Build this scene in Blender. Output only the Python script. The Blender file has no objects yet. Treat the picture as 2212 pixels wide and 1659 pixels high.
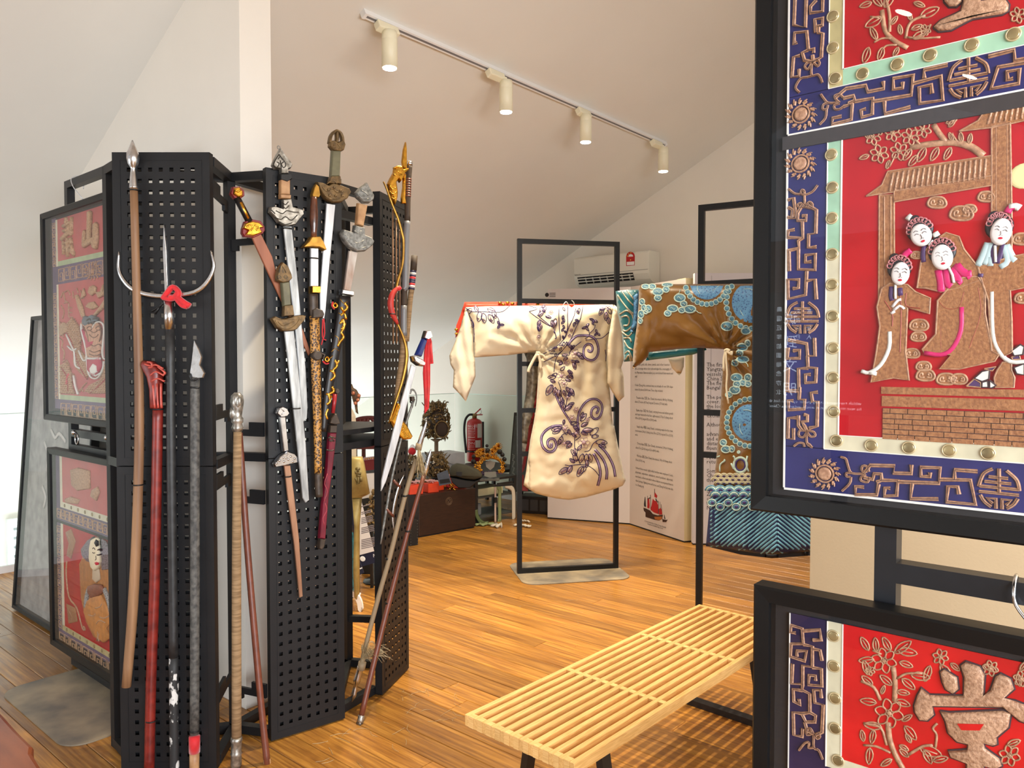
import bpy, bmesh, math, random
from mathutils import Vector, Matrix
from mathutils.geometry import tessellate_polygon

S = bpy.context.scene
COL = S.collection
random.seed(7)

# ------------------------------------------------------------------ camera
IW, IH, FPX, CAMZ = 2212.0, 1659.0, 1650.0, 1.52
YAW = math.radians(40.5)                      # heading measured from +x (along the ridge) towards +y
PITCH = math.radians(-1.72)
FWD0 = Vector((math.cos(YAW), math.sin(YAW), 0))
RIGHT = Vector((math.sin(YAW), -math.cos(YAW), 0))
FWD = FWD0 * math.cos(PITCH) + Vector((0, 0, 1)) * math.sin(PITCH)
UPV = RIGHT.cross(FWD)
EYE = Vector((0, 0, CAMZ))
cam_d = bpy.data.cameras.new('camera'); cam = bpy.data.objects.new('camera', cam_d); COL.objects.link(cam)
cam_d.sensor_fit = 'HORIZONTAL'; cam_d.sensor_width = 36.0; cam_d.lens = 36.0 * FPX / IW
cam_d.clip_start = 0.02; cam_d.clip_end = 100
cam.matrix_world = Matrix.Translation(EYE) @ Matrix((RIGHT, UPV, -FWD)).transposed().to_4x4()
S.camera = cam

# ------------------------------------------------------------------ light and exposure
wd = bpy.data.worlds.new('world'); S.world = wd; wd.use_nodes = True
bg = wd.node_tree.nodes['Background']; bg.inputs[0].default_value = (0.93, 0.97, 1.0, 1); bg.inputs[1].default_value = 0.8
S.view_settings.view_transform = 'Standard'; S.view_settings.look = 'None'
S.view_settings.exposure = 0.14; S.view_settings.gamma = 1.0; S.view_settings.use_curve_mapping = False

def area_light(name, loc, target, sx, sy, power, color):
    d = bpy.data.lights.new(name, 'AREA'); d.shape = 'RECTANGLE'; d.size = sx; d.size_y = sy
    d.energy = power; d.color = color
    o = bpy.data.objects.new(name, d); COL.objects.link(o); o.location = loc
    o.rotation_euler = (Vector(target) - Vector(loc)).to_track_quat('-Z', 'Y').to_euler()
    return o
# daylight from the windows behind the camera, from the stair void beyond the glass balustrade, and an added pale warm fill
area_light('daylight_window', (-1.0, -3.6, 1.9), (2.0, 3.0, 1.4), 3.2, 1.6, 420, (0.86, 0.93, 1.0))
area_light('daylight_void', (3.2, 7.2, -1.6), (3.2, 7.15, 2.0), 6.0, 1.1, 135, (0.90, 0.97, 1.0))
area_light('daylight_left', (-2.6, 3.4, 1.2), (0.6, 3.2, 1.5), 2.0, 1.4, 44, (0.88, 0.95, 1.0))

def spot_light(name, loc, power, color, deg, soft):
    d = bpy.data.lights.new(name, 'SPOT'); d.energy = power; d.color = color; d.spot_size = math.radians(deg); d.spot_blend = 1.0; d.shadow_soft_size = soft
    o = bpy.data.objects.new(name, d); COL.objects.link(o); o.location = loc; return o
# lamp by the ridge, above the picture: the pool of light on the boards and the striped shadow under the bench
spot_light('ridge_spotlight', (2.75, 2.30, 3.60), 430, (1.0, 0.84, 0.60), 84, 0.018)
area_light('ceiling_fill', (2.2, -1.0, 1.9), (3.2, 3.4, 2.7), 2.6, .6, 60, (1.0, 0.95, 0.88))  # added warm fill that lifts the ceiling slope; no real lamp here

# ------------------------------------------------------------------ pixel helpers (a point of the photograph set at its real place)
def ray(px, py):
    return FWD + RIGHT * ((px - IW / 2) / FPX) + UPV * ((IH / 2 - py) / FPX)
def hit(px, py, p0, n):
    d = ray(px, py)
    return EYE + d * ((Vector(p0) - EYE).dot(n) / d.dot(n))
def on_floor(px, py, z=0.0): return hit(px, py, (0, 0, z), Vector((0, 0, 1)))
def at_z(px, py, Z):
    d = ray(px, py); return EYE + d * (Z / d.dot(FWD0))
def camxz(X, Z, h=0.0): return FWD0 * Z + RIGHT * X + Vector((0, 0, h))

class PL:
    """upright (or leaning) plane of a real thing: origin, u to the viewer's right, v up, n towards the viewer"""
    def __init__(s, o, u, v=Vector((0, 0, 1))):
        s.o = Vector(o); s.u = Vector(u).normalized(); s.v = Vector(v).normalized()
        s.n = s.u.cross(s.v).normalized()
    def px(s, x, y, d=0.0): return hit(x, y, s.o + s.n * d, s.n)
    def uv(s, x, y, d=0.0):
        r = s.px(x, y, d) - s.o; return (r.dot(s.u), r.dot(s.v))
    def at(s, u, v, d=0.0): return s.o + s.u * u + s.v * v + s.n * d
def crop(x0, y0, k):
    return lambda pts: [(x0 + a / k, y0 + b / k) for a, b in pts]
def crop1(x0, y0, k):
    return lambda a, b: (x0 + a / k, y0 + b / k)

# ------------------------------------------------------------------ materials
MATS = {}
def mat(name, col, rough=0.5, metal=0.0, var=0.0, scale=20.0, bump=0.0, bscale=None, col2=None, stretch=None,
        sheen=0.0, emit=None, kind='noise', spec=0.5, coat=0.0, rnd=0.0, detail=4.0, ramp=(0.35, 0.65)):
    if name in MATS: return MATS[name]
    m = bpy.data.materials.new(name); m.use_nodes = True; MATS[name] = m
    nt = m.node_tree; N = nt.nodes; L = nt.links; b = N['Principled BSDF']
    b.inputs['Base Color'].default_value = (*col, 1); b.inputs['Roughness'].default_value = rough
    b.inputs['Metallic'].default_value = metal; b.inputs['Specular IOR Level'].default_value = spec
    b.inputs['Sheen Weight'].default_value = sheen; b.inputs['Coat Weight'].default_value = coat
    if emit:
        b.inputs['Emission Color'].default_value = (*emit[:3], 1); b.inputs['Emission Strength'].default_value = emit[3]
    if var or col2 or bump or rnd:
        tc = N.new('ShaderNodeTexCoord'); mp = N.new('ShaderNodeMapping'); L.new(tc.outputs['Object'], mp.inputs[0])
        if stretch: mp.inputs['Scale'].default_value = stretch
        if kind == 'noise':
            t = N.new('ShaderNodeTexNoise'); t.inputs['Detail'].default_value = detail
            t.inputs['Scale'].default_value = scale; out = t.outputs['Fac']
        elif kind == 'voronoi':
            t = N.new('ShaderNodeTexVoronoi'); t.inputs['Scale'].default_value = scale; out = t.outputs['Distance']
        else:
            t = N.new('ShaderNodeTexWave'); t.inputs['Scale'].default_value = scale
            t.inputs['Distortion'].default_value = 3.0; out = t.outputs['Fac']
        L.new(mp.outputs[0], t.inputs['Vector'])
        c2 = col2 if col2 else tuple(max(0, c * (1 - var)) for c in col)
        c1 = col if col2 else tuple(min(1, c * (1 + var)) for c in col)
        rp = N.new('ShaderNodeValToRGB'); rp.color_ramp.elements[0].position = ramp[0]; rp.color_ramp.elements[1].position = ramp[1]
        rp.color_ramp.elements[0].color = (*c2, 1); rp.color_ramp.elements[1].color = (*c1, 1)
        L.new(out, rp.inputs[0]); last = rp.outputs[0]
        if rnd:
            oi = N.new('ShaderNodeObjectInfo'); mr = N.new('ShaderNodeMapRange')
            mr.inputs[3].default_value = 1 - rnd; mr.inputs[4].default_value = 1 + rnd * 0.6
            hs = N.new('ShaderNodeHueSaturation'); L.new(oi.outputs['Random'], mr.inputs[0])
            L.new(mr.outputs[0], hs.inputs['Value']); L.new(last, hs.inputs['Color']); last = hs.outputs[0]
        L.new(last, b.inputs['Base Color'])
        if bump:
            bp = N.new('ShaderNodeBump'); bp.inputs['Strength'].default_value = bump; bp.inputs['Distance'].default_value = 0.004
            if bscale:
                t2 = N.new('ShaderNodeTexNoise'); t2.inputs['Scale'].default_value = bscale; L.new(mp.outputs[0], t2.inputs['Vector'])
                L.new(t2.outputs['Fac'], bp.inputs['Height'])
            else: L.new(out, bp.inputs['Height'])
            L.new(bp.outputs[0], b.inputs['Normal'])
    return m
def sr(r, g, b):       # sRGB 0-255 to linear
    f = lambda c: (c / 12.92 if c <= 0.04045 else ((c + 0.055) / 1.055) ** 2.4)
    return tuple(f(c / 255.0) for c in (r, g, b))
def glass_mat(name, tint=(1, 1, 1), ior=1.5, boost=1.0):
    if name in MATS: return MATS[name]
    m = bpy.data.materials.new(name); m.use_nodes = True; MATS[name] = m
    nt = m.node_tree; N = nt.nodes; L = nt.links; N.remove(N['Principled BSDF'])
    tr = N.new('ShaderNodeBsdfTransparent'); tr.inputs[0].default_value = (*tint, 1)
    gl = N.new('ShaderNodeBsdfGlossy'); gl.inputs['Roughness'].default_value = 0.0
    fr = N.new('ShaderNodeFresnel'); fr.inputs[0].default_value = ior
    mx = N.new('ShaderNodeMixShader'); mu = N.new('ShaderNodeMath'); mu.operation = 'MULTIPLY'; mu.inputs[1].default_value = boost
    mu.use_clamp = True
    ge = N.new('ShaderNodeNewGeometry'); inv = N.new('ShaderNodeMath'); inv.operation = 'SUBTRACT'; inv.inputs[0].default_value = 1.0
    m2 = N.new('ShaderNodeMath'); m2.operation = 'MULTIPLY'                       # only the outer face reflects; no false total reflection inside the thin pane
    L.new(ge.outputs['Backfacing'], inv.inputs[1]); L.new(fr.outputs[0], mu.inputs[0]); L.new(mu.outputs[0], m2.inputs[0]); L.new(inv.outputs[0], m2.inputs[1]); L.new(m2.outputs[0], mx.inputs[0])
    L.new(tr.outputs[0], mx.inputs[1]); L.new(gl.outputs[0], mx.inputs[2])
    L.new(mx.outputs[0], N['Material Output'].inputs[0])
    return m

M_BLACK = mat("black_steel", sr(24, 24, 26), 0.5, 0.0, var=0.12, scale=9, bump=0.05, bscale=160, spec=.35)
M_BLACKW = mat('worn_black_steel', sr(14, 14, 15), 0.45, 0.0, var=0.2, scale=30, bump=0.25, bscale=70, spec=.35)
M_FRAME = mat('satin_black_moulding', sr(13, 13, 14), 0.4, var=0.1, scale=15, spec=.3)
M_NAVYSTEEL = mat('dark_painted_rail', sr(20, 22, 27), 0.4, var=0.15, scale=20)
M_WALL = mat('white_wall_paint', sr(232, 226, 216), 0.85, var=0.012, scale=3, bump=0.04, bscale=220)
M_CEIL = mat('warm_white_ceiling', sr(228, 226, 220), 0.85, var=0.012, scale=2, bump=0.04, bscale=240)
M_TAN = mat('tan_wall_paint', sr(186, 162, 128), 0.8, var=0.02, scale=5, bump=0.12, bscale=120)
M_WHITE = mat('white_paint', sr(238, 238, 238), 0.5)
M_GLASS = glass_mat('picture_glass')
M_RAILGLASS = glass_mat('balustrade_glass', (0.955, 0.985, 0.972), 1.45, 0.7)
M_GLASSEDGE = mat('glass_edge', sr(215, 240, 232), 0.15)
M_STEEL = mat('polished_steel', sr(205, 205, 208), 0.22, 1.0, var=0.12, scale=40)
M_BRUSHED = mat('scratched_blade_steel', sr(206, 208, 212), 0.38, 0.55, var=0.16, scale=60, stretch=(1, 1, 0.12), bump=0.1)
M_PLATE = mat('stained_steel_plate', sr(168, 152, 126), 0.5, 0.15, col2=sr(112, 106, 98), scale=5, bump=0.1, detail=8)
M_GOLD = mat('gilt', sr(214, 160, 62), 0.25, 1.0, var=0.2, scale=60, bump=0.2)
M_BRASS = mat('brass', sr(176, 132, 60), 0.35, 0.85, var=0.2, scale=40, bump=0.1)
M_BRONZE = mat('aged_bronze', sr(122, 96, 60), 0.48, 0.45, col2=sr(84, 66, 42), scale=50, bump=0.35)

# ------------------------------------------------------------------ mesh builder
JIT = [0]
class MB:
    def __init__(s): s.v = []; s.f = []
    def add(s, vs, fs):
        k = len(s.v); s.v += [Vector(p) for p in vs]; s.f += [[i + k for i in q] for q in fs]; return s
    def boxa(s, p, u, v, w):      # oriented box: corner p and three edge vectors
        p, u, v, w = Vector(p), Vector(u), Vector(v), Vector(w)
        q = [p, p + u, p + u + v, p + v]; q += [a + w for a in q]
        return s.add(q, [(0, 3, 2, 1), (4, 5, 6, 7), (0, 1, 5, 4), (1, 2, 6, 5), (2, 3, 7, 6), (3, 0, 4, 7)])
    def box(s, x0, y0, z0, x1, y1, z1):
        return s.boxa((x0, y0, z0), (x1 - x0, 0, 0), (0, y1 - y0, 0), (0, 0, z1 - z0))
    def bar(s, a, b, w, h=None, up=Vector((0, 0, 1))):
        a, b = Vector(a), Vector(b); h = h or w; t = (b - a).normalized()
        if abs(t.dot(up)) > 0.98: up = Vector((FWD0.x, FWD0.y, 0))
        sd = t.cross(up).normalized(); uu = sd.cross(t).normalized()
        return s.boxa(a - sd * w / 2 - uu * h / 2, sd * w, uu * h, b - a)
    def sweep(s, pts, rx, ry=None, n=8, side=None, closed=False, cap=True, rot=0.0):
        pts = [Vector(p) for p in pts]; m = len(pts)
        if not isinstance(rx, (list, tuple)): rx = [rx] * m
        if ry is None: ry = rx
        if not isinstance(ry, (list, tuple)): ry = [ry] * m
        vs = []; prev = None
        for i, p in enumerate(pts):
            a = pts[i - 1] if i else (pts[-1] if closed else p); b = pts[i + 1] if i < m - 1 else (pts[0] if closed else p)
            t = (b - a)
            t = t.normalized() if t.length > 1e-9 else Vector((0, 0, 1))
            if side is not None:                      # side = normal of the plane the shape lies on
                nn = Vector(side); x = t.cross(nn)
                x = x.normalized() if x.length > 1e-6 else (prev or Vector((1, 0, 0))); y = nn
            else:
                ref = prev if prev is not None else (Vector((1, 0, 0)) if abs(t.x) < 0.8 else Vector((0, 1, 0)))
                x = ref - t * ref.dot(t)
                x = x.normalized() if x.length > 1e-6 else t.orthogonal().normalized(); y = t.cross(x)
            prev = x
            for k in range(n):
                an = 2 * math.pi * k / n + rot
                vs.append(p + x * (rx[i] * math.cos(an)) + y * (ry[i] * math.sin(an)))
        fs = []
        for i in range(m if closed else m - 1):
            j = (i + 1) % m
            for k in range(n):
                l = (k + 1) % n; fs.append((i * n + k, i * n + l, j * n + l, j * n + k))
        if cap and not closed:
            fs.append(tuple(range(n - 1, -1, -1))); fs.append(tuple(range((m - 1) * n, m * n)))
        return s.add(vs, fs)
    def lathe(s, a, b, prof, n=16):      # prof: (fraction along a-b, radius)
        a, b = Vector(a), Vector(b)
        return s.sweep([a + (b - a) * f for f, r in prof], [r for f, r in prof], n=n)
    def poly(s, pl, pts, d0, d1, puff=0.0, px=True):
        """outline on a plane, raised from d0 to d1; puff > 0 rounds the edge off over that width"""
        JIT[0] += 1; j_ = (JIT[0] % 13) * 3e-5; d0 += j_ * .5; d1 += j_          # no two overlapping patches share one plane
        P = [Vector((*pl.uv(x, y, d0), 0)) for x, y in pts] if px else [Vector((x, y, 0)) for x, y in pts]
        n = len(P)
        area = sum(P[i].x * P[(i + 1) % n].y - P[(i + 1) % n].x * P[i].y for i in range(n))
        if area < 0: P.reverse()
        rings = [(0.0, d0)]
        if puff:
            for k in range(1, 4):
                an = k / 3 * math.pi / 2; rings.append((puff * (1 - math.cos(an)), d0 + (d1 - d0) * math.sin(an)))
        else: rings.append((0.0, d1))
        vs = []; R = []
        for ins, d in rings:
            Q = []
            for i in range(n):
                a = (P[i] - P[i - 1]); b = (P[(i + 1) % n] - P[i])
                na = Vector((-a.y, a.x, 0)); nb = Vector((-b.y, b.x, 0))
                nn = (na.normalized() if na.length > 1e-9 else nb) + (nb.normalized() if nb.length > 1e-9 else na)
                nn = nn.normalized() if nn.length > 1e-9 else Vector((0, 0, 0))
                Q.append(P[i] + nn * ins)
            R.append(Q); vs += [pl.at(q.x, q.y, d) for q in Q]
        fs = []
        for r in range(len(rings) - 1):
            for i in range(n):
                j = (i + 1) % n; fs.append((r * n + i, r * n + j, (r + 1) * n + j, (r + 1) * n + i))
        top = (len(rings) - 1) * n
        for t in tessellate_polygon([P]): fs.append(tuple(top + q for q in t)); fs.append(tuple(reversed(t)))
        return s.add(vs, fs)
    def stroke(s, pl, pts, w, d0, d1, n=6, closed=False, sm=0, taper=False):
        """embroidered line: a low rounded cord on a plane along pixel points; w = half width in metres"""
        if sm: pts = smooth(pts, sm, closed)
        JIT[0] += 1; j_ = (JIT[0] % 13) * 3e-5; d0 += j_ * .5; d1 += j_
        P = [pl.px(x, y, d0) for x, y in pts]; m = len(P)
        ws = [w * (1 - 0.75 * i / (m - 1)) for i in range(m)] if taper else w
        return s.sweep(P, ws, (d1 - d0), n=n, side=pl.n, closed=closed)
    def disc(s, pl, x, y, r, d0, d1, n=16, ry=None, ang=0.0):
        u, v = pl.uv(x, y, d0); ry = ry or r; c, sn = math.cos(ang), math.sin(ang)
        pts = []
        for k in range(n):
            a, b = r * math.cos(2 * math.pi * k / n), ry * math.sin(2 * math.pi * k / n)
            pts.append((u + a * c - b * sn, v + a * sn + b * c))
        return s.poly(pl, pts, d0, d1, px=False, puff=min(r, ry) * 0.3)
    def ring(s, pl, x, y, r, w, d0, d1, n=20, ry=None, seg=6):
        u, v = pl.uv(x, y, d0); ry = ry or r
        P = [pl.at(u + r * math.cos(2 * math.pi * k / n), v + ry * math.sin(2 * math.pi * k / n), d0) for k in range(n)]
        return s.sweep(P, w, d1 - d0, n=seg, side=pl.n, closed=True)
    def ball(s, c, rx, ry=None, rz=None, n=12, m=8, ax=None):
        c = Vector(c); ry = ry or rx; rz = rz or rx
        X, Y, Z = ax if ax else (Vector((1, 0, 0)), Vector((0, 1, 0)), Vector((0, 0, 1)))
        vs = []; fs = []
        for j in range(m + 1):
            th = math.pi * j / m
            for k in range(n):
                ph = 2 * math.pi * k / n
                vs.append(c + X * (rx * math.sin(th) * math.cos(ph)) + Y * (ry * math.sin(th) * math.sin(ph)) + Z * (rz * math.cos(th)))
        for j in range(m):
            for k in range(n):
                l = (k + 1) % n; fs.append((j * n + k, (j + 1) * n + k, (j + 1) * n + l, j * n + l))
        return s.add(vs, fs)
    def build(s, name, m, parent=None, sm=False, loc=None, clean=True):
        me = bpy.data.meshes.new(name)
        o = bpy.data.objects.new(name, me); COL.objects.link(o)
        if parent is not None:
            root = parent
            while root.parent: root = root.parent
            org = root.location.copy(); o.parent = parent
        else:
            if loc is None and s.v:
                lo = Vector([min(v[i] for v in s.v) for i in range(3)]); hi = Vector([max(v[i] for v in s.v) for i in range(3)])
                loc = Vector(((lo.x + hi.x) / 2, (lo.y + hi.y) / 2, lo.z))
            org = Vector(loc); o.location = org
        me.from_pydata([v - org for v in s.v], [], s.f)
        bm = bmesh.new(); bm.from_mesh(me)
        if clean: bmesh.ops.remove_doubles(bm, verts=bm.verts, dist=1e-6)
        bmesh.ops.recalc_face_normals(bm, faces=bm.faces); bm.to_mesh(me); bm.free()
        if sm:
            for p in me.polygons: p.use_smooth = True
        me.materials.append(m)
        return o
def smooth(pts, k=4, closed=False):
    out = []; n = len(pts)
    P = [Vector((*p, 0)) if len(p) == 2 else Vector(p) for p in pts]
    for i in range(n if closed else n - 1):
        p0 = P[i - 1] if (i or closed) else P[0] * 2 - P[1]; p1 = P[i]; p2 = P[(i + 1) % n]
        p3 = P[(i + 2) % n] if (closed or i + 2 < n) else p2 * 2 - p1
        for j in range(k):
            t = j / k
            q = 0.5 * ((2 * p1) + (p2 - p0) * t + (2 * p0 - 5 * p1 + 4 * p2 - p3) * t * t + (3 * p1 - p0 - 3 * p2 + p3) * t ** 3)
            out.append(q)
    if not closed: out.append(P[-1])
    return [tuple(q)[:len(pts[0])] for q in out]
def bevel(o, w=0.003, seg=2):
    md = o.modifiers.new('bevel', 'BEVEL'); md.width = w; md.segments = seg; md.limit_method = 'ANGLE'; return o
def tag(o, label, cat, group=None):
    o['label'] = label; o['category'] = cat
    if group: o['group'] = group
    return o
def thing(name, label, cat, loc, group=None):
    o = bpy.data.objects.new(name, None); COL.objects.link(o); o.location = loc; o.empty_display_size = 0.05
    return tag(o, label, cat, group)
def struct(o): o['kind'] = 'structure'; return o
def plab(o, l): o['label'] = l; return o
def text_mb(txt, pl, u, v, size, d=0.0, align='LEFT', mirror=False, width=None, shear=0.0, squash=1.0, spacing=1.0, extr=0.0):
    """flat lettering on a plane"""
    c = bpy.data.curves.new('t', 'FONT'); c.body = txt; c.size = size; c.align_x = align; c.resolution_u = 1
    c.shear = shear; c.space_line = spacing
    o = bpy.data.objects.new('t', c); COL.objects.link(o)
    dg = bpy.context.evaluated_depsgraph_get(); me = bpy.data.meshes.new_from_object(o.evaluated_get(dg))
    mb = MB(); k = -1 if mirror else 1
    xs = [p.co.x for p in me.vertices]
    fac = squash
    if width and xs: fac = width / max(1e-6, max(xs) - min(min(xs), 0))
    vs = [pl.at(u + p.co.x * k * fac, v + p.co.y, d) for p in me.vertices]
    mb.add(vs, [tuple(p.vertices) for p in me.polygons])
    bpy.data.objects.remove(o); bpy.data.curves.remove(c); bpy.data.meshes.remove(me)
    return mb

# ================================================================== THE ROOM
GX, PX0, PX1 = 6.4, 1.75, 1.90            # gable wall, partition faces (x = along the ridge, y = down the roof slope)
RH = lambda y: 4.90 - 0.488 * y           # underside of the roof towards the eave
RY = 2.09; RZ = RH(RY)
# floor: dark base with boards laid on it along y
FL_Y1 = 6.42
fb = struct(MB().box(-4.0, -4.0, -0.16, GX, FL_Y1, -0.012).build('floor', mat('floor_underlay', sr(70, 40, 18), 0.7)))
def floor_mat():
    m = bpy.data.materials.new('varnished_floor_board'); m.use_nodes = True; nt = m.node_tree; N = nt.nodes; L = nt.links
    b = N['Principled BSDF']; b.inputs['Roughness'].default_value = 0.30; b.inputs['Specular IOR Level'].default_value = 0.5
    g = N.new('ShaderNodeNewGeometry'); oi = N.new('ShaderNodeObjectInfo')
    mp = N.new('ShaderNodeMapping'); mp.inputs['Scale'].default_value = (38, 1.6, 1); L.new(g.outputs['Position'], mp.inputs[0])
    ad = N.new('ShaderNodeVectorMath'); ad.operation = 'ADD'; cmb = N.new('ShaderNodeCombineXYZ')
    mu = N.new('ShaderNodeMath'); mu.operation = 'MULTIPLY'; mu.inputs[1].default_value = 60
    L.new(oi.outputs['Random'], mu.inputs[0]); L.new(mu.outputs[0], cmb.inputs[1]); L.new(mp.outputs[0], ad.inputs[0]); L.new(cmb.outputs[0], ad.inputs[1])
    n1 = N.new('ShaderNodeTexNoise'); n1.inputs['Scale'].default_value = 1.6; n1.inputs['Detail'].default_value = 6; n1.inputs['Roughness'].default_value = 0.62
    L.new(ad.outputs[0], n1.inputs['Vector'])
    rp = N.new('ShaderNodeValToRGB'); e = rp.color_ramp.elements
    e[0].position = 0.28; e[0].color = (*sr(120, 74, 32), 1); e[1].position = 0.70; e[1].color = (*sr(202, 146, 66), 1)
    x = e.new(0.48); x.color = (*sr(160, 108, 44), 1)
    L.new(n1.outputs['Fac'], rp.inputs[0])
    hs = N.new('ShaderNodeHueSaturation'); mr = N.new('ShaderNodeMapRange'); mr.inputs[3].default_value = 0.66; mr.inputs[4].default_value = 1.15
    L.new(oi.outputs['Random'], mr.inputs[0]); L.new(mr.outputs[0], hs.inputs['Value']); L.new(rp.outputs[0], hs.inputs['Color'])
    L.new(hs.outputs[0], b.inputs['Base Color'])
    n2 = N.new('ShaderNodeTexNoise'); n2.inputs['Scale'].default_value = 5; L.new(g.outputs['Position'], n2.inputs['Vector'])
    m2 = N.new('ShaderNodeMapRange'); m2.inputs[3].default_value = 0.22; m2.inputs[4].default_value = 0.42
    L.new(n2.outputs['Fac'], m2.inputs[0]); L.new(m2.outputs[0], b.inputs['Roughness'])
    bp = N.new('ShaderNodeBump'); bp.inputs['Strength'].default_value = 0.08; bp.inputs['Distance'].default_value = 0.002
    L.new(n1.outputs['Fac'], bp.inputs['Height']); L.new(bp.outputs[0], b.inputs['Normal'])
    return m
M_FLOOR = floor_mat()
def plank_mesh():
    mb = MB(); a = 0.006; w = 0.5; c = 0.02
    v = [(-w, 0, 0), (w, 0, 0), (w, 1, 0), (-w, 1, 0), (-w, 0, .8), (w, 0, .8), (w, 1, .8), (-w, 1, .8),
         (-w + c, 0.0006, 1), (w - c, 0.0006, 1), (w - c, 0.9994, 1), (-w + c, 0.9994, 1)]
    f = [(0, 3, 2, 1), (0, 1, 5, 4), (1, 2, 6, 5), (2, 3, 7, 6), (3, 0, 4, 7), (4, 5, 9, 8), (5, 6, 10, 9), (6, 7, 11, 10), (7, 4, 8, 11), (8, 9, 10, 11)]
    me = bpy.data.meshes.new('plank'); me.from_pydata(v, [], f); me.materials.append(M_FLOOR); return me
PLK = plank_mesh()
def seen(x, y, m=60):
    p = Vector((x, y, 0)) - EYE; z = p.dot(FWD)
    if z < 0.3: return False
    sx = IW / 2 + FPX * p.dot(RIGHT) / z; sy = IH / 2 - FPX * p.dot(UPV) / z
    return -m < sx < IW + m and sy < IH + 160
rf = random.Random(3); BW = 0.115; nrow = 0
x = -4.0 + BW / 2; npl = 0; rest = MB()
while x < GX:
    y = -4.0 - rf.random() * 2.0
    while y < FL_Y1:
        ln = rf.choice([1.8, 2.4, 2.4, 3.0, 3.6]); y0 = max(y, -4.0); y1 = min(y + ln, FL_Y1)
        if y1 - y0 > 0.02:
            vis = any(seen(x, y0 + (y1 - y0) * k / 8) for k in range(9))
            if vis and npl < 299:
                o = bpy.data.objects.new('plank', PLK); COL.objects.link(o); o.parent = fb
                o.location = Vector((x, y0 + 0.0008, -0.012)) - fb.location; o.scale = (BW - 0.0022, y1 - y0 - 0.0016, 0.012); npl += 1
            else: rest.box(x - BW / 2 + .001, y0 + .001, -0.012, x + BW / 2 - .001, y1 - .001, 0.0)
        y += ln
    x += BW
ro = rest.build('unseen_boards', M_FLOOR, fb); ro['kind'] = 'stuff'
# lower floor of the stair void, eave wall with louvred windows
struct(MB().box(-4, FL_Y1, -2.75, GX, 9.2, -2.6).build('floor_void', M_WHITE))
struct(MB().box(-4, FL_Y1 - 0.06, -0.9, GX, FL_Y1, -0.16).build('trim_1', M_WHITE))
struct(MB().box(-4, 8.9, -2.6, GX, 9.1, RH(8.9) + 0.3).build('wall_back', M_WALL))
def louvre_window(n, x0, x1, z0, z1):
    yy = 8.9
    w = struct(MB().box(x0, yy - 0.02, z0, x1, yy - 0.008, z1).build('window_%d' % n, mat('louvre_daylight', sr(240, 246, 248), 0.6, emit=(0.9, 0.97, 1.0, 1.15))))
    f = MB(); t = 0.05
    f.box(x0 - t, yy - 0.06, z0 - t, x0, yy, z1 + t).box(x1, yy - 0.06, z0 - t, x1 + t, yy, z1 + t)
    f.box(x0, yy - 0.06, z1, x1, yy, z1 + t).box(x0, yy - 0.06, z0 - t, x1, yy, z0); f.build('window_frame', M_WHITE, w)
    k = 4
    for i in range(k):
        zc = z0 + (i + 0.5) * (z1 - z0) / k
        MB().boxa((x0, yy - 0.075, zc - 0.016), (x1 - x0, 0, 0), (0, 0.03, 0.02), (0, 0.004, -0.006)).build('slat', mat('louvre_slat', sr(176, 184, 186), .6), w)
louvre_window(1, 2.57, 3.05, -0.50, -0.13)
louvre_window(2, 3.9, 4.7, -0.50, -0.13)
# gable wall on the right, partition wall, tan wall behind the banners
def prism_x(x0, x1, prof, name, m):
    n = len(prof); mb = MB()
    mb.add([(x0, y, z) for y, z in prof] + [(x1, y, z) for y, z in prof],
           [tuple(range(n)), tuple(range(2 * n - 1, n - 1, -1))] + [(i, (i + 1) % n, n + (i + 1) % n, n + i) for i in range(n)])
    return struct(mb.build(name, m))
prism_x(GX, GX + 0.15, [(-1.2, -2.75), (9.1, -2.75), (9.1, RH(9.1) + .1), (RY, RZ + .1), (-1.2, RZ + .1 - .488 * (RY + 1.2))], 'wall_right', M_WALL)
PY0, PY1 = 3.02, 5.25
prism_x(PX0, PX1, [(PY0, -0.16), (PY1, -0.16), (PY1, RH(PY1) + .05), (PY0, RH(PY0) + .05)], 'wall_left', M_WALL)
struct(MB().box(-4.15, -4.0, -.16, -4.0, 4.6, 2.6).build('wall_front', M_WALL))
# ceiling: the two slopes
def slab(y0, z0, y1, z1, name, t=0.12):
    mb = MB(); a = [(-4, y0, z0), (GX + .15, y0, z0), (GX + .15, y1, z1), (-4, y1, z1)]
    mb.add(a + [(p[0], p[1], p[2] + t) for p in a], [(0, 1, 2, 3), (7, 6, 5, 4), (0, 4, 5, 1), (1, 5, 6, 2), (2, 6, 7, 3), (3, 7, 4, 0)])
    return struct(mb.build(name, M_CEIL))
slab(RY, RZ, 9.2, RH(9.2), 'ceiling')
slab(RY, RZ, -1.2, RZ - 0.488 * (RY + 1.2), 'ceiling_near')
# tan wall seen below the right-hand banner
TW = at_z(1750, 1200, 2.55)
struct(MB().box(TW.x, -4.0, -0.012, TW.x + 0.15, TW.y, 2.2).build('wall_side', M_TAN))
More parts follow.
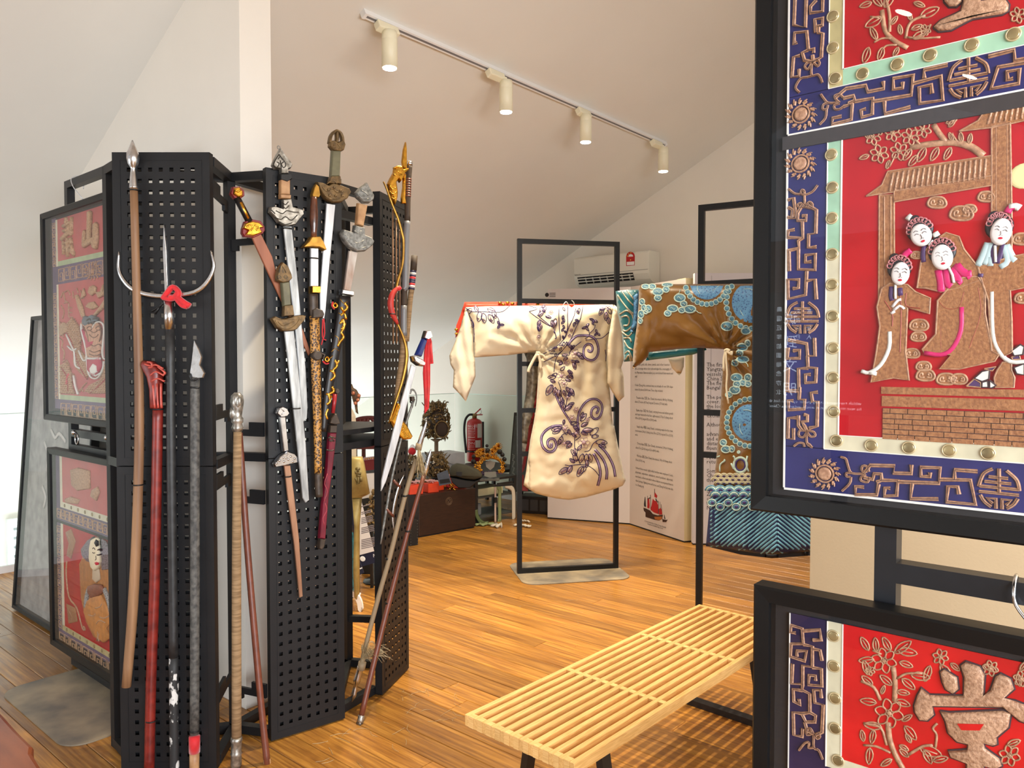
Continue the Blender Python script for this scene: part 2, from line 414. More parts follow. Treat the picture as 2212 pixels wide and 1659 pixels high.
# glass balustrade along the void and its return at the gable wall
def glass_panel(name, p0, p1, z0, z1, label):
    p0, p1 = Vector(p0), Vector(p1); r = thing(name, label, 'balustrade', ((p0.x + p1.x) / 2, (p0.y + p1.y) / 2, 0), None)
    e = (p1 - p0)
    nrm = Vector((-e.y, e.x, 0)).normalized() * 0.012
    MB().boxa(p0 + Vector((0, 0, z0)), e, Vector((0, 0, z1 - z0)), nrm).build('glass_pane', M_RAILGLASS, r)
    MB().boxa(p0 + Vector((0, 0, z1)), e, Vector((0, 0, .006)), nrm).build('polished_edge', M_GLASSEDGE, r)
    MB().boxa(p0 - nrm * .6, e, Vector((0, 0, .05)), nrm * 2.2).build('base_channel', M_WHITE, r)
BALY = 6.30
glass_panel('glass_balustrade', (-3.9, BALY, 0), (6.34, BALY, 0), 0.05, 1.14, 'clear glass balustrade along the far edge of the wooden floor')
glass_panel('glass_balustrade', (6.345, 4.6, 0), (6.345, 6.285, 0), 0.05, 1.14, 'clear glass panel beside the fire extinguisher, in front of the gable wall')

# ================================================================== TRACK LIGHTING
ROOFN = Vector((0, -0.488, -1)).normalized()       # out of the slope, into the room
TA = hit(778, 38, (0, 3.2, RH(3.2)), ROOFN); TB = hit(1442, 301, (0, 3.2, RH(3.2)), ROOFN)
ym = (TA.y + TB.y) / 2
TA = Vector((TA.x, ym, RH(ym))); TB = Vector((TB.x, ym, RH(ym)))
tr = thing('lighting_track', 'long white track for spotlights fixed to the sloping ceiling', 'lighting track', (TA + TB) / 2 + ROOFN * .035)
SLX = Vector((1, 0, 0)); SLY = ROOFN.cross(SLX)
MB().boxa(TA - SLY * .017, TB - TA, SLY * .034, ROOFN * .03).build('rail', M_WHITE, tr)
MB().boxa(TA - SLY * .006 + ROOFN * .0302, TB - TA, SLY * .012, ROOFN * .0015).build('conductor_slot', mat('grey_slot', sr(120, 118, 120), .6), tr)
for e in (TA, TB):
    s_ = 1 if e is TB else -1
    MB().boxa(e - SLY * .019 - SLX * (0 if s_ > 0 else .018), SLX * .018, SLY * .038, ROOFN * .034).build('end_cap', M_WHITE, tr)
M_CREAM = mat('cream_lamp_shell', sr(238, 232, 204), .4)
M_LAMP = mat('lamp_lens', (1, .97, .9), .4, emit=(1, .93, .80, 30))
LPX = [(822, 66, 0), (1062, 160, 1), (1258, 236, 0), (1427, 296, 1)]
SPOT_W = [150, 240, 260, 150]
LWORD = ['nearest the left end of the ceiling track', 'second from the left on the ceiling track', 'third from the left on the ceiling track', 'at the right end of the ceiling track']
for i, (px, py, k) in enumerate(LPX):
    c = hit(px, py, TA + ROOFN * .03, ROOFN); c = Vector((c.x, ym, RH(ym))) + ROOFN * .036
    hd = c + Vector((0.075 if k else 0.0, -0.03, -0.045))
    t = thing('track_spotlight', 'cream cylinder spotlight pointing straight down, ' + LWORD[i], 'spotlight', hd - Vector((0, 0, .19)), 'spotlights on the ceiling track')
    bevel(MB().boxa(c - SLX * .07 - SLY * .022, SLX * .14, SLY * .044, ROOFN * .05).build('adaptor', M_CREAM, t), .006)
    MB().bar(c + SLX * (.05 if k else 0) + ROOFN * .03, hd + Vector((0, 0, .01)), .022, .03).build('stem', M_CREAM, t)
    b = hd; r = .042
    MB().lathe(b + Vector((0, 0, .012)), b + Vector((0, 0, -.185)), [(0, .012), (.03, r * .94), (.25, r), (.26, r * .97), (.28, r), (1, r)], 24).build('housing', M_CREAM, t, True)
    MB().lathe(b + Vector((0, 0, -.184)), b + Vector((0, 0, -.189)), [(0, r * .9), (1, r * .86)], 24).build('lens', M_LAMP, t)
    d = bpy.data.lights.new('spotlight_beam', 'SPOT'); d.energy = SPOT_W[i]; d.color = (1, .85, .62); d.spot_size = math.radians(96); d.spot_blend = .9; d.shadow_soft_size = .03
    lo = bpy.data.objects.new('spotlight_beam', d); COL.objects.link(lo); lo.parent = t; lo.location = Vector((0, 0, .19 - .195)); 

# two recessed downlights in the near slope (seen as reflections in the banner glass)
NN = Vector((0, 0.488, -1)).normalized()
for k, (px, py) in enumerate(((1950, 16), (2094, 157))):
    p = hit(px, py, (1.388, 0, 0), Vector((1, 0, 0))); d = ray(px, py); d = Vector((-d.x, d.y, d.z)); q0 = Vector((0, RY, RZ))
    t_ = (q0 - p).dot(NN) / d.dot(NN); c = p + d * t_
    o = thing('recessed_downlight', 'round white downlight in the near ceiling slope, reflected in the upper right glass, %s one' % ('upper' if k == 0 else 'lower'), 'downlight', c, 'downlights in the near slope')
    MB().lathe(c + NN * .002, c + NN * .012, [(0, .058), (.6, .058), (1, .048)], 24).build('trim_ring', M_WHITE, o, True)
    MB().lathe(c + NN * .012, c + NN * .016, [(0, .045), (1, .043)], 24).build('lens', M_LAMP, o)
# backlit text panel opposite the banners
SX = -1.5; SCN = PL((SX, 0, 0), (0, 1, 0))
def refl(px, py):
    p = hit(px, py, (1.388, 0, 0), Vector((1, 0, 0))); d = ray(px, py); d = Vector((-d.x, d.y, d.z)); return p + d * ((SX - p.x) / d.x)
a, b = refl(1985, 905), refl(1640, 632)
y0, y1, z0, z1 = min(a.y, b.y), max(a.y, b.y), min(a.z, b.z), max(a.z, b.z)
scr = thing('text_panel', 'backlit panel of white Chinese and English text, seen mirrored in the upper right glass', 'display panel', (SX, (y0 + y1) / 2, 0))
MB().box(SX - .05, y0, z0, SX - .002, y1, z1).build('panel_face', mat('backlit_olive', sr(60, 58, 48), .5, emit=(.62, .60, .52, .75)), scr)
MB().box(SX - .09, (y0 + y1) / 2 - .04, 0, SX - .05, (y0 + y1) / 2 + .04, z1 - .05).build('post', M_BLACK, scr); MB().box(SX - .25, (y0 + y1) / 2 - .2, 0, SX + .1, (y0 + y1) / 2 + .2, .012).build('foot', M_BLACK, scr)
M_GLOW = mat('backlit_lettering', (.8, .9, 1), .5, emit=(.75, .88, 1, 9))
mb = MB()
def col(txt, px, py0, py1):
    p0, p1 = refl(px, py0), refl(px, py1); n = len(txt); st_ = (p0.z - p1.z) / n
    for i, c in enumerate(txt): q = text_mb(c, SCN, p0.y - st_ * .35, p0.z - st_ * (i + .85), st_ * .62, .001); mb.add(q.v, q.f)
col('美国近年前国地念亦北', 1677, 655, 855); col('文会小巴', 1718, 660, 735); col('意一批人', 1742, 660, 735); col('说到文明', 1700, 655, 860)
for py, t in ((876, 'which represents many public opinions but then in addition'), (888, 'he was worried that it would undermine China’s national pre-')):
    p0, p1 = refl(1856, py), refl(1600, py); q = text_mb(t, SCN, min(p0.y, p1.y), p0.z, .024, .001, width=abs(p1.y - p0.y)); mb.add(q.v, q.f)
mb.build('lettering', M_GLOW, scr, clean=False)['kind'] = 'stuff'

# ================================================================== PEGBOARD DISPLAY RACK
P1L, P1R = camxz(-1.4476, 2.787), camxz(-1.0945, 2.787)
P2L, P2R = camxz(-.960, 3.0), camxz(-.709, 3.195)
P3L, P3R = camxz(-.589, 3.42), camxz(-.510, 3.727)
V1 = Vector((1.613, 2.872, 0)); V2 = Vector((2.335, 3.07, 0)); V0 = Vector((1.25, 3.12, 0))
PEG1 = PL(P1L, P1R - P1L); PEG2 = PL(P2L, P2R - P2L); PEG3 = PL(P3L, P3R - P3L)
RTOP, RMID = 2.275, 1.135
rack = thing('display_rack', 'tall black zigzag display rack of perforated steel panels and square tubes hung with weapons', 'display rack', (1.7, 2.8, 0))
def pegboard(pl, w, z0, z1, cols, label=None):
    P = .0405; S_ = .0148; mu = (w - (cols - 1) * .0385) / 2
    us = [0]; hc = []
    for c in range(cols): hc.append(len(us)); us += [mu + c * .0385 - S_ / 2, mu + c * .0385 + S_ / 2]
    us.append(w); hc = [i for i in hc]
    rows = int((z1 - z0 - .11) / P) + 1; mv = ((z1 - z0) - (rows - 1) * P) / 2
    vs = [z0]; hr = []
    for r in range(rows): hr.append(len(vs)); vs += [z0 + mv + r * P - S_ / 2, z0 + mv + r * P + S_ / 2]
    vs.append(z1)
    V = [pl.at(u, v, 0) for v in vs for u in us]; n = len(us); F = []
    for j in range(len(vs) - 1):
        for i in range(n - 1):
            if i in hc and j in hr: continue
            F.append((j * n + i, j * n + i + 1, (j + 1) * n + i + 1, (j + 1) * n + i))
    mb = MB(); mb.add(V, F)
    o = mb.build('pegboard', M_BLACK, rack)
    md = o.modifiers.new('sheet', 'SOLIDIFY'); md.thickness = .0022; md.offset = 0
    e = MB()                                          # folded edges and the raised lip around the perforated field
    for u in (0.0, w - .004): e.boxa(pl.at(u, z0, -.032), pl.u * .004, pl.v * (z1 - z0), pl.n * .032)
    for z in (z0, z1 - .004): e.boxa(pl.at(0, z, -.032), pl.u * w, pl.v * .004, pl.n * .032)
    for u in (.028, w - .030): e.boxa(pl.at(u, z0 + .028, 0), pl.u * .002, pl.v * (z1 - z0 - .056), pl.n * .0024)
    for z in (z0 + .028, z1 - .030): e.boxa(pl.at(.028, z, 0), pl.u * (w - .056), pl.v * .002, pl.n * .0024)
    e.build('folded_edge', M_BLACK, o)
    rb = MB(); rb.add([p - pl.n * .034 + pl.u * (-.0145 if pl is PEG1 else .004) + pl.v * .002 for p in V], F); r_ = rb.build('rear_pegboard', M_BLACK, o)
    md = r_.modifiers.new('sheet', 'SOLIDIFY'); md.thickness = .002; md.offset = 0
    return o
for pl, w, c in ((PEG1, (P1R - P1L).length, 7), (PEG2, (P2R - P2L).length, 7), (PEG3, (P3R - P3L).length, 7)):
    pegboard(pl, w, 0.006, RMID - .002, c); pegboard(pl, w, RMID + .002, RTOP, c)
TB_ = .034
def rbar(a, b, z, w=TB_, h=None, name='rail'):
    MB().bar(Vector((a.x, a.y, z)), Vector((b.x, b.y, z)), w, h or w).build(name, M_BLACK, rack)
def rpost(p, z0=0.0, z1=RTOP - .004): MB().box(p.x - TB_ / 2, p.y - TB_ / 2, z0, p.x + TB_ / 2, p.y + TB_ / 2, z1).build('post', M_BLACK, rack)
for p in (V0, V1, V2): rpost(p)
back = lambda pl, p: p - pl.n * .05
for a, pa, b in ((P1R, PEG1, V1), (P2L, PEG2, V1), (P2R, PEG2, V2), (P3R, PEG3, V2), (P1L, PEG1, V0)):
    for z in (RTOP - .02, RMID + .0, .02): rbar(back(pa, a) + (pa.u * (.02 if a in (P1L, P2L, P3L) else -.02)), b, z)
q = back(PEG2, P2R) - PEG2.u * .03
for z in (RTOP - .02, RTOP - .13, .02): rbar(back(PEG3, P3L) + PEG3.u * .02, q, z)
rbar(V1, V2, .02); rbar(V1, V2, RTOP - .02); rbar(V2, P3R - PEG3.n * .06, .24, .03)
rbar(V1, V0, .02); rbar(V1, V0, RTOP - .02); rbar(V1, V0, RMID)
def bracket(a, b, z, s=1):
    d = (b - a); L_ = d.length; d.normalize(); mb = MB(); n = Vector((-d.y, d.x, 0)) * .012
    mb.boxa(a + Vector((0, 0, z)), d * L_, Vector((0, 0, .026)), n); mb.boxa(a + Vector((0, 0, z + .026)), d * (L_ * .42), Vector((0, 0, .03)), n)
    mb.boxa(b + Vector((0, 0, z - .02)), -d * (L_ * .3), Vector((0, 0, .02)), n); mb.build('bracket', M_BLACK, rack)
for z in (2.13, 1.30, 1.04, .24): bracket(P1R - PEG1.n * .035, V1, z)
for z in (1.98, 1.22, .95, .17): bracket(P2L - PEG2.n * .035, V1, z)
sh = MB(); qq = [P2R - PEG2.n * .06, P3L - PEG3.n * .05, P3R - PEG3.n * .06, V2]
for z0, z1 in ((1.135, 1.165), (1.20, 1.222)):
    sh.add([Vector((p.x, p.y, z0)) for p in qq] + [Vector((p.x, p.y, z1)) for p in qq], [(0, 1, 2, 3), (7, 6, 5, 4), (0, 4, 5, 1), (1, 5, 6, 2), (2, 6, 7, 3), (3, 7, 4, 0)])
sh.build('shelf', M_BLACK, rack)

# ================================================================== BANNER STANDS AND FRAMED BANNERS
def rounded_plate(c, u, hu, hn, r, z, name, parent, m=None):
    u = Vector(u).normalized(); n = Vector((-u.y, u.x, 0)); pts = []
    for sx, sy, a0 in ((1, 1, 0), (-1, 1, 90), (-1, -1, 180), (1, -1, 270)):
        for k in range(7):
            a = math.radians(a0 + 15 * k); pts.append(c + u * (sx * (hu - r) + r * math.cos(a)) + n * (sy * (hn - r) + r * math.sin(a)))
    k = len(pts); mb = MB()
    mb.add([Vector((p.x, p.y, .0005)) for p in pts] + [Vector((p.x, p.y, z)) for p in pts],
           [tuple(range(k - 1, -1, -1)), tuple(range(k, 2 * k))] + [(i, (i + 1) % k, k + (i + 1) % k, k + i) for i in range(k)])
    return mb.build(name, m or M_PLATE, parent)
def stand(name, a, b, zs, top, label, tube=.032, plate=True, m=None, xtra=(), half=.38):
    """welded tube stand: two uprights from a to b, cross rails at the heights zs, steel base plate"""
    a, b = Vector(a), Vector(b); c = (a + b) / 2; m = m or M_BLACKW
    t = thing(name, label, 'display stand', (c.x, c.y, 0)); u = (b - a).normalized()
    for p in (a, b): MB().bar(p + Vector((0, 0, .006)), p + Vector((0, 0, top)), tube, tube, up=u).build('upright', m, t)
    for z in zs: MB().bar(a + u * tube / 2 + Vector((0, 0, z)), b - u * tube / 2 + Vector((0, 0, z)), tube, tube).build('cross_rail', m, t)
    if plate: rounded_plate(c, u, (b - a).length / 2 + .03 if half is None else half, .29, .10, .006, 'base_plate', t)
    return t
BLX = 1.40
def framed_banner(x, yL, yR, z0, z1, label, mold=.030, tilt=None, backcol=None):
    """glazed box frame lying in the plane x = const, seen from -x; returns thing and the plane of the textile"""
    t = thing('framed_banner', label, 'framed textile', (x, (yL + yR) / 2, z0)); d = .045
    u = Vector((0, -1, 0)); W_ = yL - yR; H_ = z1 - z0
    v = Vector((0, 0, 1)) if tilt is None else Vector((tilt, 0, 1)).normalized()
    F = PL(Vector((x, yL, z0)), u, v); mb = MB()
    for (a, b, c, e) in (((0, 0), (W_, 0), (W_ - mold, mold), (mold, mold)), ((W_, 0), (W_, H_), (W_ - mold, H_ - mold), (W_ - mold, mold)),
                         ((W_, H_), (0, H_), (mold, H_ - mold), (W_ - mold, H_ - mold)), ((0, H_), (0, 0), (mold, mold), (mold, H_ - mold))):
        m1 = MB(); q = [a, b, c, e]; ins = lambda p: (p[0] + (.004 if p[0] < W_ / 2 else -.004), p[1] + (.004 if p[1] < H_ / 2 else -.004))
        vs = [F.at(*p, -d) for p in q] + [F.at(*p, -.004) for p in q] + [F.at(*(ins(p) if k < 2 else p), (0 if k < 2 else -.003)) for k, p in enumerate(q)]
        m1.add(vs, [(3, 2, 1, 0), (0, 1, 5, 4), (1, 2, 6, 5), (2, 3, 7, 6), (3, 0, 4, 7), (4, 5, 9, 8), (5, 6, 10, 9), (6, 7, 11, 10), (7, 4, 8, 11), (8, 9, 10, 11)])
        m1.build('moulding', M_FRAME, t)
    MB().boxa(F.at(mold * .7, mold * .7, -d + .002), F.u * (W_ - mold * 1.4), F.v * (H_ - mold * 1.4), F.n * .006).build('backing_board', backcol or mat('dark_backing_cloth', sr(40, 37, 38), .9, var=.1, scale=200), t)
    MB().boxa(F.at(mold * .6, mold * .6, -.012), F.u * (W_ - mold * 1.2), F.v * (H_ - mold * 1.2), F.n * .003).build('glass_pane', M_GLASS, t)
    return t, PL(F.at(0, 0, -.034), u, v)
bnr_UL, T_UL = framed_banner(BLX, 4.33, 3.28, 1.222, 2.262, 'glazed black frame with red dragon banner, upper one at the left behind the weapon rack')
bnr_LL, T_LL = framed_banner(BLX, 4.295, 3.28, .075, 1.083, 'glazed black frame with red banner of ivory-faced figure in ochre, lower left')
bnr_UR, T_UR = framed_banner(BLX, .598, -.45, 1.235, 2.295, 'large glazed black frame with red banner of robed ladies in a pavilion, at upper right')
bnr_LR, T_LR = framed_banner(BLX, .590, -.45, .06, 1.093, 'glazed black frame with red banner bearing one padded character, at lower right')
T0 = PL((1.72, 5.36, 0), (0, -1, 0))
bnr_BL, T_BL = framed_banner(1.53, 5.33, 4.30, .012, 1.80, 'tall narrow-framed glazed banner leaning behind the two left-hand frames', mold=.022, tilt=.075,
                             backcol=mat('grey_lined_cloth', sr(150, 148, 146), .9, var=.2, scale=14))
def banner_stand(y0, y1, label, plate_c, zr):
    x = 1.47; t = thing('banner_stand', label, 'display stand', (x, (y0 + y1) / 2, 0)); w = .036
    for y in (y0, y1): MB().box(x - w / 2, y - w / 2, .006, x + w / 2, y + w / 2, 2.405).build('upright', M_NAVYSTEEL, t)
    for z in zr: MB().box(x - w / 2, y0 + w / 2, z - w / 2, x + w / 2, y1 - w / 2, z + w / 2).build('cross_rail', M_NAVYSTEEL, t)
    MB().box(x - .03, y0, .006, x + .03, y1, .036).build('floor_bar', M_NAVYSTEEL, t)
    rounded_plate(Vector((x - .04, plate_c, 0)), (0, 1, 0), .41, .33, .10, .006, 'base_plate', t)
    return t
stL = banner_stand(3.38, 4.13, 'dark steel stand on grey plate carrying the two left-hand framed banners', 3.63, (2.387, 1.165, 1.09))
stR = banner_stand(-.32, .37, 'dark steel stand carrying the two right-hand framed banners in front of tan wall', .02, (2.387, 1.147))
M_WIRE = mat('white_wire', sr(225, 225, 228), .3, .6)
def hanger(pts3, name, label, grp):
    o = MB().sweep(smooth([tuple(p) for p in pts3], 4), .0022, n=6).build(name, M_WIRE, None, True); tag(o, label, 'hook', grp); return o
for y, w in ((4.03, 'left of the two'), (3.62, 'right of the two')):
    hanger([Vector((1.475, y - .05, 2.30)), Vector((1.448, y - .01, 2.36)), Vector((1.443, y, 2.40)), Vector((1.47, y, 2.418)), Vector((1.498, y, 2.40)), Vector((1.497, y, 2.36))], 'wire_hook',
           'white wire hook over the left stand top rail, ' + w, 'wire hooks on the left stand')
hk = [at_z(2212, 1375, 0)] if False else None
y_ = T_LR.uv(2200, 1330)
o = MB().sweep(smooth([(1.43, .598 - y_[0] - .03, 1.10), (1.44, .598 - y_[0] - .004, 1.13), (1.443, .598 - y_[0], 1.155), (1.47, .598 - y_[0], 1.172), (1.497, .598 - y_[0], 1.14)], 4), .003, n=8).build('wire_hook', M_STEEL, None, True)
tag(o, 'steel hook over the right stand rail above the lower right frame', 'hook')
# snap clips hung between the two left frames
for k, y in enumerate((3.98, 3.60)):
    c = Vector((1.43, y, 1.165)); mb = MB(); mb.sweep([c + Vector((0, .02 * math.cos(a), .026 * math.sin(a) - .02)) for a in [k2 * math.pi / 6 for k2 in range(12)]], .004, n=6, closed=True)
    mb.ball(c + Vector((-.012, 0, .012)), .012)
    tag(mb.build('snap_clip', M_STEEL, None, True), 'steel snap clip on the left stand rail, %s one' % ('left' if k == 0 else 'right'), 'clip', 'snap clips between the left frames')
# centre stand and right stand
stC = stand('robe_stand', (4.149, 3.474, 0), (4.719, 3.031, 0), (.022, .86, 1.17, 1.50, 1.945, 2.365), 2.381, 'worn black tube stand on grey steel plate holding the cream robe', half=.39)
stB = stand('robe_stand', (3.914, 1.962, 0), (4.058, 1.215, 0), (.022, 1.0, 1.235, 1.945, 2.365), 2.381, 'black tube stand behind the bench holding the brown robe', plate=False)

# ================================================================== SLATTED BENCH
BA = math.radians(-2.2); bu = Vector((math.cos(BA), math.sin(BA), 0)); bn = Vector((math.sin(BA), -math.cos(BA), 0))   # bu along the bench, bn to its near side
B0 = Vector((1.752, 1.697, 0)); BLN, BWD, BH = 1.52, .448, .38
bench = thing('slatted_bench', 'low blond wood slatted bench on black legs, near the right-hand frames', 'bench', B0 + bu * .76 + bn * .22)
def wood_mat(name, c1, c2, ax):
    m = bpy.data.materials.new(name); m.use_nodes = True; nt = m.node_tree; N = nt.nodes; L = nt.links; b = N['Principled BSDF']
    b.inputs['Roughness'].default_value = .4
    g = N.new('ShaderNodeTexCoord'); mp = N.new('ShaderNodeMapping'); mp.inputs['Scale'].default_value = ax; L.new(g.outputs['Object'], mp.inputs[0])
    oi = N.new('ShaderNodeObjectInfo'); cm = N.new('ShaderNodeCombineXYZ'); mu = N.new('ShaderNodeMath'); mu.operation = 'MULTIPLY'; mu.inputs[1].default_value = 40
    L.new(oi.outputs['Random'], mu.inputs[0]); L.new(mu.outputs[0], cm.inputs[2]); ad = N.new('ShaderNodeVectorMath'); L.new(mp.outputs[0], ad.inputs[0]); L.new(cm.outputs[0], ad.inputs[1])
    t = N.new('ShaderNodeTexNoise'); t.inputs['Scale'].default_value = 3; t.inputs['Detail'].default_value = 5; t.inputs['Distortion'].default_value = 1.2; L.new(ad.outputs[0], t.inputs['Vector'])
    rp = N.new('ShaderNodeValToRGB'); rp.color_ramp.elements[0].position = .35; rp.color_ramp.elements[1].position = .62
    rp.color_ramp.elements[0].color = (*c2, 1); rp.color_ramp.elements[1].color = (*c1, 1); L.new(t.outputs['Fac'], rp.inputs[0])
    hs = N.new('ShaderNodeHueSaturation'); mr = N.new('ShaderNodeMapRange'); mr.inputs[3].default_value = .9; mr.inputs[4].default_value = 1.08
    L.new(oi.outputs['Random'], mr.inputs[0]); L.new(mr.outputs[0], hs.inputs['Value']); L.new(rp.outputs[0], hs.inputs['Color']); L.new(hs.outputs[0], b.inputs['Base Color'])
    return m
M_ASH = wood_mat('blond_ash', sr(238, 194, 126), sr(216, 166, 98), (3.0, 60, 60))
M_EBON = mat('ebonised_wood', sr(28, 26, 26), .4)
NS = 12; sw = .0178; gap = (BWD - NS * sw) / (NS - 1); sh_ = .037
zt = BH
for i in range(NS):
    o = B0 + bn * (i * (sw + gap))
    bevel(MB().boxa(o + Vector((0, 0, zt - sh_)), bu * BLN, bn * sw, Vector((0, 0, sh_))).build('slat', M_ASH, bench), .0015, 1)
M_ASH2 = wood_mat('blond_ash_cross', sr(240, 198, 132), sr(220, 172, 104), (60, 3, 60))
for k, (f, wd_) in enumerate(((.0, .022), (.335, .021), (.665, .021), (1.0, .022))):
    for i in range(NS - 1):       # finger-jointed blocks between the slats
        o = B0 + bn * (i * (sw + gap) + sw) + bu * ((BLN - wd_) * f)
        w_ = wd_ if 0 < f < 1 else wd_
        MB().boxa(o + Vector((0, 0, zt - sh_)), bu * w_, bn * gap, Vector((0, 0, sh_ - (.0005 if 0 < f < 1 else 0.0)))).build('spacer_block', M_ASH2, bench)
for s_ in (.245, 1.315):
    mb = MB(); c0 = B0 + bu * s_ + bn * .035; c1 = B0 + bu * s_ + bn * (BWD - .035)
    i0 = B0 + bu * s_ + bn * .085; i1 = B0 + bu * s_ + bn * (BWD - .085)
    for p, q2 in ((c0, i0), (c1, i1)):
        MB().bar(q2 + Vector((0, 0, zt - sh_ - .02)), p + Vector((0, 0, .022)), .026, .044, up=bu).build('leg', M_EBON, bench)
    MB().bar(c0 - bn * .022 + Vector((0, 0, .0135)), c1 + bn * .022 + Vector((0, 0, .0135)), .044, .026).build('floor_rail', M_EBON, bench)
    MB().bar(i0 - bn * .03 + Vector((0, 0, zt - sh_ - .0125)), i1 + bn * .03 + Vector((0, 0, zt - sh_ - .0125)), .044, .024).build('top_rail', M_EBON, bench)

# ================================================================== WEAPONS ON THE RACK
C3 = crop(450, 270, 3.13); C4 = crop(450, 780, 3.13); C1 = crop(0, 280, 2.371); C5 = crop(420, 1200, 3.615)
C7 = crop(800, 290, 5.025); C8 = crop(800, 600, 4.366); C9 = crop(560, 280, 5.925)
PM = 2.8 / FPX
M_OAK = mat('old_ash_pole', sr(150, 112, 78), .55, col2=sr(104, 72, 50), scale=30, stretch=(1, 1, .06), bump=.12)
M_REDLAC = mat('red_lacquer', sr(128, 38, 30), .38, col2=sr(92, 22, 18), scale=25, bump=.05)
M_BLKPOLE = mat('black_painted_pole', sr(42, 42, 43), .5, col2=sr(26, 26, 27), scale=40, bump=.15)
M_FLAKE = mat('flaking_black_paint', sr(206, 204, 200), .6, col2=sr(34, 34, 35), scale=34, stretch=(1, 1, .55), ramp=(.56, .60))
M_GREYPOLE = mat('mottled_grey_pole', sr(92, 90, 86), .6, col2=sr(52, 51, 50), scale=60, bump=.2)
M_REDCLOTH = mat('red_cloth', sr(196, 18, 28), .7, var=.15, scale=30, sheen=.3)
M_WRAP = mat('tan_cloth_wrapping', sr(150, 122, 88), .8, col2=sr(118, 92, 62), scale=14, stretch=(1, 1, 9), bump=.3)
M_BRSTICK = mat('brown_stick', sr(106, 56, 40), .4, var=.15, scale=30)
M_SILVERW = mat('old_silver', sr(184, 180, 172), .36, .8, col2=sr(120, 116, 108), scale=50, bump=.3)
M_SILVERE = mat('chased_silver', sr(196, 190, 176), .34, .75, col2=sr(70, 64, 54), kind='voronoi', scale=60, bump=.4, ramp=(.05, .3))
M_PEWTER = mat('dull_pewter', sr(150, 150, 146), .5, .55, col2=sr(104, 104, 100), scale=70, bump=.4)
M_BLADE = M_BRUSHED
M_BLADEG = mat('grey_worn_blade', sr(192, 194, 194), .42, .35, col2=sr(140, 142, 142), scale=45, stretch=(1, 1, .2), bump=.1)
M_COPPER = mat('coppery_blade', sr(190, 150, 122), .35, .5, col2=sr(150, 108, 84), scale=20, stretch=(1, 1, .15))
M_RUSTB = mat('rust_streaked_blade', sr(188, 182, 176), .4, .4, col2=sr(138, 108, 90), scale=18, stretch=(1, 1, .3))
M_WOODBL = mat('reddish_wooden_blade', sr(172, 106, 74), .5, col2=sr(132, 74, 50), scale=14, stretch=(1, 1, .1), bump=.08)
M_DKBROWN = mat('dark_brown_fitting', sr(64, 52, 42), .5, .2, var=.25, scale=40, bump=.3)
M_HANDLE = mat('polished_brown_grip', sr(104, 58, 36), .28, col2=sr(66, 34, 22), scale=30, coat=.4)
M_BAMB = mat('bare_bamboo', sr(186, 146, 104), .5, col2=sr(150, 108, 72), scale=20, bump=.1)
M_GREENG = mat('olive_grip', sr(98, 94, 70), .5, var=.15, scale=30, bump=.1)
M_SNAKE = mat('snakeskin', sr(176, 126, 58), .45, col2=sr(62, 40, 24), kind='voronoi', scale=120, bump=.4, ramp=(.38, .6))
M_BLKLAC = mat('black_lacquer', sr(24, 20, 20), .42)
M_MAROON = mat('maroon_leather', sr(122, 20, 44), .42, col2=sr(92, 12, 32), scale=20, bump=.15)
M_TIE = mat('black_cable_tie', sr(14, 14, 15), .5)
M_BLUE = mat('blue_lacquer_grip', sr(24, 44, 112), .2, coat=.5)
M_BRWRAP = mat('brown_string_binding', sr(92, 72, 54), .7, col2=sr(60, 46, 34), kind='wave', scale=28, stretch=(0, 0, 1), bump=.4)
M_GREYW = mat('grey_plastic_wrapping', sr(150, 150, 152), .35, col2=sr(112, 112, 114), kind='wave', scale=12, stretch=(0, 0, 1), bump=.3)
M_HAIR = mat('horsehair', sr(196, 178, 140), .7, col2=sr(140, 118, 84), scale=60)
M_CANE = mat('pale_bound_pole', sr(170, 152, 126), .6, col2=sr(146, 126, 98), kind='wave', scale=20, stretch=(0, 0, 1), bump=.2)

def pipe(name, m, parent, pl, pts, r, d=.03, sm=4, n=10, floor=False):
    q = smooth(pts, sm) if sm and len(pts) > 2 else pts
    P = [pl.px(x, y, d) for x, y in q]
    if floor: P = [Vector((p.x, p.y, max(p.z, .002))) for p in P]
    if isinstance(r, (list, tuple)):
        k = len(P) - 1; rr = []
        for i in range(len(P)):
            f = i / k * (len(r) - 1); j = min(int(f), len(r) - 2); rr.append(r[j] + (r[j + 1] - r[j]) * (f - j))
    else: rr = r
    return MB().sweep(P, rr, n=n).build(name, m, parent, True)
def plate(name, m, parent, pl, pts, d0, d1, puff=.004): return MB().poly(pl, pts, d0, d1, puff).build(name, m, parent)
def blade(name, m, parent, pl, pts, d, t=.004):
    """flat blade with a raised middle: outline bevelled towards its own centre line"""
    return MB().poly(pl, pts, d - t / 2, d + t / 2, .0035).build(name, m, parent)
def relief(parent, pl, strokes, m, w, d0, d1, name='relief', sm=3):
    mb = MB()
    for s_ in strokes: mb.stroke(pl, s_, w, d0, d1, n=5, sm=sm if len(s_) > 2 else 0)
    o = mb.build(name, m, parent, True)
    if len(strokes) > 1: o['kind'] = 'stuff'
    return o
def tie(parent, pl, x, y, r, d, tilt=0):
    mb = MB(); c = pl.px(x, y, d); mb.sweep([c + pl.u * (r * math.cos(a)) + pl.n * (r * math.sin(a)) + pl.v * (tilt * math.cos(a)) for a in [k * math.pi / 8 for k in range(16)]], .0018, .0026, n=5, closed=True)
    return mb.build('cable_tie', M_TIE, parent, True)
def wthing(name, label, cat, pl, x, y, d=.03): return thing(name, label, cat, pl.px(x, y, d))

A_ = PEG1
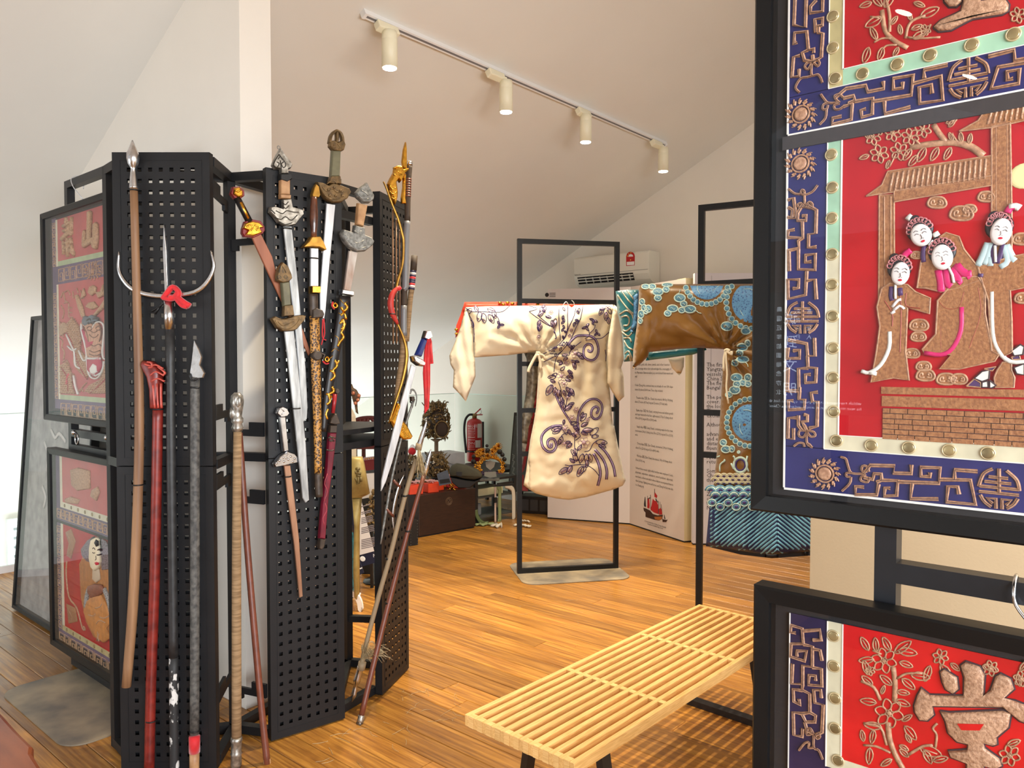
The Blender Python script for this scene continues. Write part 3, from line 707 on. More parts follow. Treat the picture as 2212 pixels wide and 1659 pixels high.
# spear with the bent wooden shaft
w = wthing('spear', 'long bent wooden spear with silver leaf head, leftmost weapon on the first panel', 'spear', A_, 273, 1483, .03)
pipe('shaft', M_OAK, w, A_, [(289, 405), (297, 700), (301, 900), (297, 1100), (287, 1310), (273, 1483)], [.0135, .015, .0165, .017, .018, .0165], .032)
P = [A_.px(289, 407, .032), A_.px(286, 303, .032)]
MB().lathe(P[0], P[1], [(0, .0155), (.02, .0155), (.30, .011), (.40, .0085), (.44, .011), (.5, .018), (.62, .0225), (.72, .021), (.86, .011), (1, .002)], 14).build('spearhead', M_STEEL, w, True)
tie(w, A_, 289, 411, .0145, .032); tie(w, A_, 298, 1047, .018, .032)
# crescent fork
w = wthing('crescent_fork', 'black pole with steel crescent fork tied with red cloth, second pole from the left', 'polearm', A_, 375, 1660, .03)
pipe('pole', M_BLKPOLE, w, A_, [(367, 712), (370, 1000), (373, 1250), (375, 1420)], .0168, .03)
pipe('flaking_pole_end', M_FLAKE, w, A_, [(375, 1420), (376, 1560), (377, 1692)], .0168, .03, floor=True)
pipe('socket', M_STEEL, w, A_, [(364, 650), (366, 712)], .0175, .03, n=16)
blade('spike', M_STEEL, w, A_, [(357, 484), (363, 540), (366, 640), (358, 640), (353, 540)], .03, .012)
q = smooth([(258, 544), (256, 578), (266, 604), (290, 627), (330, 638), (370, 639), (420, 631), (448, 608), (462, 576), (456, 542)], 4)
k = len(q) - 1
MB().sweep([A_.px(x, y, .03) for x, y in q], [.0018 + .0085 * math.sin(math.pi * i / k) ** .6 for i in range(k + 1)], .006, n=6, side=A_.n).build('crescent', M_STEEL, w, True)
mb = MB()
for pts, ww in (([(352, 646), (362, 632), (374, 620), (386, 632), (380, 644), (366, 642)], .010), ([(380, 640), (395, 652), (410, 661)], .011), ([(384, 632), (372, 646), (352, 644)], .008), ([(380, 645), (392, 660), (404, 664)], .007)):
    mb.stroke(A_, pts, ww, .042, .056, n=7, sm=4)
mb.build('red_cloth_tie', M_REDCLOTH, w, True)
relief(w, A_, [[(356, 652), (342, 664), (328, 672)], [(345, 662), (335, 678)]], M_TIE, .004, .03, .036, 'black_cord')
# dragon head staff
w = wthing('dragon_staff', 'red lacquered staff with carved dragon head, third pole from the left', 'staff', A_, 323, 1660, .03)
pipe('shaft', M_REDLAC, w, A_, [(341, 880), (339, 1000), (334, 1250), (326, 1480), (322, 1692)], .0182, .034, floor=True)
hp = C1([(735, 1205), (745, 1180), (790, 1185), (830, 1215), (845, 1250), (840, 1310), (832, 1390), (836, 1430), (785, 1430), (778, 1330), (766, 1270), (748, 1238)])
MB().poly(A_, hp, .016, .056, .012).build('dragon_head', M_REDLAC, w, True)
M_DRRED = mat('worn_red_carving', sr(176, 74, 62), .4, var=.2, scale=40)
relief(w, A_, [C1(s_) for s_ in ([(740, 1200), (770, 1210), (800, 1205), (835, 1225)], [(770, 1260), (800, 1240), (840, 1260)], [(775, 1290), (810, 1275), (842, 1290)], [(785, 1310), (790, 1370), (795, 1425)], [(805, 1300), (808, 1370), (812, 1425)], [(825, 1300), (825, 1370), (828, 1425)], [(755, 1190), (775, 1195), (780, 1215), (762, 1220)], [(810, 1215), (845, 1245), (835, 1255)])], M_DRRED, .0035, .052, .060, 'carving')
tie(w, A_, 341, 884, .019, .034); tie(w, A_, 327, 1556, .0195, .034)
# grey pole with hooked knife
w = wthing('hooked_spear', 'mottled grey pole with notched steel blade, fourth pole from the left', 'polearm', A_, 419, 1660, .03)
pipe('pole', M_GREYPOLE, w, A_, [(421, 815), (421, 1000), (421, 1300), (420, 1585)], .0168, .03)
blade('notched_blade', M_STEEL, w, A_, C1([(1000, 1075), (1022, 1120), (1040, 1165), (1030, 1205), (1042, 1225), (1054, 1248), (1045, 1272), (1012, 1278), (985, 1268), (976, 1245), (985, 1180)]), .034, .012)
relief(w, A_, [C1(s_) for s_ in ([(968, 1250), (985, 1285), (1010, 1275)], [(975, 1320), (1020, 1322)])], M_TIE, .004, .045, .05, 'black_cord')
pipe('red_binding', M_REDCLOTH, w, A_, [(420, 1590), (420, 1625)], .0195, .03, n=14); pipe('wooden_end', M_BAMB, w, A_, [(420, 1622), (420, 1692)], .0175, .03, floor=True)
tie(w, A_, 421, 1578, .018, .03)

# staves standing between the first and second panels
SV = PL(camxz(-1.08, 2.815), RIGHT)
w = wthing('fist_mace', 'cloth-bound staff with silver fist head, standing between the first two panels', 'staff', SV, 510, 1668, 0)
pipe('bound_shaft', M_WRAP, w, SV, [(513, 925), (511, 1200), (511, 1595)], [.0145, .0165, .018], .0, n=14)
P = [SV.px(513, 932, 0), SV.px(512, 848, 0)]
MB().lathe(P[0], P[1], [(0, .017), (.10, .021), (.2, .016), (.24, .021), (.34, .021), (.38, .016), (.5, .018), (.6, .021), (.78, .024), (.92, .021), (1, .010)], 14).build('silver_head', M_SILVERW, w, True)
mb = MB(); mb.ball(SV.px(504, 892, .004), .016, .014, .026)
for k in range(4): mb.ball(SV.px(506 + 4 * k, 870 - (k % 2) * 4, .018), .008, .006, .018)
mb.build('carved_fingers', M_SILVERW, w, True)
P = [SV.px(511, 1592, 0), SV.px(510, 1672, 0)]; P[1].z = .001
MB().lathe(P[0], P[1], [(0, .020), (.12, .022), (.16, .019), (.5, .019), (.55, .022), (.6, .019), (.9, .021), (1, .017)], 14).build('silver_ferrule', M_SILVERW, w, True)
w = thing('thin_staff', 'slim reddish-brown stick leaning behind the cloth-bound staff', 'staff', at_z(578, 1664, 2.84))
q = [(517, 935, 2.96), (534, 1180, 2.93), (560, 1480, 2.87), (579, 1666, 2.84)]
MB().sweep([at_z(x, y, z) for x, y, z in smooth(q, 5)], .0125, n=10).build('shaft', M_BRSTICK, w, True)
MB().sweep([at_z(576.5, 1640, 2.846), at_z(579, 1668, 2.84)], .0135, n=10).build('bare_end', M_BAMB, w, True)

# ---- swords on the second panel
A_ = PEG2
w = wthing('wooden_sword', 'wooden-bladed sword with red and gold hilt, slanting at left of the second panel', 'sword', A_, 690, 770, .02)
blade('blade', M_WOODBL, w, A_, C3([(290, 760), (352, 735), (430, 890), (460, 1010), (545, 1200), (640, 1390), (690, 1540), (675, 1560), (630, 1470), (480, 1170), (380, 960), (315, 820)]), .012, .008)
M_REDHILT = mat('crimson_hilt', sr(120, 18, 22), .4)
plate('guard', M_REDHILT, w, A_, C3([(218, 705), (235, 655), (290, 640), (345, 650), (372, 690), (374, 720), (360, 740), (300, 768), (232, 760), (216, 735)]), .002, .022)
plate('gilt_guard_face', M_GOLD, w, A_, C3([(228, 700), (245, 665), (290, 650), (340, 660), (370, 695), (345, 700), (360, 730), (300, 755), (245, 745), (262, 715)]), .022, .036, .006)
pipe('grip', M_BLKLAC, w, A_, C3([(192, 492), (278, 655)]), .0135, .012)
relief(w, A_, [C3([(212, 525), (268, 635)])], M_GOLD, .0115, .012, .028, 'gilt_grip_panel', 0)
plate('pommel', M_REDHILT, w, A_, C3([(138, 470), (152, 422), (200, 418), (234, 450), (236, 485), (208, 505), (165, 505)]), .000, .022)
plate('gilt_pommel_face', M_GOLD, w, A_, C3([(165, 470), (170, 428), (205, 420), (232, 455), (228, 485), (200, 492)]), .022, .034, .006)
relief(w, A_, [C3(s_) for s_ in ([(255, 690), (280, 675), (300, 690), (285, 712)], [(310, 680), (335, 690), (320, 712)], [(180, 440), (200, 450), (215, 440)])], M_GOLD, .004, .034, .040)

def sword(label, pl, bl, blm, guard, gm, grip, grm, pommel, pm_, d, lines=(), collar=None, cm=None, ml=None, lw=.0022, name='straight_sword'):
    w = wthing(name, label, 'sword', pl, bl[len(bl) // 2][0], bl[len(bl) // 2][1], d)
    blade('blade', blm, w, pl, bl, d, .007)
    plate('guard', gm, w, pl, guard, d - .012, d + .012, .005)
    plate('grip', grm, w, pl, grip, d - .010, d + .010, .007)
    plate('pommel', pm_, w, pl, pommel, d - .012, d + .012, .005)
    if collar: plate('collar', cm or gm, w, pl, collar, d - .011, d + .0125, .004)
    if lines: relief(w, pl, lines, ml or gm, lw, d + .011, d + .0165)
    return w
M_DARKLINE = mat('dark_engraving', sr(58, 52, 44), .5, .3)
w = sword('long sword with silvery openwork hilt, its pommel topped by a small ring, second panel', A_,
      [(611, 490), (629, 489), (642, 600), (651, 700), (660, 800), (664, 880), (662, 905), (655, 911), (649, 905), (644, 800), (634, 690), (622, 590)], M_BLADEG,
      C3([(490, 508), (550, 503), (560, 558), (600, 566), (630, 578), (636, 610), (600, 652), (580, 680), (515, 692), (460, 662), (430, 622), (402, 592), (410, 558), (440, 552), (492, 570)]), M_SILVERW,
      C3([(475, 335), (545, 340), (545, 480), (475, 475)]), M_BAMB,
      C3([(477, 163), (520, 220), (545, 250), (559, 275), (548, 300), (530, 305), (532, 337), (478, 337), (476, 303), (440, 302), (421, 277), (430, 250), (455, 200)]), M_SILVERW, .030,
      [C3(s_) for s_ in ([(477, 200), (440, 262), (462, 288), (478, 262), (462, 250)], [(477, 200), (522, 262), (508, 290), (494, 265), (508, 250)], [(485, 240), (492, 290)], [(470, 232), (485, 215), (500, 235)],
        [(425, 575), (450, 600), (430, 580)], [(455, 580), (500, 600), (530, 580), (575, 590), (610, 590)], [(450, 625), (490, 640), (520, 620), (560, 645), (600, 610)], [(480, 665), (520, 675), (565, 662)], [(500, 520), (520, 540), (540, 520)], [(500, 545), (522, 565), (545, 545)])],
      C3([(472, 472), (548, 478), (546, 506), (474, 502)]), M_BAMB, M_DARKLINE)
plate('black_wrap', M_TIE, w, A_, C3([(472, 335), (550, 335), (556, 372), (520, 395), (472, 378)]), .018, .043, .005)
mb = MB(); mb.ring(A_, *C3([(476, 152)])[0], .006, .0016, .03, .032, 12); mb.build('hanging_ring', M_PEWTER, w, True)
tie(w, A_, 620, 494, .017, .03)
w = sword('short sword with olive grip and bronze two-eyed pommel, in front of the silvery sword', A_,
      [(613, 716), (634, 714), (642, 780), (652, 880), (660, 960), (666, 1060), (667, 1080), (659, 1086), (653, 1076), (645, 1000), (634, 900), (622, 790)], M_BLADEG,
      C3([(413, 1312), (440, 1293), (495, 1312), (570, 1290), (620, 1284), (648, 1290), (640, 1322), (590, 1382), (560, 1396), (490, 1396), (450, 1372)]), M_BRONZE,
      C3([(483, 1066), (540, 1058), (552, 1222), (497, 1228)]), M_GREENG,
      C3([(490, 928), (530, 958), (552, 1010), (557, 1040), (532, 1066), (490, 1072), (453, 1056), (449, 1020), (460, 968)]), M_BRONZE, .052,
      [C3(s_) for s_ in ([(470, 1330), (500, 1355), (540, 1345), (580, 1325)], [(450, 1320), (485, 1370), (540, 1380), (590, 1350), (620, 1305)])], C3([(498, 1222), (560, 1217), (570, 1290), (495, 1296)]), M_BRONZE)
mb = MB()
for x, y in ((480, 1030), (523, 1028)): mb.ring(A_, *C3([(x, y)])[0], .0065, .0012, .063, .066, 12); mb.disc(A_, *C3([(x, y)])[0], .0016, .062, .067, 8)
for s_ in ([(478, 1000), (490, 950), (480, 970)], [(505, 1000), (500, 955), (525, 1000)]): mb.stroke(A_, C3(s_), .002, .063, .066, n=5)
mb.build('pommel_marks', M_DARKLINE, w)
tie(w, A_, 638, 882, .019, .052)
w = sword('large sword with tall bronze hilt and pierced pommel, standing highest on the second panel', A_,
      C3([(795, 530), (856, 540), (842, 700), (812, 1000), (792, 1250), (780, 1312), (752, 1300), (750, 1150), (772, 850)]), M_BLADE,
      C3([(718, 390), (760, 393), (800, 412), (830, 395), (890, 413), (940, 433), (954, 460), (930, 502), (890, 527), (830, 532), (780, 507), (748, 460)]), M_BRONZE,
      C3([(826, 176), (886, 178), (880, 355), (815, 355)]), M_GREENG,
      C3([(806, 150), (810, 120), (835, 108), (860, 125), (895, 105), (908, 115), (916, 140), (906, 176), (880, 188), (830, 180)]), M_BRONZE, .036,
      [C3(s_) for s_ in ([(770, 420), (800, 450), (835, 430), (870, 455), (915, 450)], [(780, 470), (820, 500), (870, 500), (915, 480)], [(850, 130), (842, 150), (858, 155)], [(872, 130), (890, 150), (880, 165)], [(800, 400), (840, 375), (870, 400)])],
      C3([(815, 350), (880, 350), (888, 405), (798, 400)]), M_BRONZE)
relief(w, A_, [C3([(818, 125), (826, 80), (845, 52), (865, 42), (888, 55), (902, 85), (906, 120)]), C3([(866, 45), (868, 85), (864, 122)])], M_BRONZE, .0065, .028, .046, 'pommel_loop')
mb = MB()
for x, y in ((812, 440), (850, 425), (893, 445), (905, 480), (860, 480), (820, 478)): mb.ball(A_.px(*C3([(x, y)])[0], .048), .006, .006, .006, 8, 6)
mb.build('guard_studs', M_BRONZE, w, True)
# sword half drawn from a snakeskin scabbard
w = wthing('scabbard_sword', 'brown-gripped sword half drawn from a snakeskin scabbard, centre of the second panel', 'sword', A_, 690, 1072, .05)
plate('pommel', M_BRASS, w, A_, C3([(688, 475), (700, 430), (715, 403), (737, 420), (747, 480), (737, 497), (690, 492)]), .038, .060)
P = [A_.px(*p, .05) for p in C3([(714, 488), (713, 762)])]
MB().lathe(P[0], P[1], [(0, .0125), (.1, .013), (.3, .0155), (.5, .017), (.7, .0155), (.85, .012), (1, .012)], 14).build('grip', M_HANDLE, w, True)
plate('guard', M_BRASS, w, A_, C3([(622, 832), (655, 793), (680, 758), (742, 755), (766, 790), (787, 848), (770, 854), (735, 836), (690, 832), (650, 834)]), .036, .064, .006)
blade('blade', M_BLADE, w, A_, C3([(686, 832), (740, 835), (740, 1092), (685, 1092)]), .05, .010)
tie(w, A_, *C3([(713, 902)])[0], .0165, .05)
plate('gilt_throat', M_GOLD, w, A_, C3([(678, 1090), (742, 1090), (743, 1142), (678, 1142)]), .034, .066, .006)
def scab(nm, m, pl, pts, ws, d, par, th=.012):
    q = smooth(pts, 4); k = len(q) - 1
    f = [ws[min(int(i / k * (len(ws) - 1)), len(ws) - 2)] for i in range(k + 1)]
    rr = []
    for i in range(k + 1):
        t = i / k * (len(ws) - 1); j = min(int(t), len(ws) - 2); rr.append(ws[j] + (ws[j + 1] - ws[j]) * (t - j))
    return MB().sweep([pl.px(x, y, d) for x, y in q], rr, th, n=12, side=pl.n).build(nm, m, par, True)
scab('scabbard_mouth', M_DKBROWN, A_, C3([(710, 1142), (712, 1230), (716, 1300)]), [.0185, .0185, .0185], .05, w, .014)
scab('snakeskin_scabbard', M_SNAKE, A_, [(679, 683), (681, 760), (684, 850), (686, 940), (687, 1024)], [.0205, .021, .019, .0165, .0155], .05, w, .013)
scab('scabbard_chape', M_DKBROWN, A_, [(687, 1022), (688, 1045), (689, 1073)], [.0165, .0165, .016], .05, w, .014)
plate('suspension_mount', M_DKBROWN, w, A_, C3([(690, 1250), (715, 1235), (760, 1250), (775, 1280), (765, 1305), (690, 1310)]), .046, .070, .006)
mb = MB(); mb.disc(A_, 682, 768, .023, .05, .070, 14); mb.stroke(A_, [(690, 762), (700, 766), (697, 776)], .005, .055, .064); mb.build('suspension_mount', M_DKBROWN, w)
relief(w, A_, [[(697, 690), (696, 715), (697, 730), (704, 735)], [(699, 688), (701, 720), (697, 733)], [(697, 733), (694, 745)]], M_REDCLOTH, .0022, .05, .055, 'red_cord')
# grey-hilted sword in black and gold scabbard
w = wthing('dragon_scabbard_sword', 'dull grey hilted sword in a black scabbard with gilt dragons, at the second panel', 'sword', A_, 700, 930, .05)
blade('blade', M_RUSTB, w, A_, C3([(945, 850), (1006, 862), (957, 1125), (910, 1115)]), .05, .010)
plate('guard', M_PEWTER, w, A_, C3([(975, 680), (1045, 698), (1046, 745), (1090, 763), (1109, 790), (1097, 820), (1050, 857), (990, 862), (938, 832), (898, 782), (883, 735), (900, 708), (970, 730)]), .038, .064, .006)
plate('grip', M_BAMB, w, A_, C3([(1000, 530), (1066, 545), (1038, 692), (988, 678)]), .040, .062, .007)
plate('pommel', M_PEWTER, w, A_, C3([(1060, 392), (1085, 438), (1109, 480), (1106, 510), (1080, 532), (1035, 532), (990, 492), (984, 460), (1010, 430)]), .038, .062, .006)
relief(w, A_, [C3(s_) for s_ in ([(1010, 470), (1040, 500), (1080, 500)], [(1030, 440), (1060, 460), (1080, 480)], [(910, 735), (940, 760), (920, 775)], [(950, 760), (1000, 800), (1050, 780)], [(960, 800), (1000, 840), (1060, 825)], [(985, 715), (1010, 735), (1030, 715)])], M_PEWTER, .0028, .060, .068)
scab('scabbard', M_BLKLAC, A_, [(744, 641), (739, 680), (729, 735), (718, 790), (708, 850), (702, 895), (698, 932)], [.0255, .025, .022, .020, .018, .016, .012], .05, w, .014)
plate('scabbard_throat', M_STEEL, w, A_, C3([(884, 1112), (966, 1124), (966, 1162), (878, 1147)]), .034, .067, .006)
gold = [[(743, 655), (749, 664), (741, 672), (736, 663)], [(733, 700), (740, 690), (742, 706), (736, 718), (741, 728), (733, 738), (728, 748)], [(736, 694), (744, 700), (736, 712)], [(722, 778), (727, 790), (718, 800), (722, 812), (712, 822)],
        [(716, 835), (720, 845), (709, 852), (712, 866), (704, 874)], [(707, 884), (703, 895), (706, 905)], [(725, 786), (732, 780)], [(712, 800), (722, 806)], [(704, 850), (716, 858)], [(735, 682), (742, 676), (747, 690)]]
relief(w, A_, gold, M_GOLD, .0062, .058, .070, 'gilt_dragons', 4)
hexs = [[(735, 646), (741, 655), (750, 652)], [(731, 676), (739, 680), (747, 674)], [(724, 725), (731, 730), (730, 745)], [(716, 760), (723, 752), (732, 758)], [(712, 775), (719, 768)]]
relief(w, A_, hexs, M_BRASS, .0018, .062, .066, 'gilt_lattice', 0)
for x, y in ((723.5, 660), (706, 776)): MB().ring(A_, x, y, .009, .0042, .05, .058, 12).build('gilt_ring', M_GOLD, w, True)
relief(w, A_, [[(719, 652), (717, 660), (722, 668)], [(697, 780), (704, 786), (712, 784)]], M_REDCLOTH, .003, .05, .056, 'red_cord')
# maroon scabbard dagger
w = wthing('maroon_short_sword', 'short sword in a slim maroon scabbard, lower right of the second panel', 'sword', A_, 690, 1185, .04)
mb = MB(); mb.disc(A_, *C4([(860, 203)])[0], .0115, .026, .046, 12); mb.build('pommel', M_DKBROWN, w)
pipe('grip', mat('red_grip', sr(150, 30, 36), .4), w, A_, C4([(857, 222), (842, 352)]), [.0095, .0075], .036)
plate('guard', M_DKBROWN, w, A_, C4([(803, 420), (812, 388), (838, 352), (855, 352), (870, 390), (878, 422), (840, 430)]), .024, .048, .005)
plate('scabbard_mouth', M_DKBROWN, w, A_, C4([(810, 430), (862, 430), (856, 485), (806, 485)]), .026, .046, .005)
plate('scabbard', M_MAROON, w, A_, C4([(806, 480), (858, 480), (848, 600), (836, 700), (806, 920), (782, 1202), (738, 1196), (760, 950), (788, 720)]), .026, .046, .008)
plate('scabbard_tip', M_DKBROWN, w, A_, C4([(740, 1192), (782, 1198), (772, 1255), (752, 1272), (733, 1262)]), .025, .048, .006)
relief(w, A_, [C4(s_) for s_ in ([(810, 520), (835, 512), (858, 522)], [(815, 535), (850, 540)], [(798, 598), (825, 606), (850, 600)], [(820, 505), (840, 530), (825, 545)])], M_DKBROWN, .0032, .045, .050, 'metal_mounts')
relief(w, A_, [C4(s_) for s_ in ([(805, 760), (785, 830), (805, 880), (780, 950)], [(790, 960), (800, 1010), (775, 1060), (785, 1110)])], mat('maroon_tooling', sr(164, 60, 72), .5), .0016, .045, .048, 'tooling')
# silver sword with coppery blade
w = sword('bright silver sword with chased guard and coppery blade, lower left of the second panel', A_,
      C4([(508, 706), (552, 703), (578, 900), (612, 1200), (636, 1590), (612, 1599), (577, 1250), (530, 900)]), M_COPPER,
      C4([(428, 692), (470, 640), (520, 603), (572, 620), (606, 660), (606, 682), (560, 692), (500, 707), (440, 717)]), M_STEEL,
      C4([(468, 374), (514, 370), (536, 608), (496, 612)]), M_STEEL,
      C4([(448, 352), (460, 318), (490, 302), (520, 314), (539, 350), (522, 374), (478, 380)]), M_STEEL, .030,
      [C4(s_) for s_ in ([(470, 345), (490, 325), (512, 345), (495, 360)],)])
mb = MB()
for x, y in ((480, 672), (505, 650), (530, 630), (555, 645), (580, 660), (510, 680), (540, 665), (570, 680), (460, 690), (525, 655)): mb.ball(A_.px(*C4([(x, y)])[0], .040), .0055, .0055, .0055, 8, 6)
mb.build('chased_beads', M_STEEL, w, True); tie(w, A_, *C4([(530, 780)])[0], .0165, .03)

# ---- weapons at the third panel
Q3 = PL(camxz(-.590, 3.37), camxz(-.36, 3.52) - camxz(-.590, 3.37))
w = wthing('dragon_bow', 'gilt bow with dragon ends and a red grip, on the third panel', 'bow', Q3, 870, 945, .0)
def limb(pts, ws): 
    q = smooth(pts, 5); k = len(q) - 1; rr = []
    for i in range(k + 1):
        t = i / k * (len(ws) - 1); j = min(int(t), len(ws) - 2); rr.append(ws[j] + (ws[j + 1] - ws[j]) * (t - j))
    return MB().sweep([Q3.px(x, y, .012) for x, y in q], rr, .006, n=8, side=Q3.n)
limb(C7([(140, 515), (180, 600), (240, 770), (300, 920), (340, 1060), (360, 1170), (350, 1400), (300, 1590), (280, 1680)]), [.002, .005, .0055, .006, .0065, .006, .0065, .0065]).build('upper_limb', M_BRASS, w, True)
limb(C8([(252, 425), (320, 590), (345, 740), (312, 940), (262, 1100), (172, 1370)]), [.004, .0065, .0085, .0075, .006, .003]).build('lower_limb', M_BRASS, w, True)
pipe('red_grip', mat('red_bound_grip', sr(178, 48, 40), .5, var=.1, scale=40), w, Q3, C8([(268, 85), (212, 150), (190, 240), (208, 340), (258, 435)]), [.008, .0125, .0145, .0135, .006], .014)
mb = MB(); mb.stroke(Q3, C8([(245, 95), (262, 105), (282, 92)]), .010, .012, .024, n=7, sm=3); mb.build('grip_binding', M_REDCLOTH, w, True)
plate('dragon_head', M_GOLD, w, Q3, C7([(175, 545), (205, 480), (240, 420), (248, 365), (290, 340), (325, 350), (340, 380), (400, 372), (402, 400), (362, 440), (350, 480), (310, 530), (288, 500), (270, 530), (286, 640), (281, 700), (252, 772), (210, 660)]), .004, .030, .009)
relief(w, Q3, [C7(s_) for s_ in ([(250, 370), (300, 350), (330, 375)], [(250, 430), (290, 460), (340, 440)], [(210, 560), (240, 600), (270, 580)], [(205, 610), (240, 650), (275, 630)], [(225, 680), (250, 700), (275, 690)], [(290, 400), (320, 420), (380, 385)])], M_GOLD, .004, .026, .034)
plate('dragon_horn', M_GOLD, w, Q3, C7([(345, 375), (335, 300), (350, 170), (372, 88), (386, 170), (386, 382)]), .006, .022, .004)
plate('dragon_claw', M_GOLD, w, Q3, C7([(345, 450), (376, 430), (372, 700), (378, 760), (328, 755), (328, 690), (345, 580)]), .002, .018, .005)
plate('dragon_tail', M_GOLD, w, Q3, C8([(245, 1178), (282, 1230), (282, 1330), (330, 1378), (362, 1440), (388, 1490), (370, 1522), (290, 1527), (248, 1492), (218, 1430), (172, 1350), (205, 1280)]), .006, .030, .009)
mb = MB()
rr_ = random.Random(5)
for k in range(22): 
    t = k / 21; mb.ball(Q3.px(*C8([(262 + 90 * t * t + rr_.uniform(-22, 22), 1200 + 310 * t)])[0], .030), .0055, .004, .0055, 7, 5)
mb.build('tail_scales', M_GOLD, w, True)
tie(w, Q3, *C8([(205, 342)])[0], .016, .014)
for k, (x, y0, y1) in enumerate(((848.5, 452, 742), (856, 474, 742), (863.5, 498, 742))):
    o = thing('arrow', 'slim dark brown wooden arrow hung behind the gilt bow, %s of three' % ('left', 'middle', 'right')[k], 'arrow', Q3.px(x, y1, -.012), 'arrows behind the bow')
    pipe('shaft', M_OAK, o, Q3, [(x, y0), (x + 1, y1)], .0035, -.012, n=8, sm=0); mb = MB(); mb.ball(Q3.px(x, y0, -.010), .0055, .0055, .0055, 8, 6); mb.build('steel_nock', M_STEEL, o, True)
w = wthing('bound_whip', 'tall rod bound in brown cord and grey plastic with steel cap, right of the bow', 'whip', Q3, 858, 872, .0)
def seg(par, nm, m, pts, r, d): return pipe(nm, m, par, Q3, pts, r, d, n=12)
seg(w, 'brown_binding', M_BRWRAP, C7([(425, 335), (413, 480), (405, 700), (402, 950)]), [.0138, .0140, .0138, .0135], -.004)
mb = MB()
for k in range(8): y = 490 + k * 26; x = 413 - (y - 480) * .035; c = Q3.px(*C7([(x, y)])[0], -.004); mb.sweep([c + Q3.v * .003, c - Q3.v * .003], .0146, n=12)
mb.build('tan_bands', M_BRSTICK, w, True)
P = [Q3.px(*C7([(425, 340)])[0], -.004), Q3.px(*C7([(427, 285)])[0], -.004)]
MB().lathe(P[0], P[1], [(0, .0142), (.55, .0148), (.8, .012), (1, .004)], 14).build('steel_cap', M_STEEL, w, True)
seg(w, 'grey_wrapping', M_GREYW, C7([(400, 945), (390, 1100), (384, 1300), (378, 1660)]) + C8([(322, 112)]), .0150, -.004)
seg(w, 'brown_binding', M_BRWRAP, C8([(322, 110), (318, 185), (316, 265)]), .0135, -.004)
seg(w, 'grey_wrapping', M_GREYW, C8([(316, 262), (314, 420), (316, 545)]), .0145, -.004)
seg(w, 'brown_binding', M_WRAP, C8([(314, 540), (305, 700), (285, 860), (262, 1020), (248, 1160)]), [.013, .0135, .013, .012], -.004)
w = wthing('banded_whip', 'shorter brown rod with red, navy and white bands, right edge of the third panel', 'whip', Q3, 880, 740, .0)
seg(w, 'brown_binding', M_BRWRAP, C7([(478, 1318), (468, 1480)]), .0150, -.010)
rb = [M_REDCLOTH, mat('navy_band', sr(44, 40, 66), .6), mat('white_band', sr(206, 196, 188), .6)]
for k in range(9):
    f0, f1 = k / 9, (k + 1) / 9; a = C7([(466, 1480)])[0]; b = C8([(388, 112)])[0]
    seg(w, 'colour_band', rb[(k * 2) % 3 if k % 4 else 1], [(a[0] + (b[0] - a[0]) * f0, a[1] + (b[1] - a[1]) * f0), (a[0] + (b[0] - a[0]) * f1, a[1] + (b[1] - a[1]) * f1)], .0145, -.010)
seg(w, 'tan_binding', M_WRAP, C8([(388, 110), (376, 200), (358, 400), (345, 600)]), [.0130, .0125, .012, .0105], -.010)
w = wthing('blue_sabre', 'steel sabre with blue grip and red cloth at the pommel, right of the third panel', 'sword', Q3, 822, 1060, .03)
blade('blade', M_BLADE, w, Q3, [(887, 787), (898, 793), (884, 850), (864, 935), (846, 1000), (833, 1040), (822, 1061), (823, 1038), (835, 985), (856, 900), (874, 838)], .030, .008)
plate('grip', M_BLUE, w, Q3, C8([(482, 570), (522, 590), (467, 748), (411, 730)]), .016, .044, .009)
plate('pommel', M_STEEL, w, Q3, C8([(500, 500), (545, 496), (566, 560), (522, 592), (478, 572)]), .014, .046, .006)
plate('hand_guard', M_STEEL, w, Q3, C8([(368, 742), (400, 733), (470, 768), (497, 800), (482, 838), (430, 830), (378, 790)]), .010, .050, .008)
cl = C8([(555, 545), (578, 600), (582, 680), (592, 810), (562, 814), (562, 1000), (550, 1230), (508, 1282), (505, 1100), (494, 900), (505, 700), (528, 580)])
MB().poly(Q3, cl, .030, .036, .002).build('red_cloth', M_REDCLOTH, w)
relief(w, Q3, [C8(s_) for s_ in ([(545, 600), (535, 800), (540, 1000), (530, 1220)], [(515, 750), (515, 1000), (518, 1200)], [(565, 600), (572, 800)])], M_REDCLOTH, .004, .034, .041, 'cloth_folds')
w = wthing('crescent_halberd', 'thin steel halberd with side crescent and a top hook, leaning before the third panel', 'polearm', Q3, 822, 1176, .02)
pipe('shaft', M_PEWTER, w, Q3, C4([(1392, 255), (1305, 520), (1240, 800), (1195, 1060), (1165, 1238)]), [.0055, .0055, .0055, .006, .003], .016)
q = smooth(C8([(372, 1092), (388, 1058), (412, 1062), (432, 1100), (437, 1150), (424, 1212)]), 4); k = len(q) - 1
MB().sweep([Q3.px(x, y, .016) for x, y in q], [.006 * (1 - .75 * i / k) for i in range(k + 1)], .004, n=6, side=Q3.n).build('hook', M_PEWTER, w, True)
plate('hook_socket', M_DKBROWN, w, Q3, C8([(368, 1120), (405, 1118), (408, 1160), (372, 1168)]), .008, .026)
relief(w, Q3, [C8([(375, 1170), (398, 1195), (392, 1225)])], M_TIE, .003, .01, .016, 'black_cord')
q = smooth(C4([(1322, 770), (1290, 845), (1262, 950), (1248, 1050), (1256, 1152)]), 5); k = len(q) - 1
MB().sweep([Q3.px(x, y, .018) for x, y in q], [.0016 + .0055 * math.sin(math.pi * i / k) ** .7 for i in range(k + 1)], .003, n=6, side=Q3.n).build('side_crescent', M_STEEL, w, True)
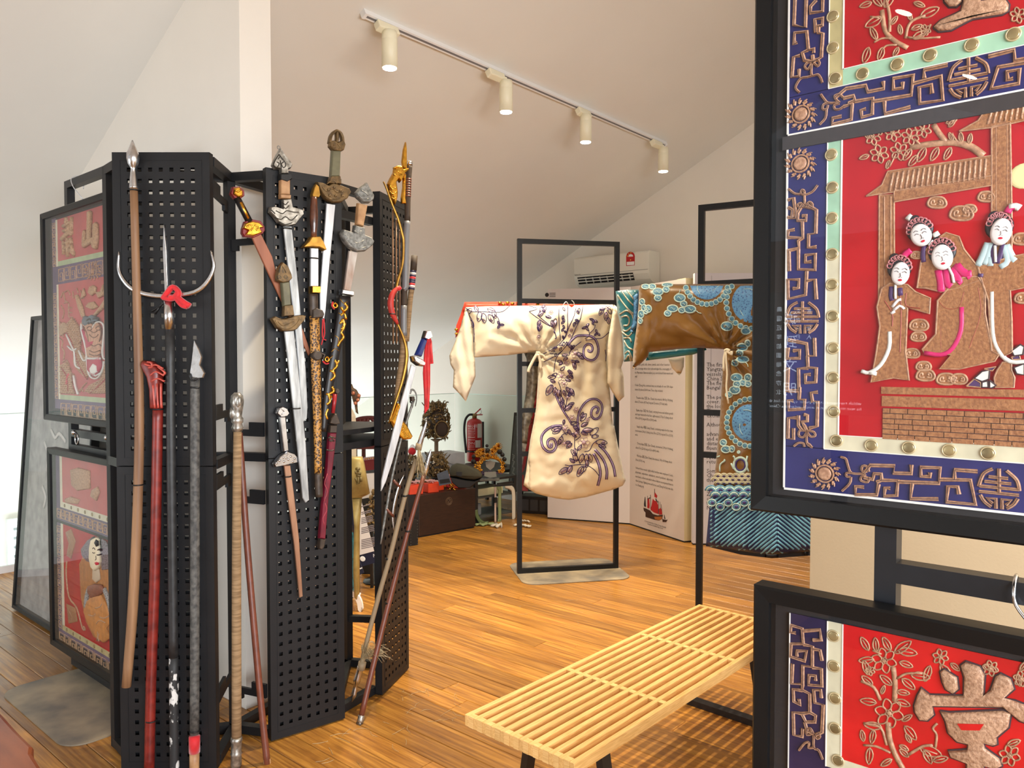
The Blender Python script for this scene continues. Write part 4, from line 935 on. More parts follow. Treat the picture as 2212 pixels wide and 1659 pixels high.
for a, b in (((1250, 805), (1298, 855)), ((1204, 1000), (1252, 1052))): relief(w, Q3, [C4([a, b])], M_BRSTICK, .0065, .018, .026, 'strap', 0)

# two tasselled spears crossing in front of the third panel
def zpipe(nm, m, par, pts, r, n=10, sm=4):
    q = smooth(pts, sm) if sm and len(pts) > 2 else pts; P = [at_z(*p) for p in q]; P = [Vector((p.x, p.y, max(p.z, .003))) for p in P]
    if isinstance(r, (list, tuple)):
        k = len(P) - 1; rr = []
        for i in range(len(P)):
            f = i / k * (len(r) - 1); j = min(int(f), len(r) - 2); rr.append(r[j] + (r[j + 1] - r[j]) * (f - j))
    else: rr = r
    return MB().sweep(P, rr, n=n).build(nm, m, par, True)
def tassel(nm, par, root, tip, n, spread, wv, seed):
    rg = random.Random(seed); mb = MB(); a, b = Vector(root), Vector(tip); L_ = (b - a).length
    for k in range(n):
        off = Vector((rg.uniform(-1, 1), rg.uniform(-1, 1), rg.uniform(-.6, .6))) * spread
        mid = (a + b) / 2 + off * .55 + Vector((0, 0, wv * rg.random())); e = b + off + (b - a) * rg.uniform(-.25, .2)
        P = smooth([tuple(a + off * .06), tuple(mid), tuple(e)], 4); mb.sweep(P, [.0016 - .0009 * i / (len(P) - 1) for i in range(len(P))], n=3, cap=False)
    o = mb.build(nm, M_HAIR, par); o['kind'] = 'stuff'; return o
w = thing('tasselled_spear', 'pale bound spear with a horsehair tassel at each end, blade down, before the third panel', 'spear', at_z(759, 1518, 3.30))
zpipe('pole', M_CANE, w, [(899, 992, 3.42), (875, 1071, 3.40), (843, 1200, 3.36), (818, 1288, 3.34), (790, 1395, 3.31), (781, 1436, 3.30)], .0105)
zpipe('spearhead', M_STEEL, w, [(780, 1440, 3.30), (776, 1452, 3.30), (771, 1470, 3.30), (768, 1482, 3.30), (764, 1502, 3.30), (759, 1518, 3.30)], [.0165, .014, .0155, .009, .0125, .002], 12)
zpipe('binding', M_CANE, w, [(783, 1430, 3.30), (780, 1446, 3.30)], .0175, 12)
zpipe('top_spike', M_STEEL, w, [(905, 965, 3.42), (911, 945, 3.42), (917, 925, 3.42), (922, 908, 3.42)], [.013, .012, .009, .002], 12)
zpipe('binding', M_CANE, w, [(903, 972, 3.42), (906, 958, 3.42)], .0155, 12)
tassel('horsehair_tassel', w, at_z(904, 968, 3.41), at_z(912, 1022, 3.37), 46, .022, 0, 2)
tassel('horsehair_tassel', w, at_z(783, 1425, 3.29), at_z(822, 1415, 3.26), 60, .040, .055, 3)
tassel('horsehair_tassel', w, at_z(784, 1420, 3.29), at_z(786, 1395, 3.29), 26, .016, .02, 4)
for x, y, z in ((875, 1071, 3.40), (838, 1207, 3.36)): 
    c = at_z(x, y, z); MB().sweep([c + Vector((0, 0, .004)), c - Vector((0, 0, .004))], .0118, n=10).build('cable_tie', M_TIE, w, True)
w = thing('brown_spear', 'dark reddish-brown spear with short silver tip, foot on the floor beside the third panel', 'spear', at_z(774, 1577, 3.15))
zpipe('pole', M_BRSTICK, w, [(917, 1023, 3.50), (881, 1147, 3.42), (840, 1302, 3.32), (807, 1435, 3.23), (781, 1545, 3.165)], [.0095, .0105, .0115, .012, .012])
zpipe('spearhead', M_STEEL, w, [(917, 1024, 3.50), (921, 1008, 3.50), (927, 985, 3.50), (931, 970, 3.50)], [.011, .013, .009, .002], 12)
zpipe('ferrule', M_SILVERW, w, [(781, 1545, 3.165), (779, 1556, 3.16), (778, 1560, 3.16), (774, 1578, 3.15)], [.0135, .0145, .0125, .012], 12)
for x, y, z in ((881, 1147, 3.42), (838, 1303, 3.32)):
    c = at_z(x, y, z); MB().sweep([c + Vector((0, 0, .004)), c - Vector((0, 0, .004))], .0125, n=10).build('cable_tie', M_TIE, w, True)

# ================================================================== EMBROIDERED BANNERS
CA = crop(1600, 0, 3.606); CB = crop(1600, 400, 3.606); CC = crop(1600, 800, 3.606); CD = crop(1600, 1200, 3.614)
L1 = crop(80, 420, 5.926); L2 = crop(80, 680, 5.184); L3 = crop(0, 1000, 4.148)
M_RED = mat('crimson_satin', sr(164, 8, 22), .55, var=.14, scale=9, bump=.2, bscale=25, spec=.3)
M_REDO = mat('vermilion_satin', sr(190, 18, 20), .55, var=.14, scale=9, bump=.25, bscale=22, spec=.3)
M_NAVY = mat('navy_satin', sr(38, 38, 92), .5, var=.18, scale=10, bump=.15, bscale=25, spec=.3)
M_NAVYD = mat('dark_violet_satin', sr(40, 30, 66), .5, var=.18, scale=10, bump=.15, bscale=25, spec=.3)
M_MINT = mat('mint_satin', sr(146, 186, 158), .4, var=.12, scale=22, bump=.25, bscale=40, sheen=.3)
M_CREAMB = mat('cream_satin', sr(200, 194, 166), .4, var=.10, scale=22, bump=.25, bscale=40, sheen=.3)
M_OLDBAND = mat('yellowed_satin', sr(176, 164, 118), .4, var=.14, scale=22, bump=.25, bscale=40)
M_PIPE = mat('white_piping', sr(226, 222, 216), .6)
M_CORD = mat('old_gold_couching', sr(184, 142, 112), .45, 0, col2=sr(150, 108, 82), scale=160, bump=.3)
M_CORDK = mat('dark_couching_line', sr(56, 34, 40), .7)
M_ROBE_G = mat('couched_gold_thread', sr(164, 114, 74), .45, .1, col2=sr(136, 88, 56), scale=190, bump=.4)
M_PADG = mat('padded_gold_thread', sr(196, 156, 126), .42, .1, col2=sr(150, 112, 86), scale=220, bump=.45)
M_FACE = mat('white_silk_face', sr(220, 216, 214), .5)
M_HAIRK = mat('black_silk_hair', sr(26, 24, 30), .5)
M_LIP = mat('crimson_stitch', sr(190, 20, 50), .5)
M_PINK = mat('pink_silk', sr(196, 30, 100), .45)
M_PALEB = mat('pale_blue_silk', sr(176, 200, 204), .45)
M_WSILK = mat('white_silk_sash', sr(214, 214, 208), .45)
M_MIRROR = mat('tarnished_mirror_disc', sr(150, 134, 96), .3, .55, var=.3, scale=25)
M_RIM = mat('disc_rim', sr(206, 190, 150), .35, .5)
M_PLUM = mat('plum_silk', sr(70, 44, 90), .5)
M_GREYG = mat('faded_gold', sr(184, 144, 112), .45, 0, col2=sr(150, 110, 84), scale=120, bump=.3)

def rect(pl, u0, v0, u1, v1, d0, d1, name, m, par):
    return MB().boxa(pl.at(u0, v0, d0), pl.u * (u1 - u0), pl.v * (v1 - v0), pl.n * (d1 - d0)).build(name, m, par)
def couch(pl, paths, par, w=.0036, d=.003, name='meander', h=.003, m=None, sm=0, mk=None):
    mb = MB(); mk_ = MB()
    for p in paths:
        p = p if not sm or len(p) < 3 else smooth(p, sm)
        mb.stroke(pl, p, w, d, d + h, n=6); mk_.stroke(pl, p, w * .22, d + h * .8, d + h * 1.12, n=4)
    o = mb.build(name, m or M_CORD, par); mk_.build('core_line', mk or M_CORDK, par)
    return o
def outline_fill(pl, polys, par, name, m, d0, d1, edge=None, ew=.0014, puff=.002):
    mb = MB(); e = MB()
    for i, p in enumerate(polys):
        q = i * .0004; mb.poly(pl, p, d0, d1 + q, puff); e.stroke(pl, p + [p[0]], ew, d1 + q - .0006, d1 + q + .0008, n=5)
    o = mb.build(name, m, par); e.build(name + '_edge', edge or M_GREYG, par); return o
def sun(pl, x, y, par, r=15.5, R=35):
    mb = MB(); mb.disc(pl, x, y, .0125, .003, .0075, 18); mb.ring(pl, x, y, .0155, .0018, .003, .006, 22); mb.build('sun_disc', M_CORD, par)
    rays = []
    for k in range(15):
        a = 2 * math.pi * k / 15; f = lambda rr, da: (x + rr * math.cos(a + da), y + rr * math.sin(a + da))
        rays.append(smooth([f(r + 8, -.12), f(r + 14, .10), f(R - 6, -.06), f(R, .08)], 3))
    mb = MB()
    for q in rays: mb.stroke(pl, q, .0030, .003, .0056, n=5, taper=True)
    mb.build('sun_rays', M_CORD, par)
def discs(pl, pts, par, r=.0098):
    for x, y in pts:
        o = MB().disc(pl, x, y, r, .003, .0062, 18).build('mirror_disc', M_MIRROR, par, True); MB().ring(pl, x, y, r, .0016, .004, .0062, 20).build('disc_rim', M_RIM, o, True)
def cloud(pl, x, y, s, par, k=2):
    mb = MB(); f = lambda a, b: (x + a * s, y + b * s)
    mb.stroke(pl, smooth([f(-20, 4), f(-14, -9), f(0, -12), f(14, -9), f(20, 3), f(12, 11), f(-10, 11)], 3, True), .0022, .002, .0045, n=5, closed=True)
    for sx in (-1, 1): mb.stroke(pl, smooth([f(sx * 2, 4), f(sx * 12, 5), f(sx * 12, -3), f(sx * 6, -4), f(sx * 7, 1)], 3), .0018, .002, .0045, n=5)
    o = mb.build('embroidered_cloud', M_GREYG, par, True)
    MB().poly(pl, smooth([f(-20, 4), f(-14, -9), f(0, -12), f(14, -9), f(20, 3), f(12, 11), f(-10, 11)], 2, True), .0018, .003, .001).build('embroidered_cloud', M_ROBE_G, par)
def leaf(x, y, l, a, w=.42):
    c, s = math.cos(a), math.sin(a); f = lambda u, v: (x + u * c - v * s, y + u * s + v * c)
    return smooth([f(0, 0), f(l * .35, -l * w * .5), f(l * .75, -l * w * .38), f(l, 0), f(l * .7, l * w * .4), f(l * .3, l * w * .45)], 2, True), [f(0, 0), f(l * .8, 0)]
def plant(pl, stems, leaves, flowers, par, m=None, lw=.0014):
    m = m or M_GREYG; mb = MB()
    for s_, w in stems: mb.stroke(pl, s_, w, .002, .0042, n=5, sm=3)
    for x, y, l, a in leaves:
        o, r = leaf(x, y, l, math.radians(a)); mb.stroke(pl, o, lw, .002, .004, n=5, closed=True); mb.stroke(pl, r, lw * .8, .002, .004, n=5)
    for x, y, R in flowers:
        for k in range(6):
            a = 2 * math.pi * k / 6 + .3; o, r = leaf(x + R * .2 * math.cos(a), y + R * .2 * math.sin(a), R * .85, a, .75); mb.stroke(pl, o, lw, .002, .0042, n=5, closed=True)
        mb.disc(pl, x, y, R * .2 * 1.2 / FPX, .002, .0045, 10)
    o = mb.build('embroidered_plant', m, par, True); return o

# ---------------------------------------------------------------- upper right banner
T = T_UR; uf = lambda x, y=700: T.uv(x, y)[0]; vf = lambda x, y: T.uv(x, y)[1]
uN, uB, uR = uf(1699), uf(1784.5), uf(1815); UW = 1.05 - uN
v1, v2 = vf(1700, 292), vf(1700, 322); vb0, vb1 = vf(1784, 194), vf(1814, 153); w0, w1, w2 = vf(1694, 1052), vf(1789, 969), vf(1819, 941)
top = 1.02
tx = rect(T, uR - .002, vb1 - .002, UW - (uR - uN), top, 0, .002, 'upper_textile', M_RED, bnr_UR)
tx2 = rect(T, uR - .002, w2 - .002, UW - (uR - uN), v2, 0, .002, 'main_textile', M_RED, bnr_UR)
rect(T, uN, vb0 - .001, uB, top, 0, .0022, 'navy_border', M_NAVY, tx); rect(T, uN, v1, UW, vb0, 0, .0022, 'navy_border', M_NAVYD if False else M_NAVY, tx)
rect(T, uN, w1 - .001, uB, v2, 0, .0022, 'navy_border', M_NAVY, tx2); rect(T, uN, w0, UW, w1, 0, .0022, 'navy_border', M_NAVY, tx2)
rect(T, uB, vb0, uR, top, .001, .003, 'yellowed_band', M_OLDBAND, tx); rect(T, uR, vb0, UW - (uB - uN), vb1, .001, .003, 'mint_band', M_MINT, tx)
vm = vf(1800, 545)
rect(T, uB, vm, uR, v2, .001, .003, 'mint_band', M_MINT, tx2); rect(T, uB, w1, uR, vm, .001, .003, 'cream_band', M_CREAMB, tx2); rect(T, uR, w1, UW - (uB - uN), w2, .001, .003, 'cream_band', M_CREAMB, tx2)
for a, par in (((uN - .002, v1, uN + .0015, top), tx), ((uN, v1 - .003, UW, v1), tx), ((uR - .001, vb1, uR + .0015, top), tx), ((uB - .0005, vb0, uB + .001, top), tx), ((uB, vb0 - .0012, UW, vb0), tx), ((uR, vb1, UW, vb1 + .0012), tx),
               ((uN - .002, w0, uN + .0015, v2), tx2), ((uN, w0 - .004, UW, w0), tx2), ((uR - .001, w2, uR + .0015, v2), tx2), ((uB - .0008, w1, uB + .0008, v2), tx2), ((uB, w1 - .0015, UW, w1), tx2), ((uR, w2, UW, w2 + .0012), tx2)):
    rect(T, *a, .0028, .0042, 'piping', M_PIPE, par)
rect(T, .045, v1 - .004 - .0245, 1.0, v1 - .004, 0, .006, 'dark_sash', mat('charcoal_sash', sr(52, 47, 48), .8, var=.1, scale=100), bnr_UR)
discs(T, [(1799, 35), (1799, 103), (1804, 169), (1863, 159), (1938, 139), (2009, 119), (2099, 97), (2189, 74)], tx)
discs(T, [(1795.5, 334), (1798, 405), (1797, 471), (1797.5, 549), (1797.5, 615), (1799, 683), (1800, 752), (1800, 816), (1801, 889), (1807, 952), (1882, 962), (1963, 967), (2050, 973), (2134, 979)], tx2)
K = [CA(p) for p in (
    [(425, -40), (415, 195), (505, 215), (512, -40)], [(590, 0), (545, 50), (545, 100), (638, 88), (640, -40)], [(585, 255), (578, 150), (640, 140), (635, 200), (600, 205)], [(635, 200), (610, 200), (605, 255), (640, 262), (628, 445), (568, 480)],
    [(440, 330), (416, 345), (420, 255), (515, 245), (527, 388), (570, 380), (568, 415)], [(525, 390), (480, 410), (497, 470), (555, 482)], [(462, 432), (412, 445), (400, 600), (455, 595), (455, 540)],
    [(560, 430), (565, 480)], [(735, 765), (820, 690), (975, 665), (990, 715), (1115, 690), (1110, 635)], [(800, 765), (880, 745), (890, 780), (845, 800), (845, 820)], [(890, 790), (1030, 765), (1025, 890), (945, 912), (938, 858), (975, 848)],
    [(800, 830), (870, 810), (862, 930), (712, 970), (717, 920), (785, 905)], [(1030, 790), (1330, 740), (1345, 585), (1190, 610), (1190, 695), (1262, 685), (1262, 640)], [(1120, 790), (1125, 885), (1322, 832)],
    [(1345, 650), (1560, 592), (1575, 780), (1395, 805), (1390, 680), (1485, 660), (1490, 730)], [(1612, 505), (1430, 545), (1430, 610)], [(1930, 440), (2130, 390), (2135, 470), (2260, 450)], [(2260, 478), (2005, 522), (1950, 690), (2165, 650), (2172, 540), (2075, 557), (2080, 622), (2122, 610)])]
couch(T, K, tx)
KL = [CA(p) for p in ([(555, 500), (550, 560), (560, 590), (600, 580), (625, 610), (636, 645)], [(555, 590), (520, 600), (470, 610), (435, 660), (430, 690), (458, 720)], [(560, 480), (520, 490), (500, 520), (525, 540), (550, 500)], [(565, 480), (590, 460), (615, 490), (600, 515), (570, 490)],
    [(625, 735), (650, 770), (680, 800), (760, 800)], [(680, 800), (645, 815), (640, 850), (670, 850), (680, 820)], [(670, 850), (660, 920), (615, 970)], [(770, 800), (740, 770), (735, 745), (770, 735), (800, 760)], [(770, 805), (730, 820), (735, 850), (770, 850), (800, 830)])]
couch(T, KL, tx, w=.0022, sm=3)
def shou(pl, x, y, r, par, sk=0.0):
    f = lambda a, b: (x + a * r, y + b * r + a * r * sk)
    arcs = [smooth([f(math.cos(t), -math.sin(t)) for t in [math.pi * k / 9 for k in (lo, lo + .9, lo + 1.8, hi)]], 3) for lo, hi in ((.0, 3.4), (5.4, 8.9))]
    low = smooth([f(math.cos(t), math.sin(t)) for t in [math.pi * k / 8 for k in range(1, 4)]], 3); low2 = smooth([f(-math.cos(t), math.sin(t)) for t in [math.pi * k / 8 for k in range(1, 4)]], 3)
    p = arcs + [low, low2, [f(0, -1), f(0, .2)], [f(-.95, -.05), f(.97, -.05)], [f(-.7, -.3), f(.6, -.3)], [f(-.5, -.55), f(.45, -.55)], [f(-.98, .22), f(.98, .22)], [f(-.15, .98), f(-.15, .5), f(-.6, .5), f(-.3, .75)], [f(.15, .98), f(.15, .5), f(.6, .5), f(.35, .75)]]
    couch(pl, p, par, w=.0028)
shou(T, 2092, 168, 43, tx, -.2)
sun(T, *CA([(470, 890)])[0], tx); sun(T, *CA([(465, 1275)])[0], tx2)
K = [CB(p) for p in ([(368, 250), (435, 262), (412, 100), (372, 115)], [(372, 175), (405, 190), (400, 250)], [(480, 155), (445, 215), (445, 275), (510, 275), (510, 235), (480, 240)], [(480, 275), (485, 410), (368, 408), (372, 355), (420, 345)], [(530, 160), (590, 195), (585, 375), (530, 382), (528, 485), (590, 480)],
    [(368, 510), (455, 490), (450, 435), (485, 410)], [(375, 510), (380, 670)], [(450, 495), (450, 655), (580, 660), (582, 535), (505, 545), (505, 600), (550, 595)], [(515, 670), (505, 855), (372, 885), (368, 735), (455, 735), (450, 800), (408, 805)], [(590, 890), (580, 735), (515, 745)],
    [(370, 1205), (515, 1235), (522, 1330), (580, 1330), (575, 1190)], [(370, 1265), (365, 1350), (460, 1348), (460, 1285), (410, 1290)], [(520, 1330), (525, 1420), (590, 1425), (585, 1535), (505, 1540), (505, 1475), (545, 1475)], [(525, 1425), (450, 1430), (455, 1595), (365, 1605), (370, 1420)], [(460, 1600), (455, 1659)])]
K += [CC(p) for p in ([(460, 130), (455, 225), (500, 228), (495, 300), (375, 308), (372, 235), (410, 238)], [(600, 170), (550, 175), (560, 245), (600, 240), (595, 435), (535, 450)], [(370, 160), (460, 160)], [(495, 345), (520, 350), (520, 395), (480, 400), (495, 430), (515, 465)], [(450, 350), (450, 430), (480, 470)], [(440, 370), (372, 372), (368, 530), (412, 535), (412, 450)],
    [(970, 790), (1010, 740), (1200, 745), (1190, 800), (1330, 805), (1330, 735)], [(960, 835), (1030, 850), (1040, 805), (1095, 808), (1100, 855), (1060, 870)], [(1090, 855), (1225, 860), (1215, 975), (1120, 980), (1125, 915), (1165, 920)], [(1075, 885), (1060, 970), (895, 970), (895, 905), (960, 910)],
    [(1225, 868), (1545, 880), (1555, 760), (1405, 755), (1405, 825), (1475, 828), (1475, 795)], [(1335, 880), (1325, 1000), (1540, 1003)], [(1550, 850), (1790, 855), (1830, 1045), (1605, 1025), (1615, 905), (1690, 908), (1700, 965)], [(1845, 788), (1670, 775), (1665, 850)])]
couch(T, K, tx2)
KL = [CB(p) for p in ([(600, 0), (560, 50), (500, 75), (470, 65), (480, 35), (500, 50)], [(375, 30), (420, 65), (465, 70)], [(497, 50), (500, 150)], [(500, 170), (455, 170), (445, 150), (470, 140), (495, 165)], [(505, 170), (550, 180), (560, 150), (535, 130), (510, 160)])] + \
     [CC(p) for p in ([(515, 470), (460, 470), (455, 510), (490, 520), (515, 480)], [(520, 470), (570, 480), (580, 510), (545, 515), (520, 485)], [(515, 490), (518, 570), (560, 600)], [(415, 590), (450, 565), (490, 570), (495, 595)], [(520, 570), (540, 580), (552, 602)],
      [(780, 675), (820, 690), (835, 740), (865, 800), (960, 805)], [(860, 800), (825, 800), (825, 825), (855, 830)], [(860, 830), (850, 880), (790, 940)], [(975, 800), (945, 780), (950, 745), (985, 750), (1000, 790)], [(975, 810), (940, 830), (940, 860), (990, 870), (1000, 830)])]
couch(T, KL, tx2, w=.0022, sm=3)
shou(T, 2158, 1056, 44, tx2, .1); shou(T, *CB([(482, 1032)])[0], 35, tx2, 0); sun(T, *CC([(655, 805)])[0], tx2)
# pieces of the characters and plants on the upper piece
CHS = [CA(p) for p in ([(1503, 215), (1560, 160), (1715, 90), (1735, 20), (1730, -40), (1860, -40), (1875, 10), (2060, -10), (2092, 40), (2085, 90), (2040, 115), (1810, 150), (1720, 195), (1640, 238), (1545, 248)], [(1585, -30), (1588, 15), (1625, 55), (1680, 55), (1725, 15), (1725, -30)])]
def padded(pl, polys, par, holes=(), hm=None, hgt=.009, pf=.004):
    e = MB(); mb = MB()
    for p in polys: e.poly(pl, p, .002, .0036); e.stroke(pl, p + [p[0]], .0026, .002, .0046, n=5); mb.poly(pl, p, .0022, hgt, pf)
    e.build('dark_outline', M_CORDK, par); o = mb.build('padded_character', M_PADG, par, True)
    for h in holes: MB().poly(pl, h, .0022, hgt + .0012).build('character_opening', hm, par)
    return o
padded(T, CHS, tx)
def PLT(stems, leaves, flowers, crp, pl, par, k=3.606, **kw):
    plant(pl, [(crp(s_), w) for s_, w in stems], [(*crp([(x, y)])[0], l / k, a) for x, y, l, a in leaves], [(*crp([(x, y)])[0], R / k) for x, y, R in flowers], par, **kw)
PLT([([(1300, 375), (1200, 320), (1125, 240), (1100, 80)], .004), ([(1285, 300), (1300, 220), (1340, 160), (1440, 120)], .0026), ([(1180, 300), (1100, 300), (1040, 330)], .002), ([(1220, 350), (1140, 355), (1110, 380)], .002), ([(1160, 250), (1160, 120), (1130, -10)], .0026), ([(1080, 140), (1010, 130)], .002), ([(1320, 300), (1440, 270), (1480, 190)], .0018), ([(1300, 290), (1400, 300), (1555, 290)], .0018)],
    [(1060, 310, 110, -115), (1000, 370, 130, 110), (1110, 370, 110, 110), (1230, 370, 80, 120), (1100, 135, 150, 150), (1400, 130, 160, -25), (1170, 190, 80, -50), (1250, 270, 80, -100), (1330, 230, 90, -20), (1330, 160, 70, -110), (1120, 60, 150, -60), (1100, 50, 120, -130), (1020, 20, 100, 160), (1340, 300, 120, -25), (1350, 20, 90, 20)], [(1440, 235, 40), (2160, 120, 60)], CA, T, tx)
# the pavilion scene
S2 = tx2
outline_fill(T, [CA([(978, 1528), (1100, 1440), (1145, 1335), (1960, 1212), (1962, 1392), (1100, 1508)]), CA([(1703, 1022), (1850, 940), (1920, 832), (2400, 700), (2400, 900), (1965, 992)])], S2, 'pavilion_roof', M_ROBE_G, .002, .004)
outline_fill(T, [CB([(1080, 80), (1195, 70), (1200, 1000), (1075, 1010)]), CA([(1955, 985), (2100, 955), (2112, 1659), (2112, 2200), (1955, 2200)]), CB([(1195, 45), (1958, -72), (1958, 0), (1195, 130)])], S2, 'pavilion_post', M_ROBE_G, .002, .0036, edge=M_GREYG)
tl = [CA([(1150 + k * 40, 1350 - k * 6.1), (1120 + k * 41, 1495 - k * 5.4)]) for k in range(1, 20)] + [CA([(1930 + k * 40, 835 - k * 10), (1880 + k * 44, 975 - k * 7)]) for k in range(1, 9)]
mb = MB()
for q in tl: mb.stroke(T, q, .0022, .0036, .0058, n=5)
mb.build('roof_tile_ridges', M_PADG, S2, True)
mb = MB()
for q in (CB([(1120, 90), (1120, 1000)]), CB([(1170, 90), (1170, 780)]), CA([(1990, 980), (1992, 1900)]), CA([(2075, 960), (2078, 1900)]), CA([(1145, 1335), (1960, 1212)]), CA([(1190, 1545), (1960, 1425)])): mb.stroke(T, q, .0012, .003, .0046, n=4)
mb.build('post_lines', M_GREYG, S2)
PLT([([(1890, 1215), (1790, 1145), (1660, 1112), (1500, 1122), (1320, 1150)], .006), ([(1600, 1110), (1545, 1040), (1500, 970)], .0045), ([(1700, 1120), (1650, 1050), (1655, 1040)], .0015), ([(1400, 1130), (1350, 1080)], .002), ([(1210, 1200), (1160, 1300)], .0015)],
    [(1330, 1160, 110, 125), (1440, 1150, 130, 120), (1540, 1150, 120, 120), (1640, 1150, 110, 120), (1380, 1210, 110, 130), (1650, 1100, 70, -110), (1720, 1110, 80, -95), (1780, 1120, 80, -80), (1000, 1210, 80, 160), (1160, 1250, 70, 110), (1620, 990, 80, -50), (1000, 1080, 70, -120), (1600, 960, 90, -20)],
    [(1080, 1200, 70), (1235, 1180, 68), (1320, 1065, 66), (1185, 1040, 62), (1030, 1070, 60), (1420, 1010, 62), (1080, 1000, 50)], CA, T, S2)
for x, y, s in ((1530, 135, 1.0), (1720, 220, 1.25), (1785, 185, .7), (1370, 545, .6), (1390, 1090, 1.0), (1385, 1180, .8), (1335, 1310, .8), (1425, 1410, .8), (1440, 1480, 1.0), (1600, 1510, 1.0), (1700, 1510, .9), (1915, 90, .9), (2190, 420, 1.0), (2200, 880, .9)): cloud(T, *CB([(x, y)])[0], s, S2)
mb = MB(); mb.disc(T, 2212, 380, .020, .002, .004, 20); mb.build('moon', mat('pale_yellow_silk', sr(214, 206, 150), .5), S2)
M_SKIRT = M_ROBE_G
outline_fill(T, [CB(p) for p in ([(1100, 805), (1165, 765), (1300, 775), (1360, 830), (1478, 880), (1472, 1000), (1300, 955), (1285, 1300), (1312, 1520), (1190, 1500), (1015, 1535), (1058, 1300), (1085, 1100), (1062, 950)],
    [(1405, 600), (1430, 520), (1500, 440), (1600, 370), (1700, 400), (1740, 500), (1850, 640), (1890, 730), (1700, 800), (1560, 830), (1440, 800), (1375, 800)],
    [(1640, 780), (1730, 720), (1850, 712), (1905, 800), (1905, 1000), (1960, 1280), (2025, 1300), (1980, 1370), (1700, 1432), (1550, 1430), (1640, 1320), (1430, 1305), (1415, 1280), (1520, 1160), (1535, 900)],
    [(1850, 640), (2100, 560), (2400, 500), (2400, 760), (2100, 820), (2112, 1050), (2115, 1300), (2040, 1335), (1955, 1290), (1930, 900), (1890, 780)])], S2, 'lady_robe', M_SKIRT, .0036, .0062, ew=.0016)
MB().poly(T, CB([(1560, 640), (1900, 620), (1905, 800), (1640, 830), (1560, 800)]), .002, .0052, .001).build('lady_robe', M_SKIRT, S2)
mb = MB()
for q in ([(1240, 800), (1250, 1000), (1240, 1300)], [(1120, 900), (1180, 1000), (1180, 1100)], [(1290, 840), (1290, 940), (1400, 960)], [(1540, 900), (1600, 960), (1700, 950), (1740, 830)], [(1850, 800), (1870, 1000), (1780, 1270)], [(1960, 760), (2000, 800), (2080, 790), (2100, 650)], [(2060, 830), (2050, 1290)], [(1900, 660), (1900, 780)], [(1640, 800), (1600, 900)], [(1560, 1100), (1560, 1300)], [(1960, 900), (1990, 1280)]): mb.stroke(T, CB(q), .0014, .006, .0072, n=4, sm=3)
mb.build('robe_folds', M_LIP if False else mat('russet_stitch', sr(140, 60, 44), .6), S2)
def stk(name, m, paths, w, d0=.0062, d1=.0085, crp=CB, sm=3, pl=None, par=None):
    mb = MB()
    for q in paths: mb.stroke(pl or T, crp(q), w, d0, d1, n=6, sm=sm if len(q) > 2 else 0)
    return mb.build(name, m, par or S2, True)
stk('white_sash', M_WSILK, ([(1160, 1140), (1155, 1270), (1090, 1400), (1000, 1460), (940, 1448)], [(1958, 830), (1965, 1150), (2010, 1290), (2100, 1375), (2260, 1370)], [(1000, 1462), (1060, 1470)]), .0036)
stk('pink_sash', M_PINK, ([(1720, 950), (1715, 1130), (1650, 1270), (1560, 1320), (1430, 1305)],), .0042)
stk('pink_collar', M_PINK, ([(1540, 660), (1560, 760), (1560, 830)], [(1600, 660), (1610, 760), (1640, 790)], [(1680, 620), (1740, 690), (1800, 690)], [(1640, 650), (1700, 740), (1690, 760)], [(1660, 630), (1770, 700), (1760, 715)]), .0065)
stk('pale_blue_collar', M_PALEB, ([(1930, 450), (1885, 560), (1850, 630)], [(1955, 450), (1925, 560), (1900, 620)], [(2065, 470), (2110, 560), (2140, 590)], [(2050, 470), (2080, 590), (2020, 640)], [(1950, 560), (1945, 630)]), .0060)
stk('dark_collar', M_PLUM, ([(1985, 450), (1960, 520), (1975, 610)], [(2045, 460), (2025, 540), (2000, 610)], [(1430, 470), (1420, 540), (1425, 600)], [(1175, 790), (1170, 860), (1180, 900)], [(1240, 800), (1245, 860)], [(1850, 700), (1890, 705)]), .0042)
stk('bead_string', M_WSILK, ([(1205, 775), (1205, 885)], [(1980, 470), (1985, 600)], [(1620, 640), (1650, 700), (1660, 760)], [(1465, 470), (1500, 430)]), .0022, .008, .0105, sm=0)
